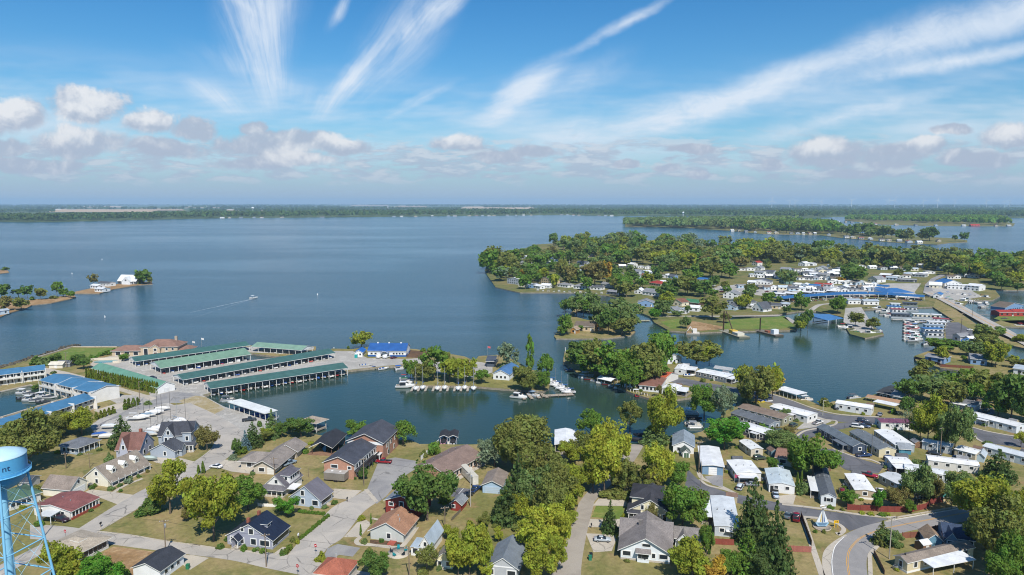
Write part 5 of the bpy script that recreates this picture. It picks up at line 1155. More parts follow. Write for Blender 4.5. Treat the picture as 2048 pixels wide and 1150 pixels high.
b = hs('shed', 'pale blue shed beside the beige trailer and pine', 'M6', 1208, 1120, 1268, 1132, 1290, 1095, wc='b5cad6', rc='aab4bc', cat='shed'); b.gable(*b.r, 2.2, 1.0, 'y')
# upper trailer park by the lagoon
A, Bq, d = tri('M5', 575, 745, 930, 842, 988, 805); mobile_home('long olive trailer with brown roof and picnic deck', A, Bq, d, '9a9a82', '847468', 2.9, .8, SHINGLE)
A, Bq, d = tri('M5', 520, 790, 822, 888, 878, 852); mobile_home('blue grey trailer with dark grey roof and square chimney', A, Bq, d, '8f9aa4', '656b73', 2.9, .8, SHINGLE)
A, Bq, d = tri('M5', 560, 890, 800, 968, 838, 925); mobile_home('charcoal walled trailer with white roof behind the vivid green tree', A, Bq, d, '5b5c66', 'eef0f2', 2.9, .6, porch=('f', .55, .8, 2, 'e6e8ea'))
A, Bq, d = tri('M5', 830, 738, 1126, 820, 1180, 786); mobile_home('white trailer with long white roof and wooden deck beside the gravel pad', A, Bq, d, 'e6e6e4', 'f2f2f2', 2.9, .5, porch=('f', .3, .7, 2.6, 'f0f0f0'))
A, Bq, d = tri('M5', 245, 450, 480, 500, 525, 470); mobile_home('dark walled trailer with white roof and striped awnings by the lagoon', A, Bq, d, '78808a', 'f2f4f4', 2.8, .3, porch=('r', 0, 1, 3.5, 'f2f4f4'))
A, Bq, d = tri('M5', 75, 430, 160, 438, 320, 375); mobile_home('white cottage trailer with broad stepped white roof beside small parked boat', A, Bq, 12, 'd8dde0', 'f4f5f5', 2.8, .5, axis='y', porch=('r', .2, .9, 5, 'eef0f0'))
A, Bq, d = tri('M5', -30, 585, 85, 602, 195, 545); mobile_home('white trailer with two level white roof on the lagoon point', A, Bq, 9, 'e0e2e2', 'f4f5f5', 2.9, .5, axis='y', porch=('r', 0, .9, 5, 'f0f2f2'))
b = hs('house', 'two storey white lagoon house almost hidden by the green trees', 'M4', 985, 530, 1075, 538, 1092, 480, wc='dfe6ec', rc='9ba2a8'); b.gable(*b.r, 5.6, 1.6, 'y'); b.wins('f', b.r, 2, .8); b.wins('f', b.r, 2, 3.6); b.wins('r', b.r, 2, 3.6)
b = hs('house', 'white lakeside house with brown hip roof behind its piled seawall', 'M4', 1105, 560, 1262, 576, 1270, 500, wc='e6eaee', rc='7f5a4e'); b.hip(*b.r, 2.9, 1.7); b.wins('f', b.r, 4, .8, 1.1, 1.5)
b = hs('cottage', 'small cottage with orange red roof beside the white point trailer', 'M4', 1225, 495, 1300, 510, 1320, 450, wc='e6e2da', rc='b3593c'); b.gable(*b.r, 2.7, 1.8, 'x'); b.wins('f', b.r, 2, .9)
b = hs('house', 'white sided house behind the lagoon trees near the parked trailers', 'M5', 20, 350, 130, 340, 150, 300, wc='dce2e8', rc='8a9098'); b.gable(*b.r, 3.4, 1.6, 'y'); b.wins('f', b.r, 3, 1)
for i, (x0, y0, x1, y1, dd, lb) in enumerate([('M5', 880, 585, 1040, (632), 'white flat roofed boat dock at the bend of the lagoon street')] and [(872, 590, 1040, 640, 7, 'white flat roofed boat dock at the bend of the lagoon street')]):
    b = Bd('covered_dock', lb, P('M5', x0, y0, .8), P('M5', x1, y1, .8), 'boat shelter', None, .8); b.box('roof', -.3, -.3, 2.8, b.w + .3, dd, 3.0, SHEETMETAL, 'f2f3f3')
    for k in range(6):
        for y in (0, dd - .3): b.post(k * b.w / 5, y, 3.6, .16, 'dcdcd8', -.8)
    b.box('deck', 0, 0, -.3, b.w, 2, 0, WOOD, '8f877a')
b = Bd('boat_lift', 'grey canopied boat lift behind the striped awning trailer', P('M5', 390, 420, .5), P('M5', 525, 440, .5), 'boat lift', None, .3); b.gable(0, 0, b.w, 4, 3, .8, 'x', wall=False, rc='a9acae')
for x in (0, b.w / 2, b.w):
    for y in (0, 4): b.post(x, y, 4, .15, 'c0c0c0', -1)
b = hs('boathouse', 'black flat roofed boathouse with white antenna beside the brown deck', 'M6', 420, 620, 520, 640, 620, 590, wc='4a4e52', rc='3d4247', cat='boathouse'); b.gable(*b.r, 3, .4, 'x', ov=1.0); b.wins('f', b.r, 2, .8)
b = hs('house', 'green grey waterfront cottage partly hidden by the dark leafy tree', 'M6', 525, 650, 620, 668, 640, 610, wc='5d7a78', rc='8f959a'); b.gable(*b.r, 3, 1.2, 'x'); b.win('f', b.r, b.w * .35, .9, 1.8, 1.3)
b = hs('deck', 'long brown sloping boardwalk roof beside the black boathouse', 'M6', 330, 640, 600, 690, 620, 660, rc='a9866a', cat='deck'); b.shed(0, 0, b.w, 3, 1.6, 2.2, rc='ad8a6d', m=WOOD)
for k in range(7): b.post(k * b.w / 6, .3, 1.6, .15, '8a7460'); b.post(k * b.w / 6, 2.7, 2.1, .15, '8a7460')
b = hs('carport', 'white awning carport over a dark car beside the waterfront trailer', 'M6', 385, 690, 560, 728, 575, 690, cat='carport'); b.box('roof', 0, 0, 2.4, b.w, 5, 2.55, SHEETMETAL, 'f4f5f5')
for x in (.1, b.w - .1):
    for y in (.1, 4.9): b.post(x, y, 2.4, .12)
# ================================================================== blue roofed apartments, marina
def apartments(label, fr, a, bq, depth, segs, rc='4d7fa4', wc='e6e3da', h=5.6, nwin=4, balc=True):
    A, Bq = P(fr, *a), P(fr, *bq); b = Bd('apartment_block', label, A, Bq, 'apartment block', 'blue roofed apartment blocks by the canal'); b.rm = SHEETMETAL; b.rc, b.wc = rc, wc
    L = b.w / segs
    for i in range(segs):
        off = .35 * (i % 2); r = (i * L, off, (i + 1) * L - .02, depth + off)
        b.gable(*r, h - .12 * i, 1.5, 'x', ov=.9, og=.05 if 0 < i < segs - 1 else .4)
        for z in (.7, 3.5):
            for k in range(nwin):
                b.win('f', r, L * (k + .5) / nwin, z, 1.5, 1.5 if not (k % 2) else 1.3)
        if balc:
            b.box('balcony', i * L + .4, -1.5, 2.75, (i + 1) * L - .6, off - .02, 2.92, CONCRETE, 'd8d4ca'); b.box('balcony_rail', i * L + .4, -1.5, 2.92, (i + 1) * L - .6, -1.42, 3.7, PAINT, 'e4e4e0')
            for k in range(4): b.post(i * L + .5 + k * (L - 1.2) / 3, -1.42, 5.2, .16)
        b.box('party_wall', (i + 1) * L - .15, off - 1.6, -.2, (i + 1) * L + .15, depth + off, h + .25, SIDING, 'efece6')
    b.wins('r', (0, 0, b.w, depth), 2, 3.5, .8, 1.1); return b
apartments('blue roofed white apartment block on the far bank of the canal', 'M1', (-210, 470), (365, 392), 9, 3)
apartments('blue roofed apartment block with blank white end wall on the near canal bank', 'M1', (335, 485), (742, 585), 12, 3)
apartments('longest blue roofed apartment block with tan street wall at left', 'M1', (-260, 985), (748, 628), 10, 5, wc='cfc6b4', balc=False)
b = hs('house', 'brown tile roofed stone mansion with chimney on the lake point', 'M1', 1118, 208, 1410, 205, 1440, 165, wc='c7b59c', rc='8d6f63', cat='mansion'); b.d = 14
b.hip(0, 0, b.w, 14, 5.6, 3.2, 7); b.hip(-17, 1, .3, 11, 3.2, 2.4, ov=.8); b.hip(b.w - .3, 2, b.w + 6.5, 11, 3.2, 2.0, ov=.7)
b.gable(b.w * .3, -1.4, b.w * .55, 4, 5.2, 1.8, 'y'); b.wins('f', (0, 0, b.w * .28, 14), 1, .8, 2.2, 3.6); b.win('f', (b.w * .3, -1.4, b.w * .55, 4), b.w * .125, 3.4, 1.6, 1.4); b.win('f', (b.w * .3, -1.4, b.w * .55, 4), b.w * .125, .3, 2.0, 2.2, glass=plain('door_wood', '6b3f2e'))
b.wins('f', (b.w * .58, 0, b.w, 14), 2, .8, 1.4, 1.6); b.wins('f', (b.w * .58, 0, b.w, 14), 2, 3.6, 1.2, 1.2); b.wins('f', (-17, 1, 0, 11), 3, .5, 2.6, 2.0, .8); b.chimney(b.o, b.w * .8, 9, 6, 10.2, 1.3, 'b5a694')
# pool terrace beside the mansion
pc = P('M1', 840, 250); pool = thing('swimming_pool', 'kidney shaped swimming pool inside a low white curved wall', 'pool', pc)
n = 28; v = [(math.cos(2 * math.pi * i / n) * 6.5, math.sin(2 * math.pi * i / n) * 4 * (1 + .25 * math.sin(4 * math.pi * i / n + 1)), 0) for i in range(n)]
w_ = link('pool_water', mesh('pool_water', [(x, y, .12) for x, y, z in v], [tuple(range(n))], plain('pool_water', '3f8f98', .05)), pool)
link('coping', mesh('coping', [(x * 1.12, y * 1.16, z_) for z_ in (-.1, .09) for x, y, z in v], [tuple(range(n, 2 * n))] + [(i, (i + 1) % n, n + (i + 1) % n, n + i) for i in range(n)], CONCRETE), pool, None, 'd8cfbf')
vw = [(x * k, y * k, z_) for k in (1.5, 1.54) for z_ in (0, 1.3) for x, y, z in v]
fw = [(o_ + i, o_ + i + 1, o_ + n + i + 1, o_ + n + i) for o_ in (0, 2 * n) for i in range(n - 1) if not (17 < i < 24)] + [(n + i, n + i + 1, 3 * n + i + 1, 3 * n + i) for i in range(n - 1) if not (17 < i < 24)]
link('curved_wall', mesh('curved_wall', vw, fw, PAINT), pool, None, 'ddd3c2')
for k, (x, y, lb) in enumerate([(425, 290, 'cream domed pool shed left of the parked trailer'), (485, 280, 'grey roofed garden shed beside the utility pole')]):
    A = P('M1', x - 35, y + 15); b = Bd('shed', lb, A, A + Vector((7, .5, 0)), 'shed'); b.wc, b.rc = ('e3ddcc', 'd9d3c2') if k == 0 else ('8d8f92', '6d7176'); b.gable(0, 0, b.w, 5, 2.2, 1, 'x'); b.door('f', (0, 0, b.w, 5), b.w / 2, 1.4, 1.9)
# long green roofed garage behind the hedge
A, Bq, d = tri('M1', 735, 345, 1252, 508, 1362, 470); b = Bd('storage_building', 'low green roofed storage building behind the long arborvitae hedge', A, Bq, 'building'); b.rm = SHEETMETAL; b.rc, b.wc = '6f9e87', 'f0f0ee'; b.gable(0, 0, b.w, d, 3, 2, 'x'); b.door('r', (0, 0, b.w, d), d * .5, 2.6, 2.2, 'e8e8e6', 'garage_door')
# hedge of arborvitae
for i in range(30):
    t = i / 29; x, y = 690 + 560 * t, 392 + 112 * t; top = 298 + 112 * t
    T('M1', 'thuja', x, top, y, 36, ['5f6e2c', '6a7430', '566628'][i % 3], '%s arborvitae from the lake end of the long clipped hedge' % ordw(i), 'arborvitae of the long hedge')
for i in range(4): T('M1', 'thuja', 995 + 33 * i, 545 - 4 * i, 632 - 12 * i, 44, '5d6c2e', '%s tall arborvitae in the short row beside the marina road' % ORD[i], 'arborvitae beside the marina road')
for i in range(5): T('M1', 'thuja', 765 + 34 * i, 650 - 12 * i, 710 - 12 * i, 40, '66702f', '%s low arborvitae in front of the blue roofed block end' % ORD[i], 'low arborvitae at the block end')
# ---- the green boat shelters
def shelter(label, fr, a, bq, depth, rc, n, zb=.6, gl='', front_boats=True, h=3.3, rh=1.5, side=1, kinds=('covered', 'motor', 'pontoon', 'covered', 'cruiser')):
    A, Bq = P(fr, *a, .9), P(fr, *bq, .9); b = dock_roof('boat_shelter', label, A, Bq, depth, rc, n, h, rh, group='green roofed boat shelters')
    q = (Bq - A).normalized(); nm = Vector((-q.y, q.x, 0))
    if front_boats:
        for i in range(n):
            p = A + q * ((i + .5) * b.w / n) + nm * (depth * .2); k = kinds[(i * 7 + len(label)) % len(kinds)]
            col = ['f4f4f2', 'e9e9e6', 'f0f0f0', '3a5fa8', 'f2f2f2', 'c94f4a', 'ececec'][(i * 3 + len(label)) % 7]; c2 = ['3f6fb5', '8b8f96', 'd8d8d4', '3a3d44', 'b8b2a4', '2f5a9c'][(i * 5 + len(label)) % 6]
            boat(k if k != 'cruiser' or depth > 14 else 'motor', '%s boat from the left %s' % (ordw(i), gl), p, b.rz - R(90), col, c2, 'boats ' + gl, z=zb, scale=min(1, depth * .42 / 6.4))
    return b
shelter('front green roofed boat shelter standing over the harbour water', 'M2', (288, 598), (1368, 428), 13, '4a6e68', 20, .25, 'in the front green shelter over the water')
shelter('second green roofed boat shelter along the gravel drive', 'M2', (68, 525), (1268, 305), 13, '4a6e68', 20, .95, 'in the second green shelter on the drive')
shelter('wide faded green boat shelter between the two dark green ones', 'M2', (-110, 435), (600, 320), 17, '7d9f88', 11, .5, 'under the wide faded green roof', h=3.6, rh=2.2)
shelter('rear dark green boat shelter nearest the mansion', 'M2', (-310, 375), (592, 243), 12, '4a716a', 16, .9, 'in the rear dark green shelter')
shelter('short faded green boat shelter at the pier end of the basin', 'M2', (612, 252), (1005, 283), 11, '86a792', 8, .3, 'under the short faded green roof')
# ---- marina shop, kiosks
b = hs('marina_shop', 'bright blue roofed white marina shop with blue base band and rooftop vents', 'M3', 222, 290, 522, 292, 556, 250, wc='eef0f2', rc='3564a6', rm=SHEETMETAL, cat='shop')
b.gable(*b.r, 3.6, 3.0, 'x', ov=.6, rib=1.3); b.box('base_band', -.05, -.05, -.2, b.w + .05, b.d + .05, 1.0, PAINT, '2d62a8'); b.gable(b.w * .36, -2, b.w * .55, 0, 2.8, .9, 'y', wall=False); b.post(b.w * .37, -1.9, 2.7); b.post(b.w * .54, -1.9, 2.7)
b.wins('f', (b.w * .6, 0, b.w, 3), 4, 1.4, 1.0, 1.0); b.wins('f', (0, 0, b.w * .3, 3), 2, 1.4, 1.2, 1.0); b.door('f', b.r, b.w * .45); b.wins('r', b.r, 2, 1.4); b.door('r', b.r, b.d * .5, 2.4, 2.4)
for x in (.2, .5, .82): b.box('ridge_vent', b.w * x - .4, b.d / 2 - .4, 6.5, b.w * x + .4, b.d / 2 + .4, 7.2, PAINT, 'f0f0f0')
b = hs('kiosk', 'small white kiosk with rounded blue roof left of the marina shop', 'M3', 120, 292, 178, 292, 182, 265, wc='f2f2f2', rc='2b6cc0', rm=SHEETMETAL, cat='kiosk'); b.gable(*b.r, 2.6, 1.2, 'y'); b.win('f', b.r, b.w * .7, 1, 1, 1)
b = thing('portable_toilet', 'turquoise portable toilet in front of the small kiosk', 'toilet', P('M3', 128, 300)); box('cabin', b, (0, 0, 1.1), (1.6, 1.3, 2.2), PAINT, '2fb0ae'); box('roof', b, (0, 0, 2.26), (1.7, 1.4, .14), PAINT, 'e6ecec'); box('door', b, (0, -.67, 1.05), (.9, .04, 1.9), PAINT, '2a9c9c')
b = hs('boat_workshop', 'white workshop with striped blue roof on the marina point', 'M3', 1215, 470, 1340, 480, 1352, 410, wc='eaeff3', rc='567fae', rm=SHEETMETAL, cat='workshop'); b.gable(*b.r, 3.0, 2.0, 'y', rib=1.6); b.wins('f', b.r, 3, .9)
b = hs('pavilion', 'dark grey roofed open pavilion on the marina point', 'M3', 1160, 372, 1228, 374, 1236, 330, rc='4b5564', cat='pavilion'); b.gable(*b.r, 3.2, 1.6, 'x', wall=False); b.box('counter', .3, .5, -.2, b.w - .3, b.d - .5, 1.6, SIDING, '4f5a68')
for x in (.1, b.w - .1):
    for y in (.1, b.d - .1): b.post(x, y, 3.3, .25, '3c434d')
# ---- water tower
TS, TZ = .67, 39.4       # tank dimensions below are for a larger tower; the whole is scaled, its base on the ground
tp = Vector((-84.8, 110.2, ZL)); wt = thing('water_tower', 'light blue water tower with conical lid, balcony and braced legs at left edge', 'water tower', tp); wt.scale = (TS,) * 3
def lathe(name, prof, parent, m, color, n=48):
    v = [(math.cos(2 * math.pi * i / n) * r, math.sin(2 * math.pi * i / n) * r, z) for r, z in prof for i in range(n)]; f = []
    for k in range(len(prof) - 1):
        for i in range(n): f.append((k * n + i, k * n + (i + 1) % n, (k + 1) * n + (i + 1) % n, (k + 1) * n + i))
    o = link(name, mesh(name, v, f, m, None, True), parent, None, color); return o
TANKP = tinted('tank_paint', .4, .9, 1.05, .25, 2.0, .97, 1.02, spec=.4)
def tl(name, prof, c): lathe(name, [(r, z + TZ) for r, z in prof], wt, TANKP, c)
tl('tank', [(.9, 24.4), (2.4, 24.7), (4.0, 25.6), (5.1, 27.0), (5.55, 28.6), (5.6, 29.0), (5.6, 33.0)], '5fb0e0'); tl('lid', [(5.66, 32.95), (5.68, 33.2), (3.4, 34.1), (1.6, 34.6), (.05, 34.85)], 'bfe2f4')
tl('balcony', [(5.6, 28.55), (6.35, 28.55), (6.35, 28.7), (5.6, 28.7)], '6fbbe8'); tl('rail', [(6.3, 29.6), (6.36, 29.6), (6.36, 29.68), (6.3, 29.68), (6.3, 29.6)], '6fbbe8')
for i in range(28):
    a = 2 * math.pi * i / 28; rod('rail_post', wt, (6.33 * math.cos(a), 6.33 * math.sin(a), 28.6 + TZ), (6.33 * math.cos(a), 6.33 * math.sin(a), 29.65 + TZ), .06, TANKP, '6fbbe8', 5)
cyl('riser_pipe', wt, (0, 0, 32), 1.7, 64, TANKP, '8fcbe9', n=24)
LG = [R(q) for q in (-58, 32, 122, 212)]
def lr(z): return 8.9 - 3.6 * z / 28.4
def lp(a, z): return (math.cos(a) * lr(z), math.sin(a) * lr(z), z + TZ)
for a in LG: rod('leg', wt, lp(a, -TZ), lp(a, 28.4), .6, TANKP, '86c7ea', 12)
zs = (-TZ + .3, -19, .8, 9.6, 18.8, 27)
for z in zs[1:-1]:
    for k in range(4): rod('strut', wt, lp(LG[k], z), lp(LG[(k + 1) % 4], z), .32, TANKP, '86c7ea')
for z0, z1 in zip(zs[:-1], zs[1:]):
    for k in range(4):
        for i, j in ((k, (k + 1) % 4), ((k + 1) % 4, k)): rod('tie_rod', wt, lp(LG[i], z0), lp(LG[j], z1), .1, TANKP, '9ad0ea', 5)
cu = bpy.data.curves.new('lettering', 'FONT'); cu.body = 'nt'; cu.size = 2.1; cu.extrude = .03
me = None
tob = bpy.data.objects.new('lettering_source', cu); COL.objects.link(tob); bpy.context.view_layer.update()
me = bpy.data.meshes.new_from_object(tob.evaluated_get(bpy.context.evaluated_depsgraph_get())); bpy.data.objects.remove(tob)
vt = np.array([q.co[:] for q in me.vertices]); ang0 = math.atan2(-tp.y, -tp.x) + .03
for q, c in zip(me.vertices, vt):
    a = ang0 + c[0] / 5.64; q.co = (math.cos(a) * (5.63 + c[2]), math.sin(a) * (5.63 + c[2]), 30.3 + TZ + c[1])
me.materials.clear(); lt = link('lettering', me, wt, plain('letter_blue', '23426a', .5))
# ================================================================== trees and shrubs near the camera
TC = dict(g='5f7a35', d='597039', o='707640', y='828a36', Y='93993c', b='757044', G='548030', s='73826a', B='66808a', O='a38a3c', p='506239', q='687a4a', h='5d7030')
KD = dict(r='round', k='oak', l='loose', s='spruce', p='pine', c='poplar', t='thuja', b='bush', w='willow', x='bare')
def TT(fr, rows):
    for r_ in rows.strip().split(';'):
        q = r_.split()
        if q: T(fr, KD[q[0]], *(float(x) for x in q[1:5]), TC[q[5]])
TT('M1', 'k 215 640 1130 420 o; r 60 760 1010 300 o; l 330 640 900 220 o; r 650 615 835 230 y; r 520 640 820 210 o; k 420 690 880 200 o; p 970 670 925 200 p; b 300 195 270 110 d; r 440 185 260 90 d; b 355 210 275 120 q; r 620 185 280 110 d; r 665 220 310 100 d; r 985 185 245 75 g; b 420 322 345 60 q; b 290 420 465 80 d; b 870 960 1035 50 q; b 865 1000 1040 90 d; b 1175 560 590 70 q; b 800 160 205 70 g; b 850 150 195 60 g; b 740 185 235 70 g; b 900 140 180 50 g')
TT('Z1', 'l 1350 200 665 320 y; r 1270 420 640 170 Y; b 1180 525 668 190 d; r 500 880 1200 300 y; b 630 950 1190 160 y; r 820 985 1260 320 G; b 950 1060 1180 150 g; b 730 428 468 50 d; b 585 505 545 70 q; b 950 412 448 50 d; b 1020 372 420 75 s; b 1100 345 375 40 d; b 1170 300 335 40 b; b 870 195 255 90 q; b 290 430 475 100 o; b 310 700 760 80 g; b 880 440 475 70 q; b 955 465 490 40 g; b 790 130 165 50 q')
TT('Z2', 'k 190 300 885 380 y; r 60 360 700 200 y; r 460 375 630 270 g; r 765 520 690 180 G; t 105 245 345 38 h; t 70 278 348 34 h; b 240 890 940 70 d; b 430 900 955 60 g; b 580 915 975 60 g; b 510 940 965 40 g; b 730 940 992 50 d; b 760 920 980 60 h; b 790 895 950 60 h; b 820 840 885 60 o; b 850 845 900 50 y; b 1070 590 620 60 q; b 1140 550 590 50 d; b 1155 545 580 40 d; b 1450 250 275 25 g; b 1410 285 305 25 g; b 1345 340 362 25 d; b 1310 372 392 25 d; b 1040 950 1040 80 y; b 1080 1000 1060 80 y; b 1010 1000 1040 60 y; b 1360 670 715 70 y; t 1355 750 840 26 g; t 1437 660 745 26 g; b 1385 855 895 70 q; b 400 130 190 100 h; b 350 180 225 60 s; b 470 205 235 60 g; r 600 0 90 110 o; b 1530 190 220 30 d')
for i in range(13): T('Z2', 'bush', 870 + i * 16, 617 + i * 3.0, 655 + i * 1.5, 34, '5f7a34')
for i in range(15): T('Z2', 'bush', 1095 - i * 15.5, 650 + i * 13.0, 690 + i * 12.6, 34, '5a7430')
TT('M2', 'k 255 815 1035 150 b; s 560 868 1032 105 B; p 620 800 1005 140 p; p 770 700 935 130 q; r 740 835 945 105 y; r 845 805 935 90 d; r 1000 760 930 200 d; b 530 985 1050 95 h; b 460 1062 1105 80 s; b 510 1085 1110 50 s; r 1440 800 935 190 g; k 1480 72 218 130 y; b 1035 1010 1055 70 g; b 1080 960 985 60 y; b 600 1085 1115 60 g; b 1374 195 228 25 d')
TT('M3', 'w 500 800 985 180 g; l 750 180 470 210 g; l 610 340 490 90 o; l 850 240 450 120 o; r 870 300 495 145 y; r 1005 285 495 130 y; l 1340 170 390 160 s; c 1505 130 405 95 g; b 665 1030 1085 80 o; b 660 210 250 50 g; b 1300 335 385 70 g')
TT('M4', 'r 180 345 560 180 o; l 300 385 535 130 q; l 370 250 480 140 g; r 80 330 400 110 s; r 640 155 400 210 d; k 745 130 420 190 o; r 770 215 455 220 o; k 900 185 475 250 g; k 1120 145 470 250 o; r 1260 115 460 210 g; r 1290 70 330 200 g; r 1000 240 480 170 g; r 600 200 340 110 d; r 820 330 475 160 g; b 960 480 520 60 g; b 1330 400 430 60 g')
TT('M5', 'k 250 145 345 290 o; r 350 200 360 130 y; k 720 318 690 300 o; r 850 350 640 170 y; l 885 395 560 120 O; r 620 340 600 160 y; k 310 495 790 230 g; l 460 520 830 210 s; r 470 750 1030 290 G; b 560 850 930 140 G; b 300 450 490 50 o; r 945 700 780 90 q; b 790 790 870 120 g; b 850 840 890 40 g; l 960 840 890 160 b; b 1270 610 680 100 o; r 915 880 1030 230 q; r 1000 900 1010 130 q; b 1040 930 1000 160 q; b 640 590 660 80 s')
TT('Z3', 'k 455 215 715 400 d; r 340 330 640 200 d; w 990 70 290 230 s; r 930 60 250 150 s; k 1240 -130 330 430 o; r 1130 -60 330 260 o; k 1330 90 480 330 o; p 1090 380 720 270 p; p 1180 180 620 250 p; k 1350 250 690 300 q; l 1500 230 700 280 o; r 1400 330 800 260 o; r 790 720 1150 300 y; r 700 820 1160 200 Y; r 880 780 1170 180 y; r 1320 600 1010 300 Y; r 1500 585 960 220 Y; r 1200 500 730 180 y; r 1020 765 890 75 Y; r 640 755 870 130 y; l 450 900 1135 190 o; r 40 965 1210 210 d; r 920 1050 1180 110 Y; r 1350 880 1190 270 y; r 1480 800 1130 160 y; r 900 655 790 110 o; b 430 150 215 60 o; b 990 730 770 60 o; b 1180 730 800 120 o; b 640 350 390 50 d; b 420 1080 1140 120 o; b 600 890 990 110 o; r 1080 480 640 130 y; r 1560 380 700 200 y')
TT('M4', 'l 720 685 970 240 g; r 650 880 1120 220 o; k 900 745 1150 240 Y; r 800 820 1130 190 y; k 1295 530 985 265 y; p 1230 780 980 200 q; l 1030 615 900 200 o; b 1180 840 900 80 g; r 560 960 1140 190 y; r 960 900 1140 170 Y; b 70 1000 1050 60 g')
TT('Z4', 'r 130 240 495 250 y; r 40 180 500 200 o; k 430 -10 495 320 Y; r 340 180 500 200 y; r 560 200 505 230 o; l 620 240 500 210 o; r 200 330 510 170 y; k 860 75 475 260 Y; r 800 230 480 180 o; r 1010 245 460 180 g; k 1050 395 795 330 g; r 980 460 700 170 o; s 475 550 808 150 p; r 70 585 960 240 Y; r 160 640 760 130 y; r 100 320 660 260 o; r 150 420 640 200 y; r 1130 865 1190 320 y; r 1090 880 1060 150 Y; r 1290 1010 1230 230 O; r 1240 735 1000 110 g; t 1265 870 990 30 g; b 680 700 735 60 b; b 550 450 530 170 o; b 640 460 530 120 o; b 450 470 530 140 o; r 1380 960 1150 160 g; r 760 380 520 140 o')
TT('Z5', 'p 420 365 880 280 p; p 590 545 1130 290 p; p 370 775 1150 240 g; r 470 950 1190 240 p; r 250 960 1160 200 g; k 890 15 395 310 g; r 780 110 360 190 g; r 640 5 165 220 q; t 770 340 485 38 h; t 802 325 488 38 h; b 815 405 505 120 q; r 570 205 345 90 g; b 915 790 815 40 g; b 985 790 815 40 o; b 1020 595 620 40 g; b 1050 605 630 40 g; b 1130 615 640 40 o; b 700 300 350 60 o; b 40 470 520 40 o')
TT('Z6', 'r 180 472 605 145 g; r 430 465 650 95 G; r 580 445 625 190 b; k 740 260 605 230 q; r 660 330 560 130 q; r 880 350 580 150 b; r 1060 325 570 190 q; k 1330 325 790 460 y; k 1180 380 740 300 y; k 1430 540 1130 440 o; k 1280 600 960 300 o; r 1520 380 900 260 y; r 1500 800 1290 260 g; r 1400 950 1290 260 g; p 1375 145 395 250 p; r 520 780 915 180 q; b 590 870 930 90 q; b 730 215 280 70 q; b 1110 200 245 60 b; b 300 632 665 60 Y; b 370 645 675 60 y; b 460 650 680 70 g; b 500 650 675 60 y; b 400 560 610 60 g')
TT('M6', 'k 820 585 985 220 y; r 760 680 960 160 y; k 1030 635 1075 240 q; r 970 740 1040 140 q; l 765 295 520 210 o; r 670 455 660 220 d; k 870 425 660 290 q; r 1000 480 690 200 o; k 1110 365 620 260 g; k 1280 375 670 300 o; k 1480 380 800 300 d; k 1600 420 830 280 d; r 1380 560 770 200 g; r 1190 480 690 150 g; l 1560 875 1010 110 Y; r 640 600 760 130 d; x 640 680 900 110 s; x 670 700 950 130 s; r 945 145 255 200 g; r 940 205 335 95 y; r 1290 35 180 150 q; r 1260 100 260 180 o; r 1360 165 375 140 y; r 1330 220 360 140 g; r 1230 170 290 150 q; r 1110 280 330 40 g; b 1500 260 330 90 y; b 1390 55 110 90 g; b 1540 110 170 100 y; b 1100 660 690 80 g; b 1260 630 690 120 g; b 1295 945 985 70 q; r 560 530 600 60 d; b 10 620 680 80 o; r 1540 300 380 130 o')
TT('M3', 'k 690 320 485 140 o; r 930 320 505 130 y; r 1120 390 505 120 g; r 560 300 470 90 g')
TT('M4', 'k 1000 330 560 190 g; r 1085 300 535 170 g; k 1180 240 525 190 o; r 230 410 585 130 o; r 345 400 560 120 g; r 690 260 455 150 g; r 1240 320 500 140 g')
TT('F2', 'k 1110 700 965 200 q; k 900 640 850 160 q; k 1350 720 990 190 q; r 960 690 860 130 g; k 120 250 470 170 g; k 290 290 480 170 o; r 560 300 420 120 g; r 760 330 560 110 o; r 960 420 590 120 q')
# ================================================================== vehicles
def V(kind, fr, x, y, ang, color, label, group=None, z=ZL): return vehicle(kind, label, P(fr, x, y, z + .04), R(ang), color, group)
V('pickup', 'Z2', 1535, 262, 172, '9c2030', 'red pickup truck parked at the end of the grey lot')
V('pickup', 'M2', 590, 800, 20, '3d434b', 'dark grey pickup truck on the gravel beside the flat white dock')
V('suv', 'Z1', 490, 722, -20, '3a2630', 'dark maroon car parked under the white carport')
V('car', 'Z2', 207, 300, 165, 'eef0f2', 'white car with black roof at the ranch house drive')
V('pickup', 'Z2', 785, 275, 55, '8fa2b2', 'silver blue pickup truck beside the long ranch house')
V('car', 'Z4', 415, 880, -4, 'b4bdc4', 'silver sedan parked beside the cross gabled bungalow')
V('pickup', 'Z3', 832, 485, 65, '24467e', 'blue pickup truck behind the long white box trailer')
V('suv', 'Z3', 775, 530, 60, '2a2d33', 'black car at the striped parking bays')
V('suv', 'Z5', 318, 465, 60, 'c9d2d8', 'pale silver car in front of the flag porch trailer')
V('car', 'Z5', 600, 527, 75, 'b9c8d6', 'silver blue car at the open carport bay')
V('pickup', 'Z5', 762, 705, 68, '8c2036', 'dark red pickup truck at the corner of the fenced yard')
V('car', 'Z5', 695, 690, 60, '5d6a70', 'grey green car beside the dark red pickup at the fence')
V('pickup', 'Z6', 352, 370, -35, 'a02238', 'maroon pickup truck on the grass edge of the loop street')
V('suv', 'M6', 310, 808, -20, '2f3a56', 'navy car parked at the corner of the loop')
V('suv', 'M6', 265, 855, -25, 'eceef0', 'white car beside the dark grey trailer roofs')
V('car', 'M6', 320, 850, -28, '4a5a78', 'blue grey car right of the white car')
V('car', 'M6', 350, 832, -25, '30303a', 'charcoal car behind the blue grey car at the loop')
V('car', 'M6', 560, 742, -10, '26282c', 'black car under the white awning carport')
V('car', 'M6', 125, 712, -15, '44464c', 'small dark car beside the waterfront trailer wall')
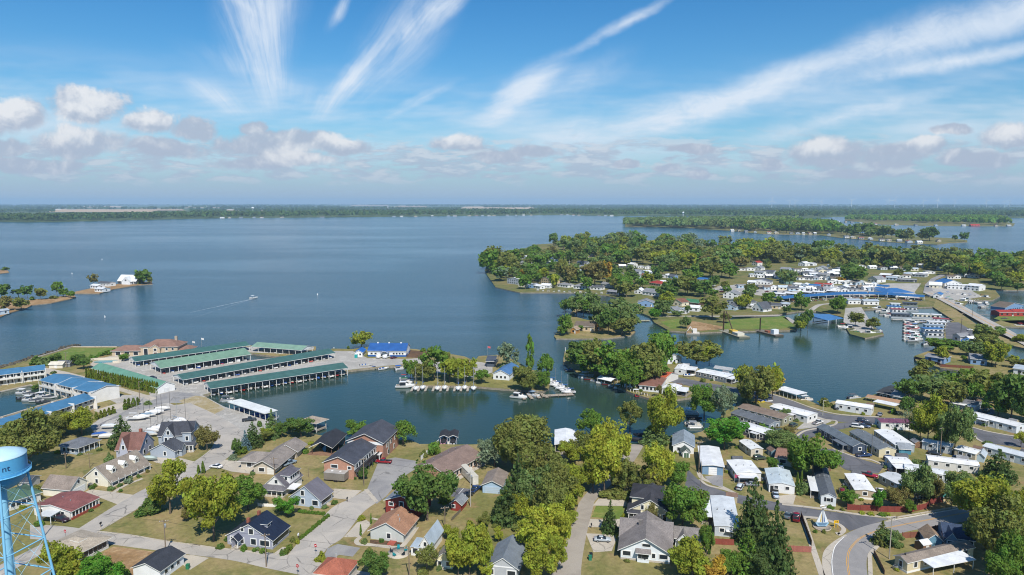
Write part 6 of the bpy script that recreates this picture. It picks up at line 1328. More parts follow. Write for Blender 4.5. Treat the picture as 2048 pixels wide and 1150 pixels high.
V('pickup', 'M5', 510, 495, -20, '39404a', 'dark pickup at the end of the striped awning trailer')
V('van', 'M3', 318, 300, 60, 'f4f4f2', 'white van directly in front of the marina shop canopy')
V('van', 'M3', 368, 302, 65, 'eceeee', 'second white van beside the marina shop')
V('car', 'M3', 427, 305, 55, '5a2632', 'maroon car right of the two white vans')
V('car', 'M1', 1210, 385, -15, '2c3644', 'dark car between the green boat shelters')
V('car', 'Z6', 560, 335, -10, '3a3d42', 'dark car under the loop street carport')
V('car', 'Z4', 710, 420, 80, 'c2c8ce', 'grey car half hidden behind the gold trees')
V('car', 'F4', 1290, 978, 20, 'e4e6e8', 'white car on the causeway parking lot', z=1); V('suv', 'F4', 915, 680, -60, '3b4250', 'dark car driving on the causeway road', z=1.6)
# ================================================================== utility poles, signs, fences, small furniture
def pole(fr, x, top, base, label, arm=True, color='8a7a68', lamp=False, d=.32, trans=False, cat='utility pole', name='utility_pole'):
    p = P(fr, x, base); h = topz(p, pix(fr, x, top)[1]) - ZL; o = thing(name, label, cat, p, 0, None if lamp else 'poles along the streets')
    cyl('shaft', o, (0, 0, h / 2), d, h, WOOD, color, r1=.7)
    if arm:
        for dz in (.5,): box('crossarm', o, (0, 0, h - dz), (2.4, .14, .14), WOOD, color, .3)
        for q in (-1, -.4, .4, 1): cyl('insulator', o, (q * .95, q * .29, h - .35), .12, .22, PAINT, 'd8d8d4')
    if trans: cyl('transformer', o, (.35, -.1, h - 1.6), .5, 1.0, METAL, 'c8ccd0')
    if lamp: rod('lamp_arm', o, (0, 0, h - .3), (1.6, 0, h), .1, METAL, 'b0b0b0'); box('lamp_head', o, (1.7, 0, h), (.7, .3, .16), METAL, 'd0d0d0')
    return o, p, h
PO = [pole('Z1', 340, 555, 855, 'tall bare wooden pole beside the white carport'), pole('Z1', 1315, 710, 972, 'wooden pole with grey transformer on the corner lawn', trans=True), pole('Z1', 525, 180, 305, 'short wooden pole in the shade of the big left tree'),
      pole('Z1', 712, 180, 300, 'thin wooden pole behind the dormered house', d=.22), pole('Z1', 1000, 0, 130, 'wooden pole rising behind the brown steep roof'), pole('Z2', 605, 820, 1085, 'wooden pole in front of the navy roofed house'),
      pole('Z2', 670, 215, 365, 'thin pole beside the ranch house drive'), pole('Z2', 940, 300, 372, 'thin post on the lawn behind the white dormer house', False, d=.2), pole('Z2', 1380, 220, 440, 'brown pole beside the bronze cargo trailer'),
      pole('Z3', 797, 330, 605, 'pale pole with transformer beside the red shed', True, 'b8b4ac', trans=True), pole('Z3', 595, 605, 780, 'wooden pole right of the big dark tree'), pole('Z3', 312, 920, 1165, 'tall wooden pole at the bottom by the teal chairs', True),
      pole('Z4', 1180, 90, 340, 'wooden pole at the blue garage'), pole('Z4', 1195, 250, 450, 'second pole on the kerb near the blue garage', False, d=.2), pole('Z5', 1500, 690, 1022, 'pale leaning pole inside the curve of the county road', True, 'b0a898'),
      pole('Z6', 1420, 985, 1180, 'pale pole with transformer at the right bottom corner', True, 'c0bab0', trans=True), pole('M1', 527, 175, 300, 'pole by the pool sheds'), pole('M1', 1110, 405, 570, 'lamp pole beside the long hedge', False, lamp=True),
      pole('M5', 602, 420, 520, 'street lamp pole in front of the big lagoon tree', False, '9a9a98', True), pole('M5', 1250, 635, 755, 'street lamp pole at the gravel corner of the loop', False, 'c0bca8', True), pole('M6', 375, 900, 1080, 'pole between the dark roofed trailers', False, '70757a'),
      pole('M6', 920, 850, 1075, 'wooden pole under the tall maple'), pole('M6', 895, 965, 1075, 'white pole beside the shaded trailer', False, 'e8e8e6'), pole('M6', 1085, -10, 105, 'dark pole on the tar lot of the causeway', True, '4a4440'), pole('F4', 1310, 690, 860, 'tall dark pole east of the causeway'), pole('F4', 1210, 820, 1000, 'tall dark pole on the causeway verge'),
      pole('F4', 845, 520, 600, 'dark pole at the start of the causeway'), pole('F4', 415, 430, 500, 'brown pole in the cottage field'), pole('F3', 1245, 470, 590, 'brown pole among the cottages'), pole('F2', 835, 350, 410, 'white pole on the west cottages point', False, 'd8d8d8'), pole('F2', 1563, 415, 480, 'white post tall among peninsula cottages', False, 'd0d0d0')]
def wire(a, bq, label):
    (oa, pa, ha), (ob, pb, hb) = PO[a], PO[bq]; A, B_ = pa + Vector((0, 0, ha - .4)), pb + Vector((0, 0, hb - .4)); v = []; f = []
    n = 14
    for i in range(n + 1):
        t = i / n; c = A.lerp(B_, t) - Vector((0, 0, 4 * t * (1 - t) * (A - B_).length * .018)); v += [c + Vector((0, 0, .02)), c + Vector((.025, .02, -.02)), c + Vector((-.025, -.02, -.02))]
    for i in range(n):
        for k in range(3): f.append((3 * i + k, 3 * i + (k + 1) % 3, 3 * i + 3 + (k + 1) % 3, 3 * i + 3 + k))
    tag(link('power_line', mesh('power_line', v, f, RUBBER)), label, 'wire', 'overhead power lines')
for a, bq, l in ((0, 1, 'overhead wire from the bare pole to the transformer pole'), (1, 5, 'overhead wire along the lower left street'), (5, 11, 'overhead wire crossing to the pole by the teal chairs'), (2, 4, 'overhead wire behind the steep brown roof'), (8, 9, 'overhead wire above the grey parking lot'), (9, 10, 'short overhead wire beside the big dark tree'), (14, 15, 'overhead wire along the right county road'), (12, 13, 'short wire at the blue garage')): wire(a, bq, l)
def fence(name, label, pts, h, color, post=2.4, m=WOOD, t=.06, cat='fence'):
    pts = [Vector(p) for p in pts]; o = thing(name, label, cat, pts[0], 0)
    for a, c in zip(pts[:-1], pts[1:]):
        L = (c - a).length; n = max(1, round(L / post)); ang = math.atan2((c - a).y, (c - a).x)
        for i in range(n):
            q = a.lerp(c, (i + .5) / n) - pts[0]; box('fence_panel', o, (q.x, q.y, h / 2), (L / n - .14, t, h - .1), m, color, ang)
            q = a.lerp(c, i / n) - pts[0]; box('post', o, (q.x, q.y, h / 2 + .05), (.13, .13, h + .1), m, color, ang)
    return o
fence('wooden_fence', 'red wooden fence behind the grey pale roofed trailer', PL('Z4', 1278, 905, 1460, 915), 1.7, '8f4c40')
fence('wooden_fence', 'pinkish wooden fence closing the narrow yard beside the sidewalk', PL('Z5', 670, 962, 885, 972), 1.7, 'a5685c')
fence('wooden_fence', 'dark slatted fence running along the sidewalk', PL('Z5', 800, 690, 885, 920), 1.6, '5b4a3c')
fence('wooden_fence', 'long red brown picket fence along the county road', PL('Z6', 185, 632, 290, 640, 370, 640, 450, 648, 560, 652, 700, 650, 810, 625, 850, 590, 945, 570), 1.8, '86423a')
fence('wooden_fence', 'brown wooden fence around the lawn with the teal shed', PL('Z6', 620, 860, 815, 845, 830, 815, 980, 780), 1.7, '8a5a48')
fence('rail_fence', 'leaning brown rail fence beside the inside kerb of the curve', PL('Z6', 395, 985, 425, 1040, 480, 1150), 1.3, '6d5544')
fence('picket_fence', 'white picket fence between the navy roofed and sky blue houses', PL('Z2', 540, 605, 690, 612), 1.0, 'f2f2f0', m=PAINT)
fence('vinyl_fence', 'white vinyl fence running to the harbour beside the brick building', PL('Z3', 405, 240, 470, 180, 545, 105), 1.6, 'f4f4f2', m=PAINT)
fence('wire_fence', 'grey wire fence along the lawn by the red shed', PL('Z3', 650, 720, 720, 650), 1.1, '9a958c', m=METAL)
def lawn_sign(fr, x, y, label):
    o = thing('entrance_sign', label, 'sign', P(fr, x, y)); v = []
    for sx in (-1, 1):
        m = mesh('sail', [(sx * .12, -.08, 1.6), (sx * 1.7, -.08, 1.6), (sx * .12, -.08, 5.4), (sx * .12, .08, 1.6), (sx * 1.7, .08, 1.6), (sx * .12, .08, 5.4)], [(0, 1, 2), (3, 5, 4), (0, 3, 4, 1), (1, 4, 5, 2), (2, 5, 3, 0)], PAINT); link('sail', m, o, None, 'e6ecf0')
        m = mesh('sail_stripe', [(sx * .3, -.1, 1.8), (sx * .7, -.1, 1.8), (sx * .3, -.1, 4.6), (sx * .3, -.09, 1.8)], [(0, 1, 2)], PAINT); link('sail_stripe', m, o, None, 'd8b84a' if sx < 0 else '3a6aa8')
    box('mast', o, (0, 0, 3.0), (.14, .14, 6.0), PAINT, '4a5a78'); m = mesh('hull_board', [(-1.9, -.1, 1.5), (1.9, -.1, 1.5), (1.2, -.1, .5), (-1.2, -.1, .5), (-1.9, .1, 1.5), (1.9, .1, 1.5), (1.2, .1, .5), (-1.2, .1, .5)], [(0, 3, 2, 1), (4, 5, 6, 7), (0, 1, 5, 4), (2, 3, 7, 6), (1, 2, 6, 5), (0, 4, 7, 3)], PAINT); link('hull_board', m, o, None, '9cc4de')
    for i in range(3): box('lettering_line', o, (0, -.12, 1.3 - .24 * i), (2.6 - .5 * i, .03, .1), PAINT, '35507a')
    lathe('lamp_ring', [(.7, 6.0), (.85, 6.0), (.85, 6.3), (.7, 6.3), (.7, 6.0)], o, PAINT, 'e8e8e6', 16); lathe('planter', [(0, .02), (2.4, .02), (2.4, .35), (2.2, .35), (2.2, .2), (0, .2)], o, BRICK, 'b8aa98', 18)
lawn_sign('Z5', 967, 775, 'white sailboat shaped entrance sign on the grass corner')
o = thing('arrow_sign', 'small yellow sign with black arrow beside the sailboat sign', 'sign', P('Z5', 1078, 775)); box('board', o, (0, 0, 1.75), (1.3, .08, .75), PAINT, 'f4c21a')
for x in (-.5, .5): box('leg', o, (x, 0, .7), (.12, .1, 1.4), PAINT, 'f0c020')
box('arrow_shaft', o, (-.08, -.06, 1.75), (.6, .03, .13), PAINT, '202020'); ar = link('arrow_head', mesh('arrow_head', [(.2, -.065, 2.0), (.2, -.065, 1.5), (.5, -.065, 1.75)], [(0, 1, 2)], PAINT), o, None, '202020')
def road_sign(fr, x, y, label):
    o = thing('traffic_sign', label, 'sign', P(fr, x, y)); rod('post', o, (0, 0, 0), (0, 0, 2.6), .08, METAL, 'a0a0a0'); q = cyl('sign_plate', o, (0, -.06, 2.4), .85, .05, PAINT, 'c01c2a', (R(90), 0, R(-20)), n=20); box('white_bar', o, (.03, -.1, 2.4), (.55, .04, .14), PAINT, 'f4f4f4', R(-20))
road_sign('Z2', 855, 1150, 'red no entry sign with white bar at the lower street corner'); road_sign('Z1', 522, 868, 'red no entry sign beside the left street patch'); road_sign('Z2', 998, 985, 'red no entry sign by the yellow corner shrubs')
for k, (fr, x, y, lb, c) in enumerate([('Z1', 800, 770, 'black mailbox on the corner lawn', '1f2024'), ('Z2', 1247, 570, 'black mailbox beside the sky blue house', '26262a'), ('Z4', 328, 780, 'black mailbox at the spruce drive', '222226'), ('Z2', 860, 860, 'white mailbox post at the hedge end', 'e8e8e8')]):
    o = thing('mailbox', lb, 'mailbox', P(fr, x, y)); box('post', o, (0, 0, .5), (.12, .12, 1.0), WOOD, '6d5a48'); box('box', o, (0, 0, 1.15), (.35, .6, .35), PAINT, c); cyl('arched_top', o, (0, 0, 1.32), .35, .6, PAINT, c, (R(90), 0, 0))
# round patio with teal chairs
pt = P('Z3', 228, 975); tag(lathe('round_patio', [(0, .06), (3.0, .06), (3.0, -.1)], None, CONCRETE, 'c9cfcf', 28), 'round pale patio slab under the teal chairs', 'patio').location = pt
for k in range(5):
    a = 2 * math.pi * k / 5 + .5; q = pt + Vector((math.cos(a) * 1.9, math.sin(a) * 1.9, .07)); col = ['1f9aa6', '1f9aa6', '28303a', '1f9aa6', '28303a'][k]
    o = thing('garden_chair', ['teal lawn chair at the front of the round patio', 'teal lawn chair beside the path side of the patio', 'dark lawn chair at the rear of the round patio', 'teal lawn chair nearest the pole on the patio', 'dark lawn chair on the house side of the patio'][k], 'chair', q, a - R(90), 'chairs on the round patio')
    box('seat', o, (0, 0, .4), (.65, .65, .08), PAINT, col); box('backrest', o, (0, .32, .75), (.65, .08, .7), PAINT, col)
    for x in (-.3, .3):
        box('armrest', o, (x, 0, .62), (.1, .65, .05), PAINT, col)
        for y in (-.28, .28): box('leg', o, (x, y, .2), (.08, .08, .4), PAINT, col)
for fr, x, y, c, lb in (('Z1', 1490, 1100, '2f7a58', 'green wheelie bin beside the black roofed garage'), ('Z4', 60, 985, '2450a0', 'blue wheelie bin at the alley edge'), ('Z4', 25, 1010, 'dfe3e6', 'white tank beside the blue bin on the alley'), ('Z4', 325, 1010, '2a2c30', 'black grill cover beside the bungalow parking pad'), ('Z4', 318, 1030, '2e7a60', 'green wheelie bin beside the black grill'), ('Z6', 780, 940, '2f8a5a', 'green bin beside the teal shed')):
    o = thing('wheelie_bin', lb, 'bin', P(fr, x, y)); box('body', o, (0, 0, .55), (.75, .8, 1.1), PAINT, c); box('lid', o, (0, 0, 1.14), (.82, .9, .1), PAINT, c)
    for s_ in (-.3, .3): cyl('wheel', o, (s_, .42, .12), .24, .08, RUBBER, None, (0, R(90), 0))
def flagpole(fr, x, top, base, c, label):
    p = P(fr, x, base); h = topz(p, pix(fr, x, top)[1]) - ZL; o = thing('flagpole', label, 'flagpole', p); rod('pole', o, (0, 0, 0), (0, 0, h), .12, METAL, 'e0e0e0')
    n = 8; v = [(.05 + i * .22, math.sin(i * .9) * .12, h - .1 - z - i * .05) for z in (0, 1.1) for i in range(n)]; link('flag', mesh('flag', v, [(i, i + 1, n + i + 1, n + i) for i in range(n - 1)], CANVAS), o, None, c)
flagpole('M3', 1172, 205, 300, 'd86a70', 'flagpole with small flag on the marina point'); flagpole('M2', 140, 165, 220, 'e0dcdc', 'flagpole with small flag beside the mansion'); flagpole('Z5', 272, 350, 420, 'b8506a', 'flag on the stepped white trailer porch'); flagpole('M2', 212, 140, 215, 'e8e8e8', 'bare white mast on the lake pier')
# ================================================================== boats
def Bt(kind, fr, x, y, ang, label, color='f2f2f0', c2='2f62a8', group=None, z=0.0, scale=1.0, **k): return boat(kind, label, P(fr, x, y, z), R(ang), color, c2, group, z, scale, **k)
for i, x in enumerate((603, 657, 775, 832, 938, 990, 1060)):
    Bt('sail', 'M3', x, 550 - (i % 2) * 6, -90, '%s sailboat from the left moored bow out at the marina seawall' % ORD[i], ['f2f2f0', 'e4e6ea', 'f0ece4'][i % 3], ['2e64b0', '2c4f8c', '9aa0a6', 'd0ccc4', '2a5aa8', '3470c0', '8a8f96'][i], 'sailboats at the marina seawall', scale=1.1)
for i, x in enumerate((578, 630, 686, 745, 805, 858, 912, 964, 1016)):
    a = P('M3', x, 535, .7); o = tag(box('finger_pier', None, (a.x, a.y - 1.5, .45), (1.1, 8, .3), WOOD, 'b5ada0'), '%s plank finger pier from the left between the sailboats' % ORD[i], 'pier', 'finger piers between the sailboats')
for i in range(8):
    Bt('sail' if i % 2 else 'motor', 'M4', 375 + i * 24, 480 + i * 14, 185, '%s white boat from the shore in the row on the point pier' % ORD[i], 'f2f2f2', ['e8e8e8', '3a68ae'][i % 2], 'boats on the point pier', z=.6, scale=.9)
a, c = P('M4', 410, 600, .6), P('M4', 580, 585, .6)
def pier(label, fr, a, c, w, color='aaa091', n=5, z=.55):
    A, C = P(fr, *a, z), P(fr, *c, z); q = C - A; o = thing('pier', label, 'pier', A, math.atan2(q.y, q.x)); L = q.length
    k = max(2, int(L / 1.2))
    for i in range(k): box('plank', o, ((i + .5) * L / k, 0, -.05), (L / k - .05, w, .1), WOOD, color)
    for i in range(n):
        for y in (-w / 2, w / 2): cyl('pile', o, (i * L / (n - 1), y, -.3), .22, 1.8, WOOD, '7d7264')
pier('wide grey end pier of the marina point', 'M4', (330, 600), (582, 588), 3.0); pier('long grey pier carrying the row of white boats', 'M4', (560, 585), (380, 480), 2.2)
for i in range(4): pier('%s short finger pier left of the point pier' % ORD[i], 'M4', (160 + i * 55, 575 + i * 2), (195 + i * 60, 628 - i * 5), 1.6)
Bt('cruiser', 'M4', 150, 620, -20, 'white cabin cruiser moored left of the point piers', scale=.9); Bt('pontoon', 'M4', 268, 605, -40, 'pontoon boat with blue grey canopy among the point fingers', 'dfe3e8', '8fa6c0')
Bt('sail', 'M3', 530, 470, 5, 'red decked sailboat in the stack beside the willow', 'd8d4d2', 'b03a40', z=.4); Bt('pontoon', 'M3', 528, 498, 2, 'pontoon boat with dark green canopy in the corner slip', 'f0f0ee', '2f6a4c', scale=1.1); Bt('cruiser', 'M3', 520, 535, 3, 'long white cruiser at the outer end of the corner slip', scale=1.05)
Bt('motor', 'M3', 270, 385, -60, 'open motorboat at the marina shop quay', 'b8b4ac'); Bt('motor', 'M3', 345, 392, 35, 'white speedboat angled at the marina shop quay', 'f4f4f2'); Bt('pontoon', 'M3', 475, 392, 30, 'pontoon boat with bright blue canopy at the quay', 'd8dce4', '2b62b8', scale=.95); Bt('motor', 'M3', 205, 365, 10, 'small grey boat on the quay edge by the shop', 'c8c8c6', z=1.0)
# harbour front by the brick building
for i, (x, lb) in enumerate(((585, 'black canopied wake boat with pink stern at the seawall'), (660, 'black covered boat on its lift right of the pink boat'))):
    Bt('covered', 'Z3', x, 95, 90, lb, ['d8a8b8', 'd0d4da'][i], '2a2c32', z=.5); b = Bd('boat_lift', 'left of two boat lifts at the brick building' if i == 0 else 'right of two boat lifts at the brick building', P('Z3', x - 28, 108, .2), P('Z3', x + 28, 108, .2), 'boat lift', None, 0); b.gable(0, 0, b.w, 6.5, 2.9, .6, 'y', wall=False, rc='34363c')
    for xx in (0, b.w):
        for y in (0, 6.5): b.post(xx, y, 3.0, .14, 'd0d4d8')
pier('white pier between the two black boat lifts', 'Z3', (625, 112), (632, 60), 1.2, 'e4e4e0')
Bt('covered', 'M4', 1120, 925, 170, 'navy covered boat under the gold tree at the alley end', '2a2f3a', '1f2430', z=.4); Bt('covered', 'M4', 1080, 960, 170, 'second dark covered boat at the alley end shore', '30343c', '2a2d36', z=.4)
for i, (x, y) in enumerate(((210, 745), (235, 790), (215, 830), (240, 850))): Bt(('pontoon', 'covered', 'motor', 'pontoon')[i], 'M5', x, y, -5, '%s boat from the top in the narrow inlet' % ORD[i], ['d8dce0', '3a4048', 'c8c4bc', 'e0e0dc'][i], ['c8d8e8', '2a3036', '5a6068', '8a9098'][i], 'boats in the narrow inlet')
Bt('motor', 'M4', 560, 405, 10, 'small dark runabout near the west seawall steps', '7c8288'); Bt('motor', 'M4', 1120, 608, 5, 'red jet boat by the seawall piles', 'a8303a', '30343a'); Bt('pontoon', 'M4', 695, 455, -15, 'long pontoon under the shaded seawall trees', 'c8ccd0', 'dfe4e8', scale=1.2)
b = Bd('boat_lift', 'curved white canopied boat lift on the seawall', P('M4', 775, 500, .2), P('M4', 880, 525, .2), 'boat lift', None, .2); b.gable(0, 0, b.w, 5, 2.6, .8, 'x', wall=False, rc='eef2f6')
for x in (0, b.w / 2, b.w):
    for y in (0, 5): b.post(x, y, 3.2, .14, 'e0e4e8', -.6)
b = Bd('boat_lift', 'flat tan roofed boat lift at the tip of the lagoon point', P('M4', 505, 355, .2), P('M4', 555, 362, .2), 'boat lift', None, .2); b.box('roof', 0, 0, 2.6, b.w, 7, 2.8, SHEETMETAL, 'b8b2a6')
for x in (0, b.w):
    for y in (0, 7): b.post(x, y, 3.2, .16, '8a8478', -.6)
for i in range(16):
    a = P('M4', 900 + i * 18 if i < 9 else 1035 + (i - 9) * 22, 520 + i * 5 if i < 9 else 575 + (i - 9) * 6, .5); tag(cyl('mooring_pile', None, (a.x, a.y, .8), .35, 2.6, WOOD, 'd8d0c0'), '%s pale mooring pile along the lagoon seawall' % ordw(i), 'pile', 'mooring piles along the lagoon seawall')
o = thing('dock_statue', 'white post lamp at the tip of the lagoon point', 'lamp post', P('M4', 518, 262)); cyl('base', o, (0, 0, .3), .8, .6, CONCRETE, 'd8d4cc'); cyl('post', o, (0, 0, 1.6), .35, 2.4, PAINT, 'f0f0ee'); cyl('lamp', o, (0, 0, 3.0), .6, .5, PAINT, 'f4f4f4')
Bt('pontoon', 'M5', 1115, 640, 12, 'pontoon boat moored past the white flat dock', 'e8e4dc', 'cfd4d8', scale=1.1); Bt('motor', 'M5', 195, 445, 0, 'white boat parked on the concrete by the cottage trailer', z=1.2); Bt('motor', 'M5', 745, 665, 10, 'small yellow boat under the big lagoon tree', 'd8c23a', 'c8b030', z=.3); Bt('motor', 'M5', 800, 655, 0, 'white boat under the big lagoon tree', z=.3); Bt('pontoon', 'M6', 240, 625, 5, 'pontoon boat behind the waterfront trailer', 'c8ccd0', '5a6068')
Bt('pontoon', 'M2', 420, 640, 10, 'covered grey pontoon at the gravel shore', '8c9096', '6a6e74')
# boat yard on trailers
YB = [('M1', 1080, 705, 0), ('M1', 1128, 695, 0), ('M1', 1175, 680, 5), ('M1', 1210, 665, 5), ('M1', 1240, 655, 5), ('M1', 1375, 755, -30), ('M1', 1400, 735, -30), ('M1', 1440, 722, -30), ('M1', 1195, 830, -20), ('M1', 1215, 805, -20), ('M1', 1250, 790, -20), ('M1', 1300, 775, -15), ('M1', 870, 770, 5), ('M1', 800, 835, 15), ('M1', 855, 850, 10), ('M1', 1290, 630, 10)]
for i, (fr, x, y, an) in enumerate(YB):
    c2 = ['e8eaec', 'f2f2f0', '7c93a6', 'eef0f2', 'e2e4e6', 'f4f4f2', '8a98a6', 'f0f0f0', 'b8c4cc', 'e6e8ea', 'f2f2f2', 'dfe2e4', 'cfd8e2', '2c5aa4', 'e8e8e8', 'f0f0ee'][i]
    Bt('covered' if i % 3 else 'sail' if i in (0, 6) else 'covered', fr, x, y, an, '%s stored boat in the gravel boat yard counted from the road' % ordw(i), 'f0f0ee', c2, 'stored boats in the gravel yard', z=ZL + .7)
for i, (x, y, h) in enumerate(((1140, 660, 6), (1255, 770, 14), (1355, 725, 13), (1475, 740, 11), (1198, 775, 12), (1290, 755, 13))):
    a = P('M1', x, y); tag(cyl('bare_mast', None, (a.x, a.y, ZL + h / 2), .12, h, METAL, '6d6a66'), '%s bare mast standing in the boat yard from the left' % ['leftmost', 'fourth', 'fifth', 'rightmost', 'second', 'third'][i], 'mast', 'masts in the boat yard')
for i in range(9): Bt(('pontoon', 'covered', 'motor')[i % 3], 'M1', 190 + (i % 5) * 52, 505 + (i // 5) * 45 + (i % 5) * 9, 5, '%s boat in the canal by the blue roofed apartments' % ORD[i], ['cfd2d6', 'e4e4e2', '4a5058'][i % 3], ['d8dadc', '3a4048', '70757c'][i % 3], 'boats in the apartment canal', z=ZL + .05)
Bt('covered', 'Z1', 1185, 235, -10, 'small boat on its trailer beside the grey blue garage wing', '9aa8a8', 'b8c8c4', z=ZL + .4); Bt('motor', 'Z5', 290, 275, 60, 'red trimmed boat on a trailer beside the flag porch trailer', 'e8e0dc', 'a04038', z=ZL + .5)
# motorboat running on the open lake, with its wake
mb = P('I', 507, 597, 0); boat('motor', 'white motorboat running across the open lake with a foaming wake', mb, R(38), 'f4f4f2', 'd8d8d8', None, 0, 1.3, 'e8ecee')
FOAM = plain('foam', 'e4ecf0', .6)
q0 = P('I', 505, 598, 0); wk = []
for s_ in (-1, 1):
    L, Q = [], []
    for i in range(14):
        t = i / 13; c = P('I', 505 - 125 * t, 598 + 36 * t + (4 if s_ > 0 else -9) * t, 0); wd = (1.2 - .9 * t) * (1 + .3 * math.sin(i * 2.1)); L.append(c + Vector((0, wd, 0))); Q.append(c - Vector((0, wd, 0)))
    o = ribbon('wake_foam', L, Q, .035 + .01 * s_, FOAM); tag(o, ('nearer' if s_ > 0 else 'farther') + ' foam line of the running motorboat wake', 'wake', kind='stuff')
for i, (fr, x, y) in enumerate((('F1', 1075, 692), ('F1', 738, 245), ('F1', 1045, 98), ('I', 635, 590), ('I', 668, 700))):
    o = thing('buoy', ['white buoy off the lawn point', 'white buoy beyond the wooded spit', 'far white buoy on the open lake', 'white buoy right of the running motorboat', 'white marker near the basin mouth'][i], 'buoy', P(fr, x, y, 0)); cyl('float', o, (0, 0, .3), 1.0, .9, PAINT, 'f4f4f4'); cyl('marker', o, (0, 0, 1.2), .4, 1.2, PAINT, 'f4f4f4')
# rock revetment along the lawn point
rocks = []
vr, fr_ = [], []
rr = np.random.default_rng(5)
line = smooth_line(PL('I', -60, 752, 0, 737, 60, 718, 145, 693, z=.4), 40)
for p in line:
    for k in range(5):
        c = np.array([p.x + rr.normal() * 1.3, p.y + rr.normal() * 2.2 + 1.5, rr.uniform(.0, .9)]); s = rr.uniform(.5, 1.2); st = len(vr)
        for q in BOXV: vr.append(tuple(c + (np.array(q) + rr.normal(size=3) * .16) * s))
        fr_ += [tuple(st + i for i in f) for f in BOXF]
o = link('rock_revetment', mesh('rock_revetment', vr, fr_, groundmat('rock', ('6a6458', '565045', '7d776a'), .4, 2.0))); tag(o, 'dark rock revetment along the lawn point shore', 'rocks', kind='stuff')
for fr, pts, lb in (('I', (62, 719, 145, 694, 235, 694), 'pale seawall kerb round the lawn point'),): kerb('seawall_cap', PL(fr, *pts), .9, .5)
# ================================================================== cottages of the middle peninsula
ANCH = []
WC = dict(w='eceded', g='b9bfc4', b='7f9fc4', t='cdbb9c', n='6a5346', d='5a6068', c='e4dcc4', r='a8463e', l='b7cadb', y='b98a50', e='6d8a80')
RC = dict(w='eef0f1', g='878a90', d='565a62', b='6f6459', t='a3917c', r='a23c36', u='3d72ae', e='3f7a58', l='b4c0ca', n='7c5446', k='3a3d44')
def rows(fr, txt, group, z=.96, cat='cottage', name='cottage'):
    for ln in txt.strip().split('\n'):
        q, lb = ln.split('|'); q = q.split(); x0, y0, x1, y1, d, h, rh = (float(v) for v in q[:7])
        b = Bd(name, lb.strip(), P(fr, x0, y0, z), P(fr, x1, y1, z), cat, group, z); b.wc, b.rc = WC[q[8]], RC[q[9]]
        if q[9] in 'wul': b.rm = SHEETMETAL
        r = (0, 0, b.w, d)
        if q[7] == 'h': b.hip(*r, h, rh, ov=.5)
        else: b.gable(*r, h, rh, q[7], ov=.5, og=.4)
        n = max(1, int(b.w / 3.4))
        for k in range(n): b.win('f', r, (k + .5) * b.w / n, .9, 1.4, 1.3, fr=False)
        if h > 4: 
            for k in range(n): b.win('f', r, (k + .5) * b.w / n, 3.6, 1.3, 1.2, fr=False)
        b.win('r', r, d * .5, .9, 1.3, 1.3, fr=False); b.door('f', r, b.w * .9 - .6, 1.0, 2.1, 'dcdcd8')
GW = 'cottages of the middle peninsula'
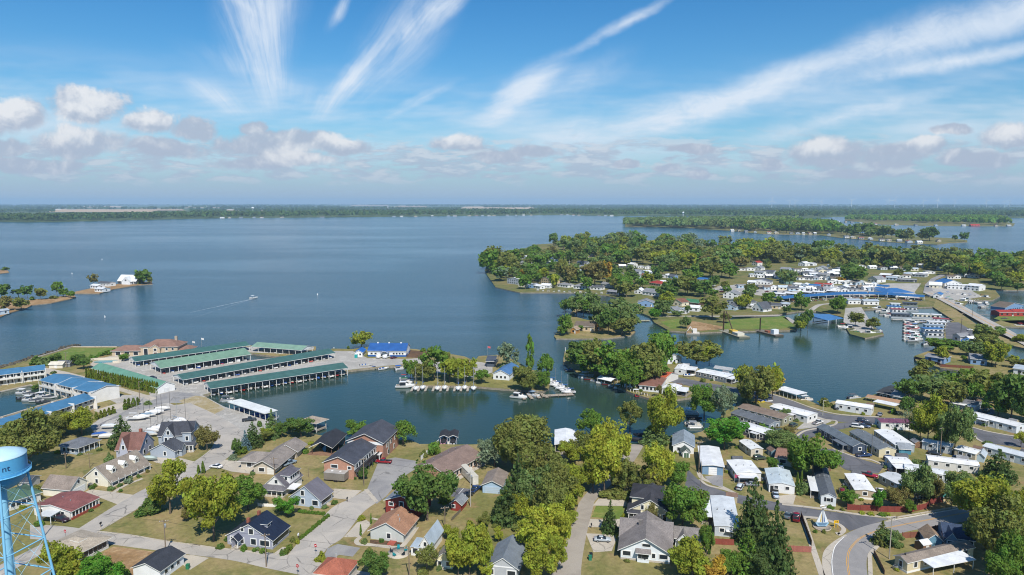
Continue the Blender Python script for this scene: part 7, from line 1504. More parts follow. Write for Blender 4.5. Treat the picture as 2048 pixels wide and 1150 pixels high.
rows('F2', '''285 560 400 575 10 5.6 2 y g w | grey two storey boathouse cottage at the west tip of the peninsula
385 590 480 600 9 3 1.6 y c l | pale cottage with silver roof beside the tip boathouse
470 600 545 605 9 3 1.6 y b g | blue grey cottage right of the silver roofed cottage
500 600 575 612 7 3 1.2 x w w | white boat shelter cottage on the south seawall
580 600 660 605 8 3 1.6 x w w | small white cottage below the tan hipped one
570 560 680 575 12 5 3 y t b | tan house with large taupe roof near the west seawall
730 590 820 600 10 3 1.8 h w g | white cottage with grey hip roof beside the gold tree
870 605 1000 615 12 3 2.6 h w g | wide grey hip roofed white cottage on the south seawall
1020 615 1110 622 10 3 2 h w d | dark hip roofed cottage beside the wide grey one
1110 590 1190 600 10 3.4 1.8 x w g | white cottage under the trees right of the dark hip roof
1165 655 1285 668 9 3 1.2 x d g | dark boat shed with grey roof at the channel
390 405 480 415 10 4.8 2 x w g | white two storey cottage on the inner channel
400 340 470 350 9 3.4 2 y w w | bright white gabled cottage on the far west point
270 385 330 392 8 3 1.6 x w r | cottage with red roof deep in the west trees
600 380 680 390 10 3 1.6 x l w | pale blue cottage with white roof on the inner canal
690 380 780 385 10 3 1.8 x w l | white cottage with silver roof at canal centre
660 345 740 350 9 3.4 2 y b w | blue cottage with white gable behind the canal row
700 410 790 415 7 3 1.2 h c t | cream boathouse on the inner canal bank
480 430 540 434 6 2.8 1.2 h w l | tiny white boathouse at the canal mouth
900 390 990 395 9 3 1.8 x g d | grey cottage beside the pole on the west point
905 430 990 440 9 3 1.8 x w g | white cottage behind the tall canal trees
1100 375 1180 380 11 3.2 2.6 h t b | brown roofed house among the middle trees
1110 205 1245 212 16 5 3 h t n | large brown roofed lake house on the north shore
1300 360 1350 366 9 3 1.8 x w w | white cottage in the gap of the north trees
1350 405 1400 410 9 3 1.8 x w w | white cottage below the gap cottage
1370 470 1450 480 11 3.2 2.2 x g g | grey roofed cottage at the street bend
1440 475 1530 485 10 3.2 1.8 y l w | pale blue cottage beside the grey street bend cottage
1470 510 1570 515 10 3 1.8 x n n | rust brown cottage with brown roof
1540 575 1640 590 12 3 2.4 h t r | tan cottage with bright red hip roof
1630 570 1720 575 12 3 1.2 x w w | flat white roofed cottage right of the red hip roof
1410 650 1470 655 8 3.4 2 y w w | narrow white gable cottage left of the long grey house
1480 660 1650 680 13 3.4 2.6 x w g | long grey roofed white house beside the boat channel
1440 765 1580 770 11 3.6 2.4 y b g | blue gabled house with grey roof on the channel bank
1700 820 1769 828 10 3 1.8 y l g | pale blue cottage at the small bridge
1045 885 1115 890 9 3.4 2 y c n | cottage with orange gable on the round islet
880 975 1050 985 13 3.2 2.4 x t b | low taupe roofed house on the round islet
1020 970 1110 975 12 3.4 3 y y d | dark roofed wing with orange timber gable on the islet
845 1000 895 1005 6 2.8 1.6 y y y | small orange timber shelter on the islet lawn'''.replace(' y y y |', ' y y t |'), GW)
rows('F3', '''100 510 160 515 9 3 1.6 y w w | white gable cottage behind the red roof
160 515 215 520 8 3 1.6 x b d | dark blue cottage left of the turquoise roofed one
415 545 540 555 10 3 1.6 x w u | white cottage with turquoise blue roof
490 580 560 585 9 3 1.8 x g g | grey cottage below the turquoise roof
895 565 1065 575 14 3.4 2.4 y w d | large white house with grey gable roof at field centre
860 570 930 575 8 3 1.4 x w w | white garage left of the field centre house
645 690 770 700 13 4.4 2.6 y w g | tall white house with silver roof behind the bungalows
680 740 865 765 13 3.2 2.4 y g d | grey bungalow with charcoal roof and wide porch
660 790 755 800 11 3.2 2 y l d | pale house with charcoal roof at the canal bridge
760 770 900 785 8 2.8 .8 x w w | long white carport beside the canal
905 800 1000 815 11 2.6 5 y w d | white steep gabled chalet on the canal
985 790 1060 795 10 3 3 x d k | black roofed cottage right of the chalet
1040 785 1160 790 10 3 1.6 x t d | salmon walled bungalow with dark roof
1150 770 1230 775 9 3 1.2 h w l | pale roofed cottage by the blue dock end
300 750 430 765 11 3 2 x n e | brown cottage with dark green roof
180 750 280 765 10 3.4 2.4 y c n | cream cottage with brown gable roof
340 805 430 812 10 3.2 1.4 x w w | white cottage with flat white roof below the green roof
150 820 250 830 10 3 1.8 x l g | blue grey cottage left of the canal tree
240 825 320 832 8 2.8 1.4 y w l | white garage between canal cottages
1140 560 1200 570 10 5 2 y e d | green two storey house behind the pole
1255 590 1330 595 9 3 1.2 x w w | white trailer cottage first in the long row
1330 595 1400 600 9 3 1.4 y l w | pale cottage second in the long row
1400 600 1500 606 8 2.8 1 x b u | blue roofed trailer in the long row
1450 585 1520 592 8 2.8 1 x r r | red roofed trailer in the long row
1530 590 1600 596 8 2.8 1 x w r | white trailer with red roof in the long row
1660 610 1740 618 8 3 1.6 y g w | white arched roof shed at the end of the long row
1090 675 1190 682 8 2.8 .6 x g w | first flat white roofed trailer above the blue dock
1190 672 1310 680 8 2.8 .6 x d w | second flat white roofed trailer above the blue dock
1335 660 1420 668 8 2.8 .6 x d w | third flat white roofed trailer above the blue dock
1450 660 1530 664 8 2.8 .6 x g w | fourth flat white roofed trailer above the blue dock
1560 650 1650 656 8 2.8 .6 x d w | fifth flat white roofed trailer above the blue dock
1340 530 1440 535 10 3 1.2 x w k | white cottage with black roof at mid field
1370 470 1430 476 10 3 1.4 x w w | white cottage near the back tree line
1460 440 1550 446 10 3.2 2.2 y w g | grey gabled cottage near the back tree line
1480 500 1560 506 10 3 1.6 x g g | grey cottage between the poles
1540 530 1620 536 10 3 2 y l k | pale cottage with black roof and round window
1600 450 1690 458 10 3 1.8 y l g | pale blue gable cottage by the back trees
1310 405 1370 410 12 4 2.2 y w w | white house at the rear edge of the field
1380 400 1440 405 10 3 1 x w w | long white trailer at the rear edge of the field
900 400 950 405 10 4.4 2 y w r | white house with red roof among the middle woods
910 440 980 446 10 3.4 2 y w g | white house below the red roof in the woods
1010 480 1090 486 10 3.4 2 x g d | grey cottage at the edge of the woods
920 480 1000 486 10 3 1.6 x w g | white cottage at the edge of the woods
1150 450 1230 455 10 3 1.8 x l g | pale cottage among the wood edge trees
680 350 740 355 10 4 2 y c t | cream house glimpsed in the deep woods
425 300 480 306 12 5 2 x w w | white house glimpsed high in the woods
520 355 590 358 9 3 1.4 x w l | white trailer glimpsed in the woods''', GW)
rows('F4', '''385 545 470 555 14 4 3 y w g | white hall with grey gable roof among the field cottages
0 480 70 486 10 3 1.6 y l w | pale cottage at the field tree line
30 530 110 536 10 3 2 y l k | cottage with black gable left of the big field tree
490 505 590 512 12 3 1.6 x r w | red walled cottage with white roof
545 530 640 536 9 3 1.2 x l l | silver roofed trailer beside the grey fence
650 545 820 552 9 2.8 .8 x d g | long grey mobile office behind the blue shop
700 490 790 495 11 3 1.4 h w w | white hip roofed cottage before the woods
780 500 890 508 10 3 1.6 h g g | grey hip roofed cottage at the road bend
815 420 860 425 8 4 1.6 x w w | white house glimpsed at the wood edge
990 440 1065 450 11 4 2.2 y w w | white two storey house at the road end
440 630 520 640 9 3 1 x w u | small white annex with blue roof
1665 490 1720 494 10 3 1.4 x w g | white cottage on the far right shore
1700 440 1769 445 10 3 1.4 x d d | dark cottage on the far right shore''', GW)
# ---- second marina: blue roofed buildings
rows('F4', '''545 680 795 680 22 4 3.4 h w u | big white shop with bright blue hip roof at the road
1065 600 1215 600 18 5 3.2 y w u | tall white hall with blue roof beside the eastern docks
1260 620 1370 630 16 5 1.6 x w w | white hall with silver roof east of the blue hall
1090 610 1300 620 8 4.5 .8 x w w | white covered loading porch of the blue hall
965 690 1030 695 14 3.4 1.4 y w u | small white boat shop with faded blue roof
930 600 1040 606 12 3.4 2.6 x c w | white arched storage tent beside the road
215 745 325 745 9 3.6 .8 x w l | first white pavilion with pale blue roof below the long dock
350 750 485 752 9 3.6 .8 x w l | second white pavilion with pale blue roof below the long dock
1600 815 1760 790 11 3.8 2.8 y b b | blue gabled house with brown roof on the east islet
1550 850 1690 850 10 3 1.2 x r r | red roofed boathouse below the blue islet house
1690 850 1790 850 10 3.2 1.6 x r r | second red roofed boathouse at the picture edge
1135 1060 1200 1075 8 3.4 1.6 y g g | small grey gabled shop at the tar lot
1210 1120 1310 1130 9 3 1.4 y w u | white cottage with bright blue roof at the tar lot''', 'buildings of the second marina', cat='building', name='marina_building')
rows('M6', '''800 325 950 350 9 3 .8 x b g | blue houseboat like home at the brown barge
1160 350 1290 362 12 3.2 1.8 x b g | blue home with grey roof behind the brown barge
1095 180 1160 195 8 3.2 1.6 y g w | white gabled harbour hut beside the leafy shrubs
1100 225 1165 232 8 3 1.2 y w u | harbour hut with pale blue roof beside the white one
1500 425 1600 440 10 3 1.2 x w l | silver roofed home at the right edge among dark trees''', 'homes at the causeway end', cat='building', name='waterside_home')
# long curved blue dock
def bdock(fr, pts, depth, label, rc='35699f', n=10):
    pts = [P(fr, *q, .9) for q in pts]; o = thing('boat_shelter', label, 'boat shelter', pts[0], 0, 'blue roofed boat shelters')
    for a, c in zip(pts[:-1], pts[1:]):
        q = c - a; ang = math.atan2(q.y, q.x); L = q.length; m = (a + c) / 2 - pts[0]; nn = Vector((-math.sin(ang), math.cos(ang), 0))
        mm = m + nn * depth / 2
        g = mesh('roof', [(-L / 2 - .2, -depth / 2, 3), (L / 2 + .2, -depth / 2, 3), (L / 2 + .2, 0, 4.6), (-L / 2 - .2, 0, 4.6), (L / 2 + .2, depth / 2, 3), (-L / 2 - .2, depth / 2, 3)], [(0, 1, 2, 3), (3, 2, 4, 5), (0, 3, 5), (1, 4, 2)], SHEETMETAL)
        r_ = link('roof', g, o, None, rc); r_.location = mm; r_.rotation_euler = (0, 0, ang)
        k = max(2, int(L / 9))
        for i in range(k + 1):
            for s_ in (0, depth): w = m + Vector((math.cos(ang), math.sin(ang), 0)) * (i / k - .5) * L + nn * s_; box('post', o, (w.x, w.y, 1.2), (.3, .3, 4), PAINT, 'e4e8ea', ang)
        w = m + nn * depth * .5; box('walkway', o, (w.x, w.y, -.2), (L, 1.5, .3), WOOD, '9a9184', ang)
    return o
bdock('F3', [(1165, 728), (1300, 715), (1420, 706), (1560, 696), (1769, 683)], 12, 'long curved blue roofed boat shelter, western half'); bdock('F4', [(225, 684), (400, 683), (560, 690), (720, 702), (885, 712)], 12, 'long curved blue roofed boat shelter, eastern half')
bdock('F3', [(1575, 925), (1715, 905)], 26, 'broad blue roofed boat shelter on the lagoon spit', '4c7fb4')
bdock('F4', [(460, 610), (560, 618)], 9, 'short blue canopy left of the big shop')
k = 0
for x in range(40): 
    fr, px, py = ('F3', 1180 + x * 30, 738 - x * 2.0) if x < 20 else ('F4', 235 + (x - 20) * 32, 694 + (x - 20) * 1.4)
    Bt(('pontoon', 'motor', 'covered')[x % 3], fr, px, py, -80, '%s boat from the left under the long curved blue roof' % ordw(x), ['e8e8e6', '8a4038', 'd8d4cc', '3a4a70'][x % 4], ['d8d8d4', '7a2f2c', '40444c', 'c8c0b0'][(x * 3) % 4], 'boats under the long curved blue roof', z=.2)
# houseboats and boats of the second marina
def houseboat(fr, x0, y0, x1, y1, d, rc, wc, label, h=3):
    b = Bd('houseboat', label, P(fr, x0, y0, .2), P(fr, x1, y1, .2), 'houseboat', 'houseboats of the second marina', .2); b.box('hull', -.5, -.5, -.5, b.w + .5, d + .5, .5, GELCOAT, 'c8ccd0'); b.box('cabin', .6, .3, .5, b.w - .8, d - .3, h, SIDING, wc); b.box('roof', 0, 0, h, b.w, d, h + .18, SHEETMETAL, rc)
    n = max(2, int(b.w / 3))
    for i in range(n): b.win('f', (.6, .3, b.w - .8, d), (i + .5) * (b.w - 1.4) / n, 1.2, 1.6, 1.1, fr=False)
    b.box('deck_rail', -.4, -.45, .5, b.w + .4, -.38, 1.2, METAL, 'd0d4d8')
for i, q in enumerate([(600, 865, 770, 872, 'd', 'd'), (785, 865, 960, 872, 'w', 'c'), (560, 795, 690, 800, 'u', 'w'), (600, 822, 730, 825, 'r', 'w'), (700, 800, 830, 808, 'g', 'w'), (960, 905, 1110, 915, 'r', 'w'), (920, 935, 1090, 942, 'w', 'w'), (890, 965, 1070, 972, 'l', 'l'), (885, 1000, 1060, 1003, 'u', 'w'), (910, 1035, 1060, 1040, 'd', 'w'), (590, 770, 680, 773, 'w', 'l'), (690, 760, 830, 768, 'd', 'd'), (930, 870, 1040, 878, 'w', 'c')]):
    houseboat('F4', *q[:4], 6, RC[q[4]], WC[q[5]], ['charcoal houseboat in the outer row', 'long cream houseboat in the outer row', 'houseboat with blue roof in the inner row', 'houseboat with bright red canopy in the inner row', 'grey roofed houseboat in the inner row', 'houseboat with long red roof beside the causeway lot', 'white roofed houseboat below the long red one', 'pale silver houseboat in the lot row', 'houseboat with vivid blue roof in the lot row', 'dark roofed houseboat lowest in the lot row', 'small white houseboat nearest the pavilions', 'dark houseboat behind the inner row', 'cream houseboat at the causeway bank'][i])
MB = [(470, 790), (480, 810), (520, 845), (560, 850), (440, 770), (540, 820), (790, 945), (810, 970), (800, 995), (800, 1020), (810, 1045), (830, 1060), (860, 905), (910, 1105), (940, 1080), (210, 965), (260, 985), (300, 1000), (470, 985), (480, 1005), (400, 1010), (150, 945), (370, 785), (1130, 720), (1170, 740), (1190, 755), (1300, 720), (1390, 670), (1440, 690), (1100, 690), (1250, 710), (1400, 775), (1340, 715), (1720, 940), (1600, 880)]
for i, (x, y) in enumerate(MB):
    Bt(('cruiser', 'pontoon', 'motor', 'pontoon', 'covered')[i % 5], 'F4', x, y, (175, 5, 0)[i % 3], '%s boat of the second marina counted from the inner corner' % ordw(i), ['f0f0ee', 'd8dade', 'e8e4dc', '9a3038', 'ececec'][(i * 2) % 5], ['3a6ab0', '8a9098', 'c8c4bc', 'a03038', '2f3a48', '2f8a70'][i % 6], 'loose boats of the second marina', scale=1.0)
for i, q in enumerate([((820, 905), (1160, 885)), ((880, 990), (1080, 985)), ((1060, 705), (1410, 725)), ((1440, 785), (1570, 790)), ((1300, 835), (1560, 842)), ((600, 880), (960, 880)), ((1180, 640), (1480, 690)), ((1150, 770), (1220, 765))]): pier(['long pier of the red roofed houseboat row', 'short pier of the tar lot row', 'long white pier east of the causeway', 'walkway to the islet boat hoist', 'brown footbridge to the blue islet house', 'pier of the outer houseboat row', 'pier in front of the blue hall', 'short pier at the eastern boats'][i], 'F4', *q, 2.0, 'd0ccc4' if i in (2, 5) else '9f968a')
b = Bd('boat_hoist', 'small roofed boat hoist at the end of the islet walkway', P('F4', 1370, 785, .2), P('F4', 1430, 788, .2), 'boat lift', None, .2); b.hip(0, 0, b.w, 6, 3, 1.2, wall=False, rc='8d929a')
for x in (0, b.w):
    for y in (0, 6): b.post(x, y, 3.4, .2, 'c0c4c8', -.4)
for i in range(12): Bt(('pontoon', 'covered', 'motor')[i % 3], 'M4', 660 + i * 48, 462 + i * 13.5, -18, '%s boat from the left along the lagoon seawall' % ORD[i], ['e8e8e6', 'c8ccd0', '8c3a3c'][(i * 2) % 3], ['dfe4e8', '3a4048', '5a7090'][i % 3], 'boats along the lagoon seawall', scale=.85)
for i in range(14): Bt(('pontoon', 'cruiser', 'pontoon', 'covered')[i % 4], 'F4', 735 + (i % 2) * 55, 905 + i * 13, (178, 4)[i % 2], '%s boat from the top in the outer finger row of the second marina' % ORD[i], ['f0f0ee', 'd8dade', 'b8444a'][i % 3], ['d8e4ec', '4a7ab8', '8a3038', 'e8e8e6'][i % 4], 'outer finger row boats')
# brown barge and work barges
def barge(fr, x0, y0, x1, y1, d, color, label, extra):
    b = Bd('work_barge', label, P(fr, x0, y0, 0), P(fr, x1, y1, 0), 'barge', None, 0); b.box('hull', 0, 0, -.4, b.w, d, 1.0, METAL, color); b.box('deck', .1, .1, 1.0, b.w - .1, d - .1, 1.06, WOOD, color); extra(b, d); return b
def crane(b, d):
    b.box('cab', b.w * .42, d * .2, 1.05, b.w * .6, d * .7, 3.4, PAINT, 'd8b440'); b.box('engine_house', b.w * .6, d * .15, 1.05, b.w * .85, d * .8, 2.8, PAINT, 'd8d4c4'); beam('boom', b.o, (b.w * .45, d * .5, 3), (b.w * .12, d * .5, 15), .5, .5, METAL, '5a4a3e'); beam('spud', b.o, (b.w * .12, d * .3, -1), (b.w * .12, d * .3, 15), .6, .6, METAL, '5a4438')
def house_b(b, d):
    b.box('wheelhouse', b.w * .7, d * .2, 1.05, b.w * .85, d * .8, 4.2, PAINT, 'e8ecf0'); b.box('winch', b.w * .4, d * .3, 1.05, b.w * .55, d * .7, 2.2, PAINT, '9a5a40'); beam('spud', b.o, (b.w * .15, d * .4, -1), (b.w * .15, d * .4, 10), .6, .6, METAL, '55463c')
def digger(b, d):
    b.box('cab', b.w * .5, d * .3, 1.05, b.w * .8, d * .8, 3.6, PAINT, 'e4e0da'); beam('arm', b.o, (b.w * .5, d * .5, 2.4), (b.w * .3, d * .5, 5.2), .5, .5, PAINT, 'e8e4e0'); beam('dipper', b.o, (b.w * .3, d * .5, 5.2), (b.w * .1, d * .5, 2), .4, .4, PAINT, 'e8e4e0'); b.box('spoil_heap', .5, .5, 1.06, b.w * .4, d - .5, 1.7, DIRT)
barge('F3', 600, 985, 790, 1050, 8, '9c9a86', 'crane barge with yellow cab and tall dark boom', crane); barge('F3', 915, 985, 1110, 1035, 7, '7d7468', 'work barge with white wheelhouse and single spud', house_b); barge('F3', 320, 1015, 440, 1020, 8, 'c8c2b6', 'white digger barge beside the dirt landing', digger)
barge('M6', 925, 385, 1190, 400, 7, '6a4434', 'long rusty brown barge moored beside the blue homes', lambda b, d: b.box('cargo_fence', .3, .3, 1.06, b.w - .3, .5, 2.2, WOOD, '7a4a38')); barge('M6', 715, 320, 915, 372, 5, '4a4440', 'dark railed barge behind the lagoon tree', lambda b, d: b.box('rail', .1, .1, 1.06, b.w, .2, 2.4, METAL, '5a4038'))
pier('pale causeway bridge deck between islet and lawn', 'F2', (1380, 890), (1545, 888), 5, 'a8a890')
# house islet on the left
rows('F1', '''1205 345 1395 350 13 3.4 6 x d w | white house with steep silver roof on the narrow islet
1000 365 1110 372 9 3 1.4 x w d | low white boathouse with dark roof on the islet
925 390 1000 396 8 3 1.2 x w w | small white hut on the islet end
970 425 1050 430 9 3 .8 x w w | flat white boat garage at the islet corner
-40 665 95 650 8 3 .8 x l l | pale flat boat dock at the wooded spit''', 'islet houses on the left', cat='house', name='islet_house')
b = Bd('islet_gable', 'front gable wing of the steep silver roofed islet house', P('F1', 1250, 352, .7), P('F1', 1335, 354, .7), 'house', None, .7); b.wc, b.rc, b.rm = 'e8ecf0', 'dfe4e8', SHEETMETAL; b.gable(0, -.6, b.w, 6, 3.2, 5.2, 'y'); b.win('f', (0, -.6, b.w, 6), b.w / 2, 4, 2, 1.6, fr=False)
bpy.context.view_layer.update(); _h = [o for o in SC.objects if o.get('label', '').startswith('white house with steep silver roof')][0]
b.o.name = 'front_gable'; b.o.parent = _h; b.o.matrix_parent_inverse = _h.matrix_world.inverted(); del b.o['category'], b.o['label']
Bt('motor', 'F1', 1430, 352, 5, 'small boat at the islet house mooring')
# ---- peninsula trees
HS = [o for o in SC.objects if o.parent is None and o.name.split('.')[0] in ('cottage', 'marina_building')]
HP = np.array([(o.location.x, o.location.y) for o in HS])
TT('F1', 'r 50 460 620 110 b; r 20 340 500 140 d; r 190 395 480 100 d; r 280 350 490 90 d; r 220 480 610 130 o; r 420 380 505 100 o; r 585 315 475 90 g; r 650 385 480 80 g; r 725 415 490 70 g; l 960 230 365 90 b; k 1465 185 345 130 d; r 1535 270 345 50 o; b 1420 300 345 60 o; b 55 160 205 70 d; b 30 560 620 60 o; b 550 460 495 80 o; b 330 470 510 60 d')
PT = 'k 200 210 430 200 o; r 130 290 440 120 d; r 230 400 540 130 s; k 345 350 500 130 o; r 420 430 510 60 O; r 430 245 340 80 d; r 350 250 370 120 g; r 520 265 400 110 g; r 500 420 545 120 d; r 620 380 490 150 d; r 705 470 600 70 Y; l 840 390 590 130 b; r 915 470 560 70 y; k 1060 340 590 200 b; r 1160 350 560 100 O; k 1250 480 610 130 o; k 1340 530 680 160 o; r 800 690 850 110 d; l 860 660 820 110 q; k 1010 610 830 150 q; k 1250 670 930 320 q; k 1180 760 1010 160 d; k 1300 850 1020 200 o; r 810 830 1010 130 g; r 770 940 1020 80 g; r 930 930 980 60 g; r 1600 780 880 80 G; k 1690 560 700 160 d; r 1560 580 640 50 g; r 1640 700 820 90 d; r 1600 390 520 80 d'
TT('F2', PT + '; r 1480 510 600 100 g')
TT('F3', 'k 210 490 660 150 d; k 330 480 670 160 o; r 450 520 680 150 d; r 130 560 690 140 q; r 880 590 700 100 q; r 900 570 690 70 d; k 1045 630 750 100 g; r 1145 670 725 50 g; l 550 660 880 230 o; r 330 750 830 50 d; r 240 800 850 90 q; r 310 850 960 90 q; r 120 700 850 150 q; r 670 820 910 90 o; r 1210 750 830 70 d; k 1340 640 800 120 g; k 1335 810 970 110 d; r 1395 780 960 80 d; r 1330 880 985 80 y; k 1660 670 820 120 g; l 1230 430 590 130 q; r 1690 500 560 60 O; k 1760 370 530 120 d; r 40 780 880 80 G; r 1480 170 330 100 d')
TT('F4', 'k 120 670 830 120 g; k 275 800 940 120 o; k 420 860 970 100 o; r 250 400 560 180 d; r 135 500 555 60 y; k 290 390 540 150 d; k 1440 930 1090 150 o; r 1460 1030 1150 150 q; r 1550 1070 1150 80 y; r 1560 940 1000 100 q; r 1050 1050 1150 190 d; r 1570 480 620 120 d; r 1710 550 640 90 d; k 1640 490 590 130 o; r 1260 1060 1200 120 q; r 1610 1090 1150 80 q; r 1750 1010 1080 90 y')
rg = np.random.default_rng(3)
MASS = []
def wood(n, poly, hmin, hmax, cols, gap=5, avoid=11, z=.96):
    pp = [Vector(P('I', poly[i], poly[i + 1], z)) for i in range(0, len(poly), 2)]; xs = [p.x for p in pp]; ys = [p.y for p in pp]; k = 0; tries = 0
    def inside(x, y):
        c = False
        for i in range(len(pp)):
            a, b_ = pp[i], pp[i - 1]
            if (a.y > y) != (b_.y > y) and x < (b_.x - a.x) * (y - a.y) / (b_.y - a.y) + a.x: c = not c
        return c
    while k < n and tries < n * 60:
        tries += 1; x, y = rg.uniform(min(xs), max(xs)), rg.uniform(min(ys), max(ys))
        if not inside(x, y): continue
        if len(HP) and (np.hypot(HP[:, 0] + 5 - x, HP[:, 1] + 4 - y) < avoid).any(): continue
        if any((x - a) ** 2 + (y - c) ** 2 < gap ** 2 for a, c in MASS): continue
        MASS.append((x, y)); k += 1; h = rg.uniform(hmin, hmax) * 1.28
        tree(['round', 'oak', 'oak', 'loose'][int(rg.integers(4))], Vector((x, y, z)), h, h * rg.uniform(.9, 1.25), TC[cols[int(rg.integers(len(cols)))]])
wood(28, (985, 508, 1060, 504, 1250, 505, 1260, 545, 1080, 548, 990, 540), 11, 18, 'ggdooqqyb', 8, 11)
wood(96, (1104, 486, 1200, 480, 1390, 483, 1480, 500, 1560, 505, 1560, 525, 1440, 540, 1300, 545, 1180, 520, 1110, 500), 16, 23, 'ggdooqqqyyos', 8, 11)
wood(30, (1300, 530, 1500, 520, 1500, 560, 1440, 572, 1330, 560), 13, 20, 'ggdooqqyb', 9, 12)
wood(95, (1480, 503, 1700, 511, 1860, 519, 1960, 524, 2100, 534, 2100, 552, 1960, 550, 1860, 540, 1700, 530, 1500, 525), 16, 23, 'ggdooqqqyyos', 9, 11)
wood(40, (1880, 535, 2060, 540, 2060, 570, 1990, 575, 1950, 560, 1890, 550), 12, 20, 'ggdooqqy', 9, 11)
wood(20, (974, 542, 1010, 520, 1090, 540, 1120, 570, 1040, 580, 995, 571), 10, 15, 'ggdoqqoy', 7, 7)
wood(18, (1100, 545, 1260, 550, 1300, 600, 1280, 615, 1220, 588, 1120, 575), 8, 14, 'ggdoqqoy', 7, 9)
wood(20, (1270, 560, 1500, 575, 1560, 610, 1500, 622, 1320, 622), 6, 12, 'ggdoqqoy', 8, 8)
wood(16, (1500, 530, 1850, 530, 1840, 560, 1560, 565), 7, 12, 'gdoqqo', 14, 13)
wood(84, (1460, 461, 1530, 466, 1640, 468, 1680, 472, 1780, 481, 1870, 486, 1860, 478, 1775, 471, 1700, 465, 1600, 456, 1470, 455), 20, 29, 'dgqdoq', 9, 0)
for x, y in ((1910, 484), (1928, 483)): tree('round', P('I', x, y, .8), 24 if x > 1920 else 17, 22 if x > 1920 else 14, TC['d'])
# the tightly packed small cottages and trailers of the field, row by row
def row(fr, a, bq, n, label, cat='cottage', dd=8):
    for i in range(n):
        t = i / max(1, n - 1); x, y = a[0] + (bq[0] - a[0]) * t + rg.uniform(-6, 6), a[1] + (bq[1] - a[1]) * t + rg.uniform(-5, 5); p = P(fr, x, y, .96); w = rg.uniform(7, 12)
        b = Bd('cottage', label % ordw(i), p, p + Vector((w, rg.uniform(-2.5, 2.5), 0)), cat, GW, .96); b.wc = WC['wwgwlcdw'[int(rg.integers(8))]]; b.rc = RC['wwgdwlgb'[int(rg.integers(8))]]
        b.gable(0, 0, w, dd, 2.9, rg.uniform(.6, 1.9), 'xy'[int(rg.integers(2))])
        for u in (.3, .72): b.win('f', (0, 0, w, dd), w * u, .9, 1.5, 1.3, fr=False)
row('F3', (880, 505), (1100, 515), 4, '%s cottage from the left at the foot of the middle woods'); row('F3', (1140, 525), (1720, 535), 11, '%s cottage from the left in the third field row'); row('F3', (1300, 490), (1740, 500), 9, '%s cottage from the left in the second field row'); row('F3', (1280, 455), (1760, 470), 8, '%s cottage from the left in the rear field row')
row('F3', (780, 605), (1250, 620), 9, '%s parked camper from the left on the gravel field', 'camper', 4); row('F3', (1230, 625), (1740, 640), 11, '%s camper from the left in the gravel row above the blue dock', 'camper', 4)
row('F4', (30, 560), (420, 590), 9, '%s camper from the left behind the white hall', 'camper', 5); row('F4', (180, 610), (430, 630), 7, '%s camper from the left beside the big blue roofed shop', 'camper', 4); row('F4', (640, 520), (900, 480), 6, '%s cottage from the left along the wood edge road'); row('F4', (1090, 520), (1400, 500), 6, '%s cottage from the left behind the blue hall')
row('F2', (560, 320), (1000, 330), 9, '%s cottage from the left in the west point back row'); row('F2', (880, 470), (1420, 520), 9, '%s cottage from the left along the west point street'); row('F2', (1280, 420), (1500, 430), 5, '%s cottage from the left in the woodland gap')
row('F3', (400, 440), (860, 450), 6, '%s house from the left half hidden in the middle woods', 'house'); row('F2', (1120, 290), (1700, 320), 8, '%s house from the left half hidden in the northern woods', 'house'); row('F4', (60, 420), (760, 450), 9, '%s house from the left half hidden in the eastern woods', 'house'); row('F4', (1120, 440), (1600, 470), 6, '%s house from the left half hidden behind the road end', 'house')
for i in range(16): Bt(('pontoon', 'motor', 'covered', 'cruiser')[i % 4], 'F4', 1090 + (i % 8) * 48, 655 + (i // 8) * 55 + (i % 8) * 5, (80, 100, 10)[i % 3], '%s boat of the eastern docks counted along the piers' % ordw(i), 'ecebe8', ['3a6ab0', '8a9098', 'd8d4cc', '2f3a48'][i % 4], 'boats of the eastern docks')
for i in range(15):
    Bt(('pontoon', 'covered', 'pontoon', 'motor')[i % 4], 'F2', 555 + i * 47, 632 + i * 2.2, 90, '%s boat from the left along the west point seawall' % ORD[i], 'e8e8e6', ['e8eaec', 'c8ccd0', '5a6470', 'f0f0f0'][i % 4], 'boats along the west point seawall')
for i in range(26): V(('car', 'suv', 'pickup')[i % 3], 'F3', 620 + (i % 13) * 80 + rg.uniform(-15, 15), 588 + (i // 13) * 52 + rg.uniform(-5, 5), rg.uniform(0, 180), ['e8e8e8', '3a3f46', '8a9098', '6a2a2a', '2f4a78'][i % 5], '%s parked vehicle on the gravel field counted along its rows' % ordw(i), 'vehicles parked on the gravel field', z=.97)
# tiny houses along the wooded island and the far shores
def tiny(pts, label, group, z, wd=(7, 12)):
    for i, (x, y) in enumerate(pts):
        a = P('I', x, y, z); w = rg.uniform(*wd); b = Bd('lake_house', label % ordw(i), a, a + Vector((w, rg.uniform(-2, 2), 0)), 'house', group, z); b.wc = ['e8e8e4', 'c2b8a4', '9aa2a8', 'b0bcc8'][i % 4]; b.rc = ['dfe2e4', '7c8086', '8a5a50', '5f5a56', 'b8bcc0'][(i * 3) % 5]
        b.gable(0, 0, w, 9, 3.8, 2.2, 'y' if i % 2 else 'x'); b.win('f', (0, 0, w, 9), w * .3, 1.2, 2, 1.6, fr=False); b.win('f', (0, 0, w, 9), w * .7, 1.2, 2, 1.6, fr=False)
tiny([(1462, 463), (1476, 463), (1490, 465), (1508, 466), (1535, 467), (1550, 467.5), (1580, 468), (1592, 468.5), (1605, 469), (1618, 469), (1628, 469), (1655, 471), (1690, 476), (1703, 477), (1718, 478.5), (1740, 480), (1760, 482), (1775, 483), (1795, 484), (1815, 486), (1835, 487), (1875, 484)], '%s tiny house from the left along the wooded island shore', 'houses along the wooded island', .8)
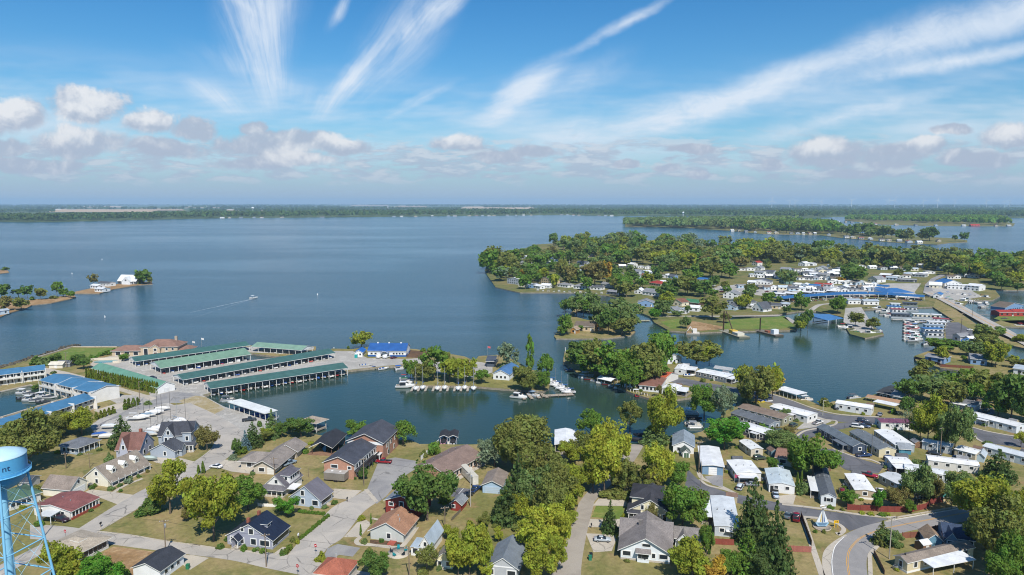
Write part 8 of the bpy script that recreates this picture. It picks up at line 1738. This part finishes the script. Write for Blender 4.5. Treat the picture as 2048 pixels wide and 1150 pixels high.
# ================================================================== far shores, horizon
def canopy_mass(name, label, samples, hmin, hmax, colors, z=.9, cards=26, csize=.42):
    """far-off woodland that reads as one mass: thousands of crowns of leaf cards in one mesh"""
    n = len(samples); rg2 = np.random.default_rng(len(samples)); S_ = np.array(samples); h = rg2.uniform(hmin, hmax, n); r = h * rg2.uniform(.38, .6, n)
    k = cards; d = rg2.normal(size=(n, k, 3)); d /= np.linalg.norm(d, axis=2)[..., None]; d[..., 2] = np.abs(d[..., 2]) * 1.0 - .25
    c = np.zeros((n, k, 3)); c[..., 0] = S_[:, None, 0] + d[..., 0] * r[:, None]; c[..., 1] = S_[:, None, 1] + d[..., 1] * r[:, None]; c[..., 2] = z + h[:, None] * .5 + d[..., 2] * h[:, None] * .5
    c = c.reshape(-1, 3); m_ = len(c); nr = d.reshape(-1, 3) + rg2.normal(size=(m_, 3)) * .45; nr /= np.linalg.norm(nr, axis=1)[:, None]
    u = np.cross(nr, rg2.normal(size=(m_, 3))); u /= np.linalg.norm(u, axis=1)[:, None]; w = np.cross(nr, u); s = (np.repeat(h, k) * csize * rg2.uniform(.7, 1.3, m_))[:, None]
    v = np.stack([c - u * s * .5, c - w * s * .5, c + u * s * .5, c + w * s * .5], 1).reshape(-1, 3); v[:, 2] = np.maximum(v[:, 2], z)
    m = bpy.data.meshes.new(name); m.vertices.add(4 * m_); m.vertices.foreach_set('co', v.astype(np.float32).ravel()); m.loops.add(4 * m_); m.loops.foreach_set('vertex_index', np.arange(4 * m_, dtype=np.int32)); m.polygons.add(m_); m.polygons.foreach_set('loop_start', np.arange(0, 4 * m_, 4, dtype=np.int32)); m.update(calc_edges=True)
    at = m.attributes.new('var', 'FLOAT', 'POINT'); at.data.foreach_set('value', np.repeat(np.clip(np.repeat(rg2.uniform(0, 1, n), k) * .7 + rg2.uniform(0, .3, m_), 0, 1), 4).astype(np.float32)); m.materials.append(LEAF)
    o = link(name, m, None, None, colors); tag(o, label, 'woodland', kind='stuff'); return o
def scatter(n, *quad, seed=0, z=.9):
    g = np.random.default_rng(seed + n); a, b_, c, d = (np.array(P('I', quad[i], quad[i + 1], z)[:2]) for i in range(0, 8, 2)); u, v = g.uniform(0, 1, n), g.uniform(0, 1, n)
    return list((a * (1 - u)[:, None] + b_ * u[:, None]) * (1 - v)[:, None] + (d * (1 - u)[:, None] + c * u[:, None]) * v[:, None])
canopy_mass('peninsula_understorey', 'low undergrowth and small trees under the peninsula woods', scatter(700, 1106, 489, 1500, 503, 1490, 520, 1180, 512, z=.96) + scatter(520, 1480, 506, 2090, 536, 2080, 550, 1520, 523, z=.96) + scatter(160, 990, 508, 1200, 506, 1240, 530, 1000, 520, z=.96), 5, 11, TC['o'], .96, 22, .5)
canopy_mass('island_woodland', 'dense olive wood covering the near end of the long wooded island', scatter(520, 1252, 453, 1460, 459, 1600, 446, 1252, 445, z=.8), 28, 37, TC['q'], .8, 40, .34)
canopy_mass('island_back_woodland', 'woodland behind the cottages of the long wooded island', scatter(240, 1440, 457, 1680, 470, 1660, 456, 1560, 445, z=.8), 26, 34, TC['g'], .8, 40, .34)
canopy_mass('east_shore_woodland', 'woodland along the far eastern shore', scatter(460, 1692, 440.8, 2024, 452, 1990, 440, 1700, 436, z=.8), 24, 33, TC['g'], .8, 34, .36)
L = []
edge = [(-300, 444.5), (0, 442.5), (61, 443.5), (123, 442.5), (222, 440.5), (321, 438), (437, 435.5), (700, 433.5), (871, 431.5), (1042, 430), (1120, 429), (1226, 431.5), (1290, 430.5), (1620, 435.5), (1660, 433.5), (1760, 431.5), (2048, 435.5), (2400, 438)]
for (x0, y0), (x1, y1) in zip(edge[:-1], edge[1:]): L += scatter(int((x1 - x0) * 1.35), x0, y0, x1, y1, x1, y1 - 6, x0, y0 - 6, seed=int(x0 + 400))
canopy_mass('far_shore_woodland', 'belt of trees along the far shore of the lake', L, 26, 38, '4f6238', .9, 22, .42)
L = []
for i, (x0, x1, y) in enumerate([(-300, 110, 425), (0, 105, 418), (380, 450, 426), (470, 720, 424), (560, 920, 420), (700, 800, 427), (820, 1010, 424), (1060, 1400, 424), (1100, 1700, 427), (1250, 2400, 421), (1300, 2400, 426), (1600, 2400, 430), (1075, 1500, 419)]): L += scatter(int((x1 - x0) * 1.5), x0, y, x1, y, x1, y - 3.4, x0, y - 3.4, seed=900 + i)
canopy_mass('inland_woodland', 'dark woods between the fields beyond the far shore', L, 20, 30, '4c5e38', .9, 14, .55)
L = []
for i, (x0, x1, y, n) in enumerate([(-400, 2500, 415.5, 2200), (-400, 2500, 413, 2000), (-400, 2500, 411, 1800), (-400, 800, 419, 300), (-400, 2500, 410.2, 1800)]):
    q = scatter(n, x0, y, x1, y, x1, y - .9, x0, y - .9, seed=1500 + i); g = np.random.default_rng(i); L += [p for p in q if math.sin(p[0] * .0011 + i * 2) + math.sin(p[0] * .00043 + i) > -.75]
canopy_mass('horizon_woodland', 'hazy blue green tree lines along the horizon', L, 22, 36, '4c5c3c', .9, 8, 1.0)
tiny([(x, y) for x, y in ((440, 436.4), (456, 436.2), (478, 436), (505, 435.8), (520, 435.8), (560, 435.5), (640, 434.8), (785, 433.6), (800, 433.5), (828, 433.3), (862, 432.8), (894, 432.5), (906, 432.4), (935, 432.2), (950, 432), (962, 431.9), (975, 431.8), (985, 431.7), (1012, 431.4), (1030, 431.2), (1045, 431), (1060, 430.9), (1120, 430.2), (1132, 430.4), (1145, 430.8), (1155, 431), (1195, 431.8), (1208, 432), (1220, 432.2))], '%s little pale house from the left on the far north shore', 'white houses on the far north shore', .9, (14, 26))
tiny([(x, y) for x, y in ((1674, 444.5), (1690, 445), (1702, 446), (1720, 447.5), (1750, 449.3), (1790, 450.6), (1830, 451.4), (1870, 451.9), (1925, 452.2), (1990, 452.6), (2015, 452.8))], '%s small pale house from the left along the far eastern shore', 'houses on the far eastern shore', .85, (10, 18))
b = Bd('lake_house', 'red roofed pavilion on the far eastern shore', P('I', 1942, 452.3, .85), P('I', 1960, 452.3, .85), 'house', None, .85); b.rc = 'b83a34'; b.wc = 'c8645a'; b.gable(0, 0, b.w, 14, 4, 3, 'x'); b.wins('f', (0, 0, b.w, 14), 3, 1, 3, 2, fr=False)
tiny([(x, y) for x, y in ((110, 419), (122, 418.5), (140, 419), (2, 432), (8, 431), (277, 416), (365, 417), (410, 417.5), (455, 419.5), (728, 416.5), (1126, 411), (1150, 412), (1190, 411), (1330, 414.5), (1490, 414), (1500, 414.2), (1925, 435), (1940, 434))], '%s pale farm building from the left among the far fields', 'farm buildings in the far fields', 3, (45, 80))
for i in range(8): b_ = P('I', 766 + i * 3.3, 416.5, 2); o = tag(cyl('grain_silo', None, (b_.x, b_.y, 14), 22, 26, METAL, 'c8d0d8', n=14), '%s silver grain silo from the left in the far fields' % ORD[i], 'silo', 'grain silos in the far fields')
def wtower(x, y, h, s, label):
    p = P('I', x, y, 1); o = thing('distant_water_tower', label, 'water tower', p); cyl('stem', o, (0, 0, h / 2), s * .3, h, PAINT, 'e4e8ec'); lathe('tank', [(s * .15, h * .7), (s * .5, h * .8), (s * .55, h * .9), (s * .35, h), (.05, h * 1.03)], o, PAINT, 'f0f2f4', 16)
wtower(506, 425, 46, 26, 'tiny white water tower above the far shore trees'); wtower(1366, 435, 34, 12, 'slim white water tower on the wooded island'); wtower(51, 410, 60, 40, 'faint white water tower on the left horizon')
# wind turbines
tv = [(0, 0, 0), (1.6, .4, 9), (.9, .3, 30), (.1, .1, 52), (-.9, .3, 9), (-.4, -.3, 30)]
BLD = mesh('blade', [(-1.2, -.3, 0), (1.2, -.3, 0), (2.2, -.2, 10), (.4, -.1, 52), (-.4, -.1, 52), (-1.2, -.2, 10), (-1.2, .3, 0), (1.2, .3, 0), (2.2, .2, 10), (.4, .1, 52), (-.4, .1, 52), (-1.2, .2, 10)], [(0, 1, 2, 5), (5, 2, 3, 4), (6, 11, 8, 7), (11, 10, 9, 8), (0, 5, 11, 6), (5, 4, 10, 11), (1, 7, 8, 2), (2, 8, 9, 3), (3, 9, 10, 4)], PAINT)
TB = [(1540, 401.5, 412), (1575, 402, 411), (1586, 402.5, 411), (1620, 401.5, 410), (1638, 402.5, 411), (1698, 401, 414), (1773, 400.5, 414), (1784, 400.5, 414), (1768, 402, 410), (1841, 401, 411), (1869, 400.5, 412), (1903, 401, 410), (1966, 401, 410), (2002, 402, 410), (2012, 402, 410)]
for i, (x, yt, yb) in enumerate(TB):
    D = 9500 + (i * 2711) % 4500; px = (x - 1024) / FPX; p = Vector((px * D, D, 1)); h = topz(p, yt) - 1; s = max(.9, h / 85)
    o = thing('wind_turbine', '%s white wind turbine from the left on the horizon' % ORD[i], 'wind turbine', p, 0, 'wind turbines on the horizon'); cyl('tower', o, (0, 0, h / 2), 5 * s, h, PAINT, 'dfe6ec', r1=.6); box('nacelle', o, (0, 2, h + 1), (5, 12, 5), PAINT, 'f4f6f8'); cyl('hub', o, (0, -6, h + 1), 5, 5, PAINT, 'f4f6f8', (R(90), 0, 0))
    for k in range(3): q = link('blade', BLD, o, None, 'f4f6f8'); q.location = (0, -7, h + 1); q.rotation_euler = (0, R(i * 37 + k * 120), 0); q.scale = (1.0 * s, 1.2, 1.0 * s)
pier('far bridge deck at the right edge of the lake', 'I', (2026, 444.6), (2110, 446), 8, 'c8c8c8', 9, 4)
# ================================================================== yard clutter beside the near homes: sheds, shrubs, cars, air conditioners
def inpoly(x, y, q):
    c = False
    for i in range(len(q)):
        a, b_ = q[i], q[i - 1]
        if (a[1] > y) != (b_[1] > y) and x < (b_[0] - a[0]) * (y - a[1]) / (b_[1] - a[1]) + a[0]: c = not c
    return c
def free(x, y, m=1.0, road=True):
    for s_ in BDS:
        o = s_.o.location; dx, dy = x - o.x, y - o.y; c, sn = math.cos(s_.rz), math.sin(s_.rz); u, v = dx * c + dy * sn, -dx * sn + dy * c
        if -m < u < s_.w + m and -m < v < getattr(s_, 'd', 8) + m: return False
    if road and any(inpoly(x, y, q) for q in PAVED): return False
    return inpoly(x, y, MAINP)
MAINP = [(p.x, p.y) for p in main]
near = [s_ for s_ in list(BDS) if hasattr(s_, 'd') and s_.o.location.y < 420 and s_.o['category'] in ('house', 'mobile home', 'cottage')]
def short(l):
    w = l.replace(',', '').split()
    for n in range(min(6, len(w)), 2, -1):
        if w[n - 1] not in ('with', 'and', 'the', 'of', 'on', 'in', 'a', 'at', 'by', 'to', 'its', 'small', 'long', 'white', 'grey', 'from', 'behind', 'beside', 'near', 'under', 'two', 'over', 'among', 'dark', 'flat', 'brown', 'front', 'for', 'below', 'above', 'large', 'blue', 'wide', 'black', 'low', 'bright', 'red', 'pale', 'left', 'right', 'between', 'deep', 'broad', 'almost', 'metal', 'yellow', 'far', 'hip', 'wood', 'steep', 'tall', 'reddish', 'silver', 'shingle', 'open', 'ribbed', 'stepped', 'window', 'second', 'navy', 'bowed', 'arched', 'charcoal', 'maroon', 'striped', 'middle', 'parked'): return ' '.join(w[:n])
    return ' '.join(w[:5])
gc = random.Random(11)
for s_ in near:
    M_ = s_.o.location; c, sn = math.cos(s_.rz), math.sin(s_.rz); W = lambda u, v: Vector((M_.x + u * c - v * sn, M_.y + u * sn + v * c, ZL)); sh = short(s_.label)
    for k in (0, 3):
        u, v = (gc.uniform(0, s_.w), -1.1) if k < 3 else ((-1.2, gc.uniform(0, s_.d)) if k == 3 else (s_.w + 1.2, gc.uniform(0, s_.d))); p = W(u, v)
        if free(p.x, p.y, .5): tree('bush', p, gc.uniform(.9, 1.8), gc.uniform(1.2, 2.4), TC['gdoqhy'[gc.randrange(6)]])
    p = W(s_.w * gc.uniform(.3, .8), s_.d + 2.6)
    if s_.o['category'] == 'mobile home' and free(p.x, p.y, 2.2):
        b = Bd('garden_shed', 'garden shed behind the ' + sh, p, p + Vector((c, sn, 0)) * gc.uniform(2.6, 3.6), 'shed', 'garden sheds of the trailer park'); b.wc = gc.choice(['d8d4c8', '8a6a52', 'c8ccd0', '6d8a98', 'b8ac90']); b.rc = gc.choice(['8a8c90', 'd8dadc', '5d5f64', '7a6458']); b.d = 2.6; b.gable(0, 0, b.w, 2.6, 2.0, .8, 'x', ov=.15, og=.15, t=.06); b.door('f', (0, 0, b.w, 2.6), b.w / 2, 1.1, 1.7, 'e4e2dc')
    for u, v, rz in ((s_.w + 3.0, s_.d * .4, R(90)), (s_.w * .5, -4.0, 0)):
        p = W(u, v)
        if s_.o['category'] == 'mobile home' and free(p.x, p.y, 2.0, False): vk, (vc, vn) = gc.choice(['car', 'suv', 'pickup']), gc.choice([('e8e8e8', 'white'), ('3a3f46', 'charcoal'), ('8a9098', 'grey'), ('7a2a30', 'dark red'), ('2f4a78', 'blue'), ('c8ccd0', 'silver'), ('4a5a4a', 'dark green')]); vehicle(vk, '%s %s parked next to the %s' % (vn, 'pickup truck' if vk == 'pickup' else 'car', sh), p + Vector((0, 0, .04)), s_.rz + rz, vc, 'vehicles parked between the homes'); break
    p = W(-.9, s_.d * .7)
    if free(p.x, p.y, .3): o = thing('air_conditioner', 'grey air conditioner unit beside the ' + sh, 'air conditioner', p, s_.rz, 'air conditioners'); box('case', o, (0, 0, .45), (.9, .9, .9), METAL, 'b8bcbe'); cyl('fan_grille', o, (0, 0, .92), .7, .06, METAL, '55585c')
k = 0
while k < 46:
    x, y = gc.uniform(-110, 190), gc.uniform(160, 330)
    if free(x, y, 3.0): k += 1; h = gc.uniform(3, 8); tree(gc.choice(['round', 'round', 'loose', 'bush', 'spruce']), Vector((x, y, ZL)), h, h * gc.uniform(.6, .9), TC['gdoqqyb'[gc.randrange(7)]])
# ================================================================== labels of the trees
KW = {'round': 'round leafy tree', 'oak': 'broad leafy tree', 'loose': 'airy tree', 'spruce': 'conical spruce', 'pine': 'pine tree', 'poplar': 'columnar poplar', 'thuja': 'slim arborvitae', 'bush': 'shrub', 'willow': 'drooping willow', 'bare': 'bare birch'}
CW = {TC[k]: v for k, v in dict(g='green', d='dark green', o='olive', y='yellow green', Y='golden yellow', b='bronze', G='vivid green', s='grey green', B='blue', O='orange', p='deep green', q='muted green', h='mossy green').items()}
AN = []
for o in SC.objects:
    if o.parent is None and o.get('category') in ('house', 'cottage', 'building', 'garage', 'mobile home', 'apartment block', 'shed', 'mansion', 'boathouse', 'shop', 'workshop', 'carport', 'boat shelter') and o['label'] and 'from the left' not in o['label'] and 'counted' not in o['label']: AN.append((Vector(o.location), short(o['label'])))
def proj(p): return p.x / p.y
cnt = {}
GRP = {'bush': 'shrubs and hedges of the gardens', 'thuja': 'slim arborvitae of the gardens'}
for o, kind, col, h, p in TREES:
    if not o.get('group'): o['group'] = GRP.get(kind, 'trees of the shore and gardens' if p.y < 560 else 'trees of the peninsula and islands')
    if o['label']: continue
    a, sh = min(AN, key=lambda q: (q[0].x - p.x) ** 2 + (q[0].y - p.y) ** 2)
    d = p - a; rel = ('behind' if d.y > 0 else 'in front of') if abs(d.y) > abs(d.x) * 1.2 else ('right of' if d.x > 0 else 'left of')
    sz = 'tall' if h > 15 else ('small' if h < 6 and kind not in ('bush', 'thuja') else '')
    key = ' '.join(x for x in (sz, CW.get(col, 'green'), KW[kind], rel, 'the', sh) if x); cnt.setdefault(key, []).append(o)
for key, os_ in cnt.items():
    os_.sort(key=lambda o: o.location.y)
    for i, o in enumerate(os_): o['label'] = key if len(os_) == 1 else '%s %s' % (('nearest', 'second nearest', 'third nearest', 'fourth nearest', 'fifth nearest', 'sixth nearest', 'seventh nearest', 'eighth nearest')[i] if i < 8 else ordw(i) + ' nearest', ' '.join(key.split()[:14]))
# ================================================================== haze: even air over the lake, round the camera and the whole scene
def haze():
    m = bpy.data.materials.new('haze'); m.use_nodes = True; nt = m.node_tree; nt.nodes.clear(); out = nt.nodes.new('ShaderNodeOutputMaterial'); v = nt.nodes.new('ShaderNodeVolumePrincipled')
    v.inputs['Color'].default_value = (.5, .76, 1.0, 1); v.inputs['Density'].default_value = HAZE; v.inputs['Anisotropy'].default_value = .0; nt.links.new(v.outputs[0], out.inputs['Volume'])
    o = link('haze', mesh('haze', [(x * 64000, y * 28000 + 13500, z * 212 + 102) for x, y, z in BOXV], BOXF, m)); o['kind'] = 'stuff'
HAZE = .000055
haze()
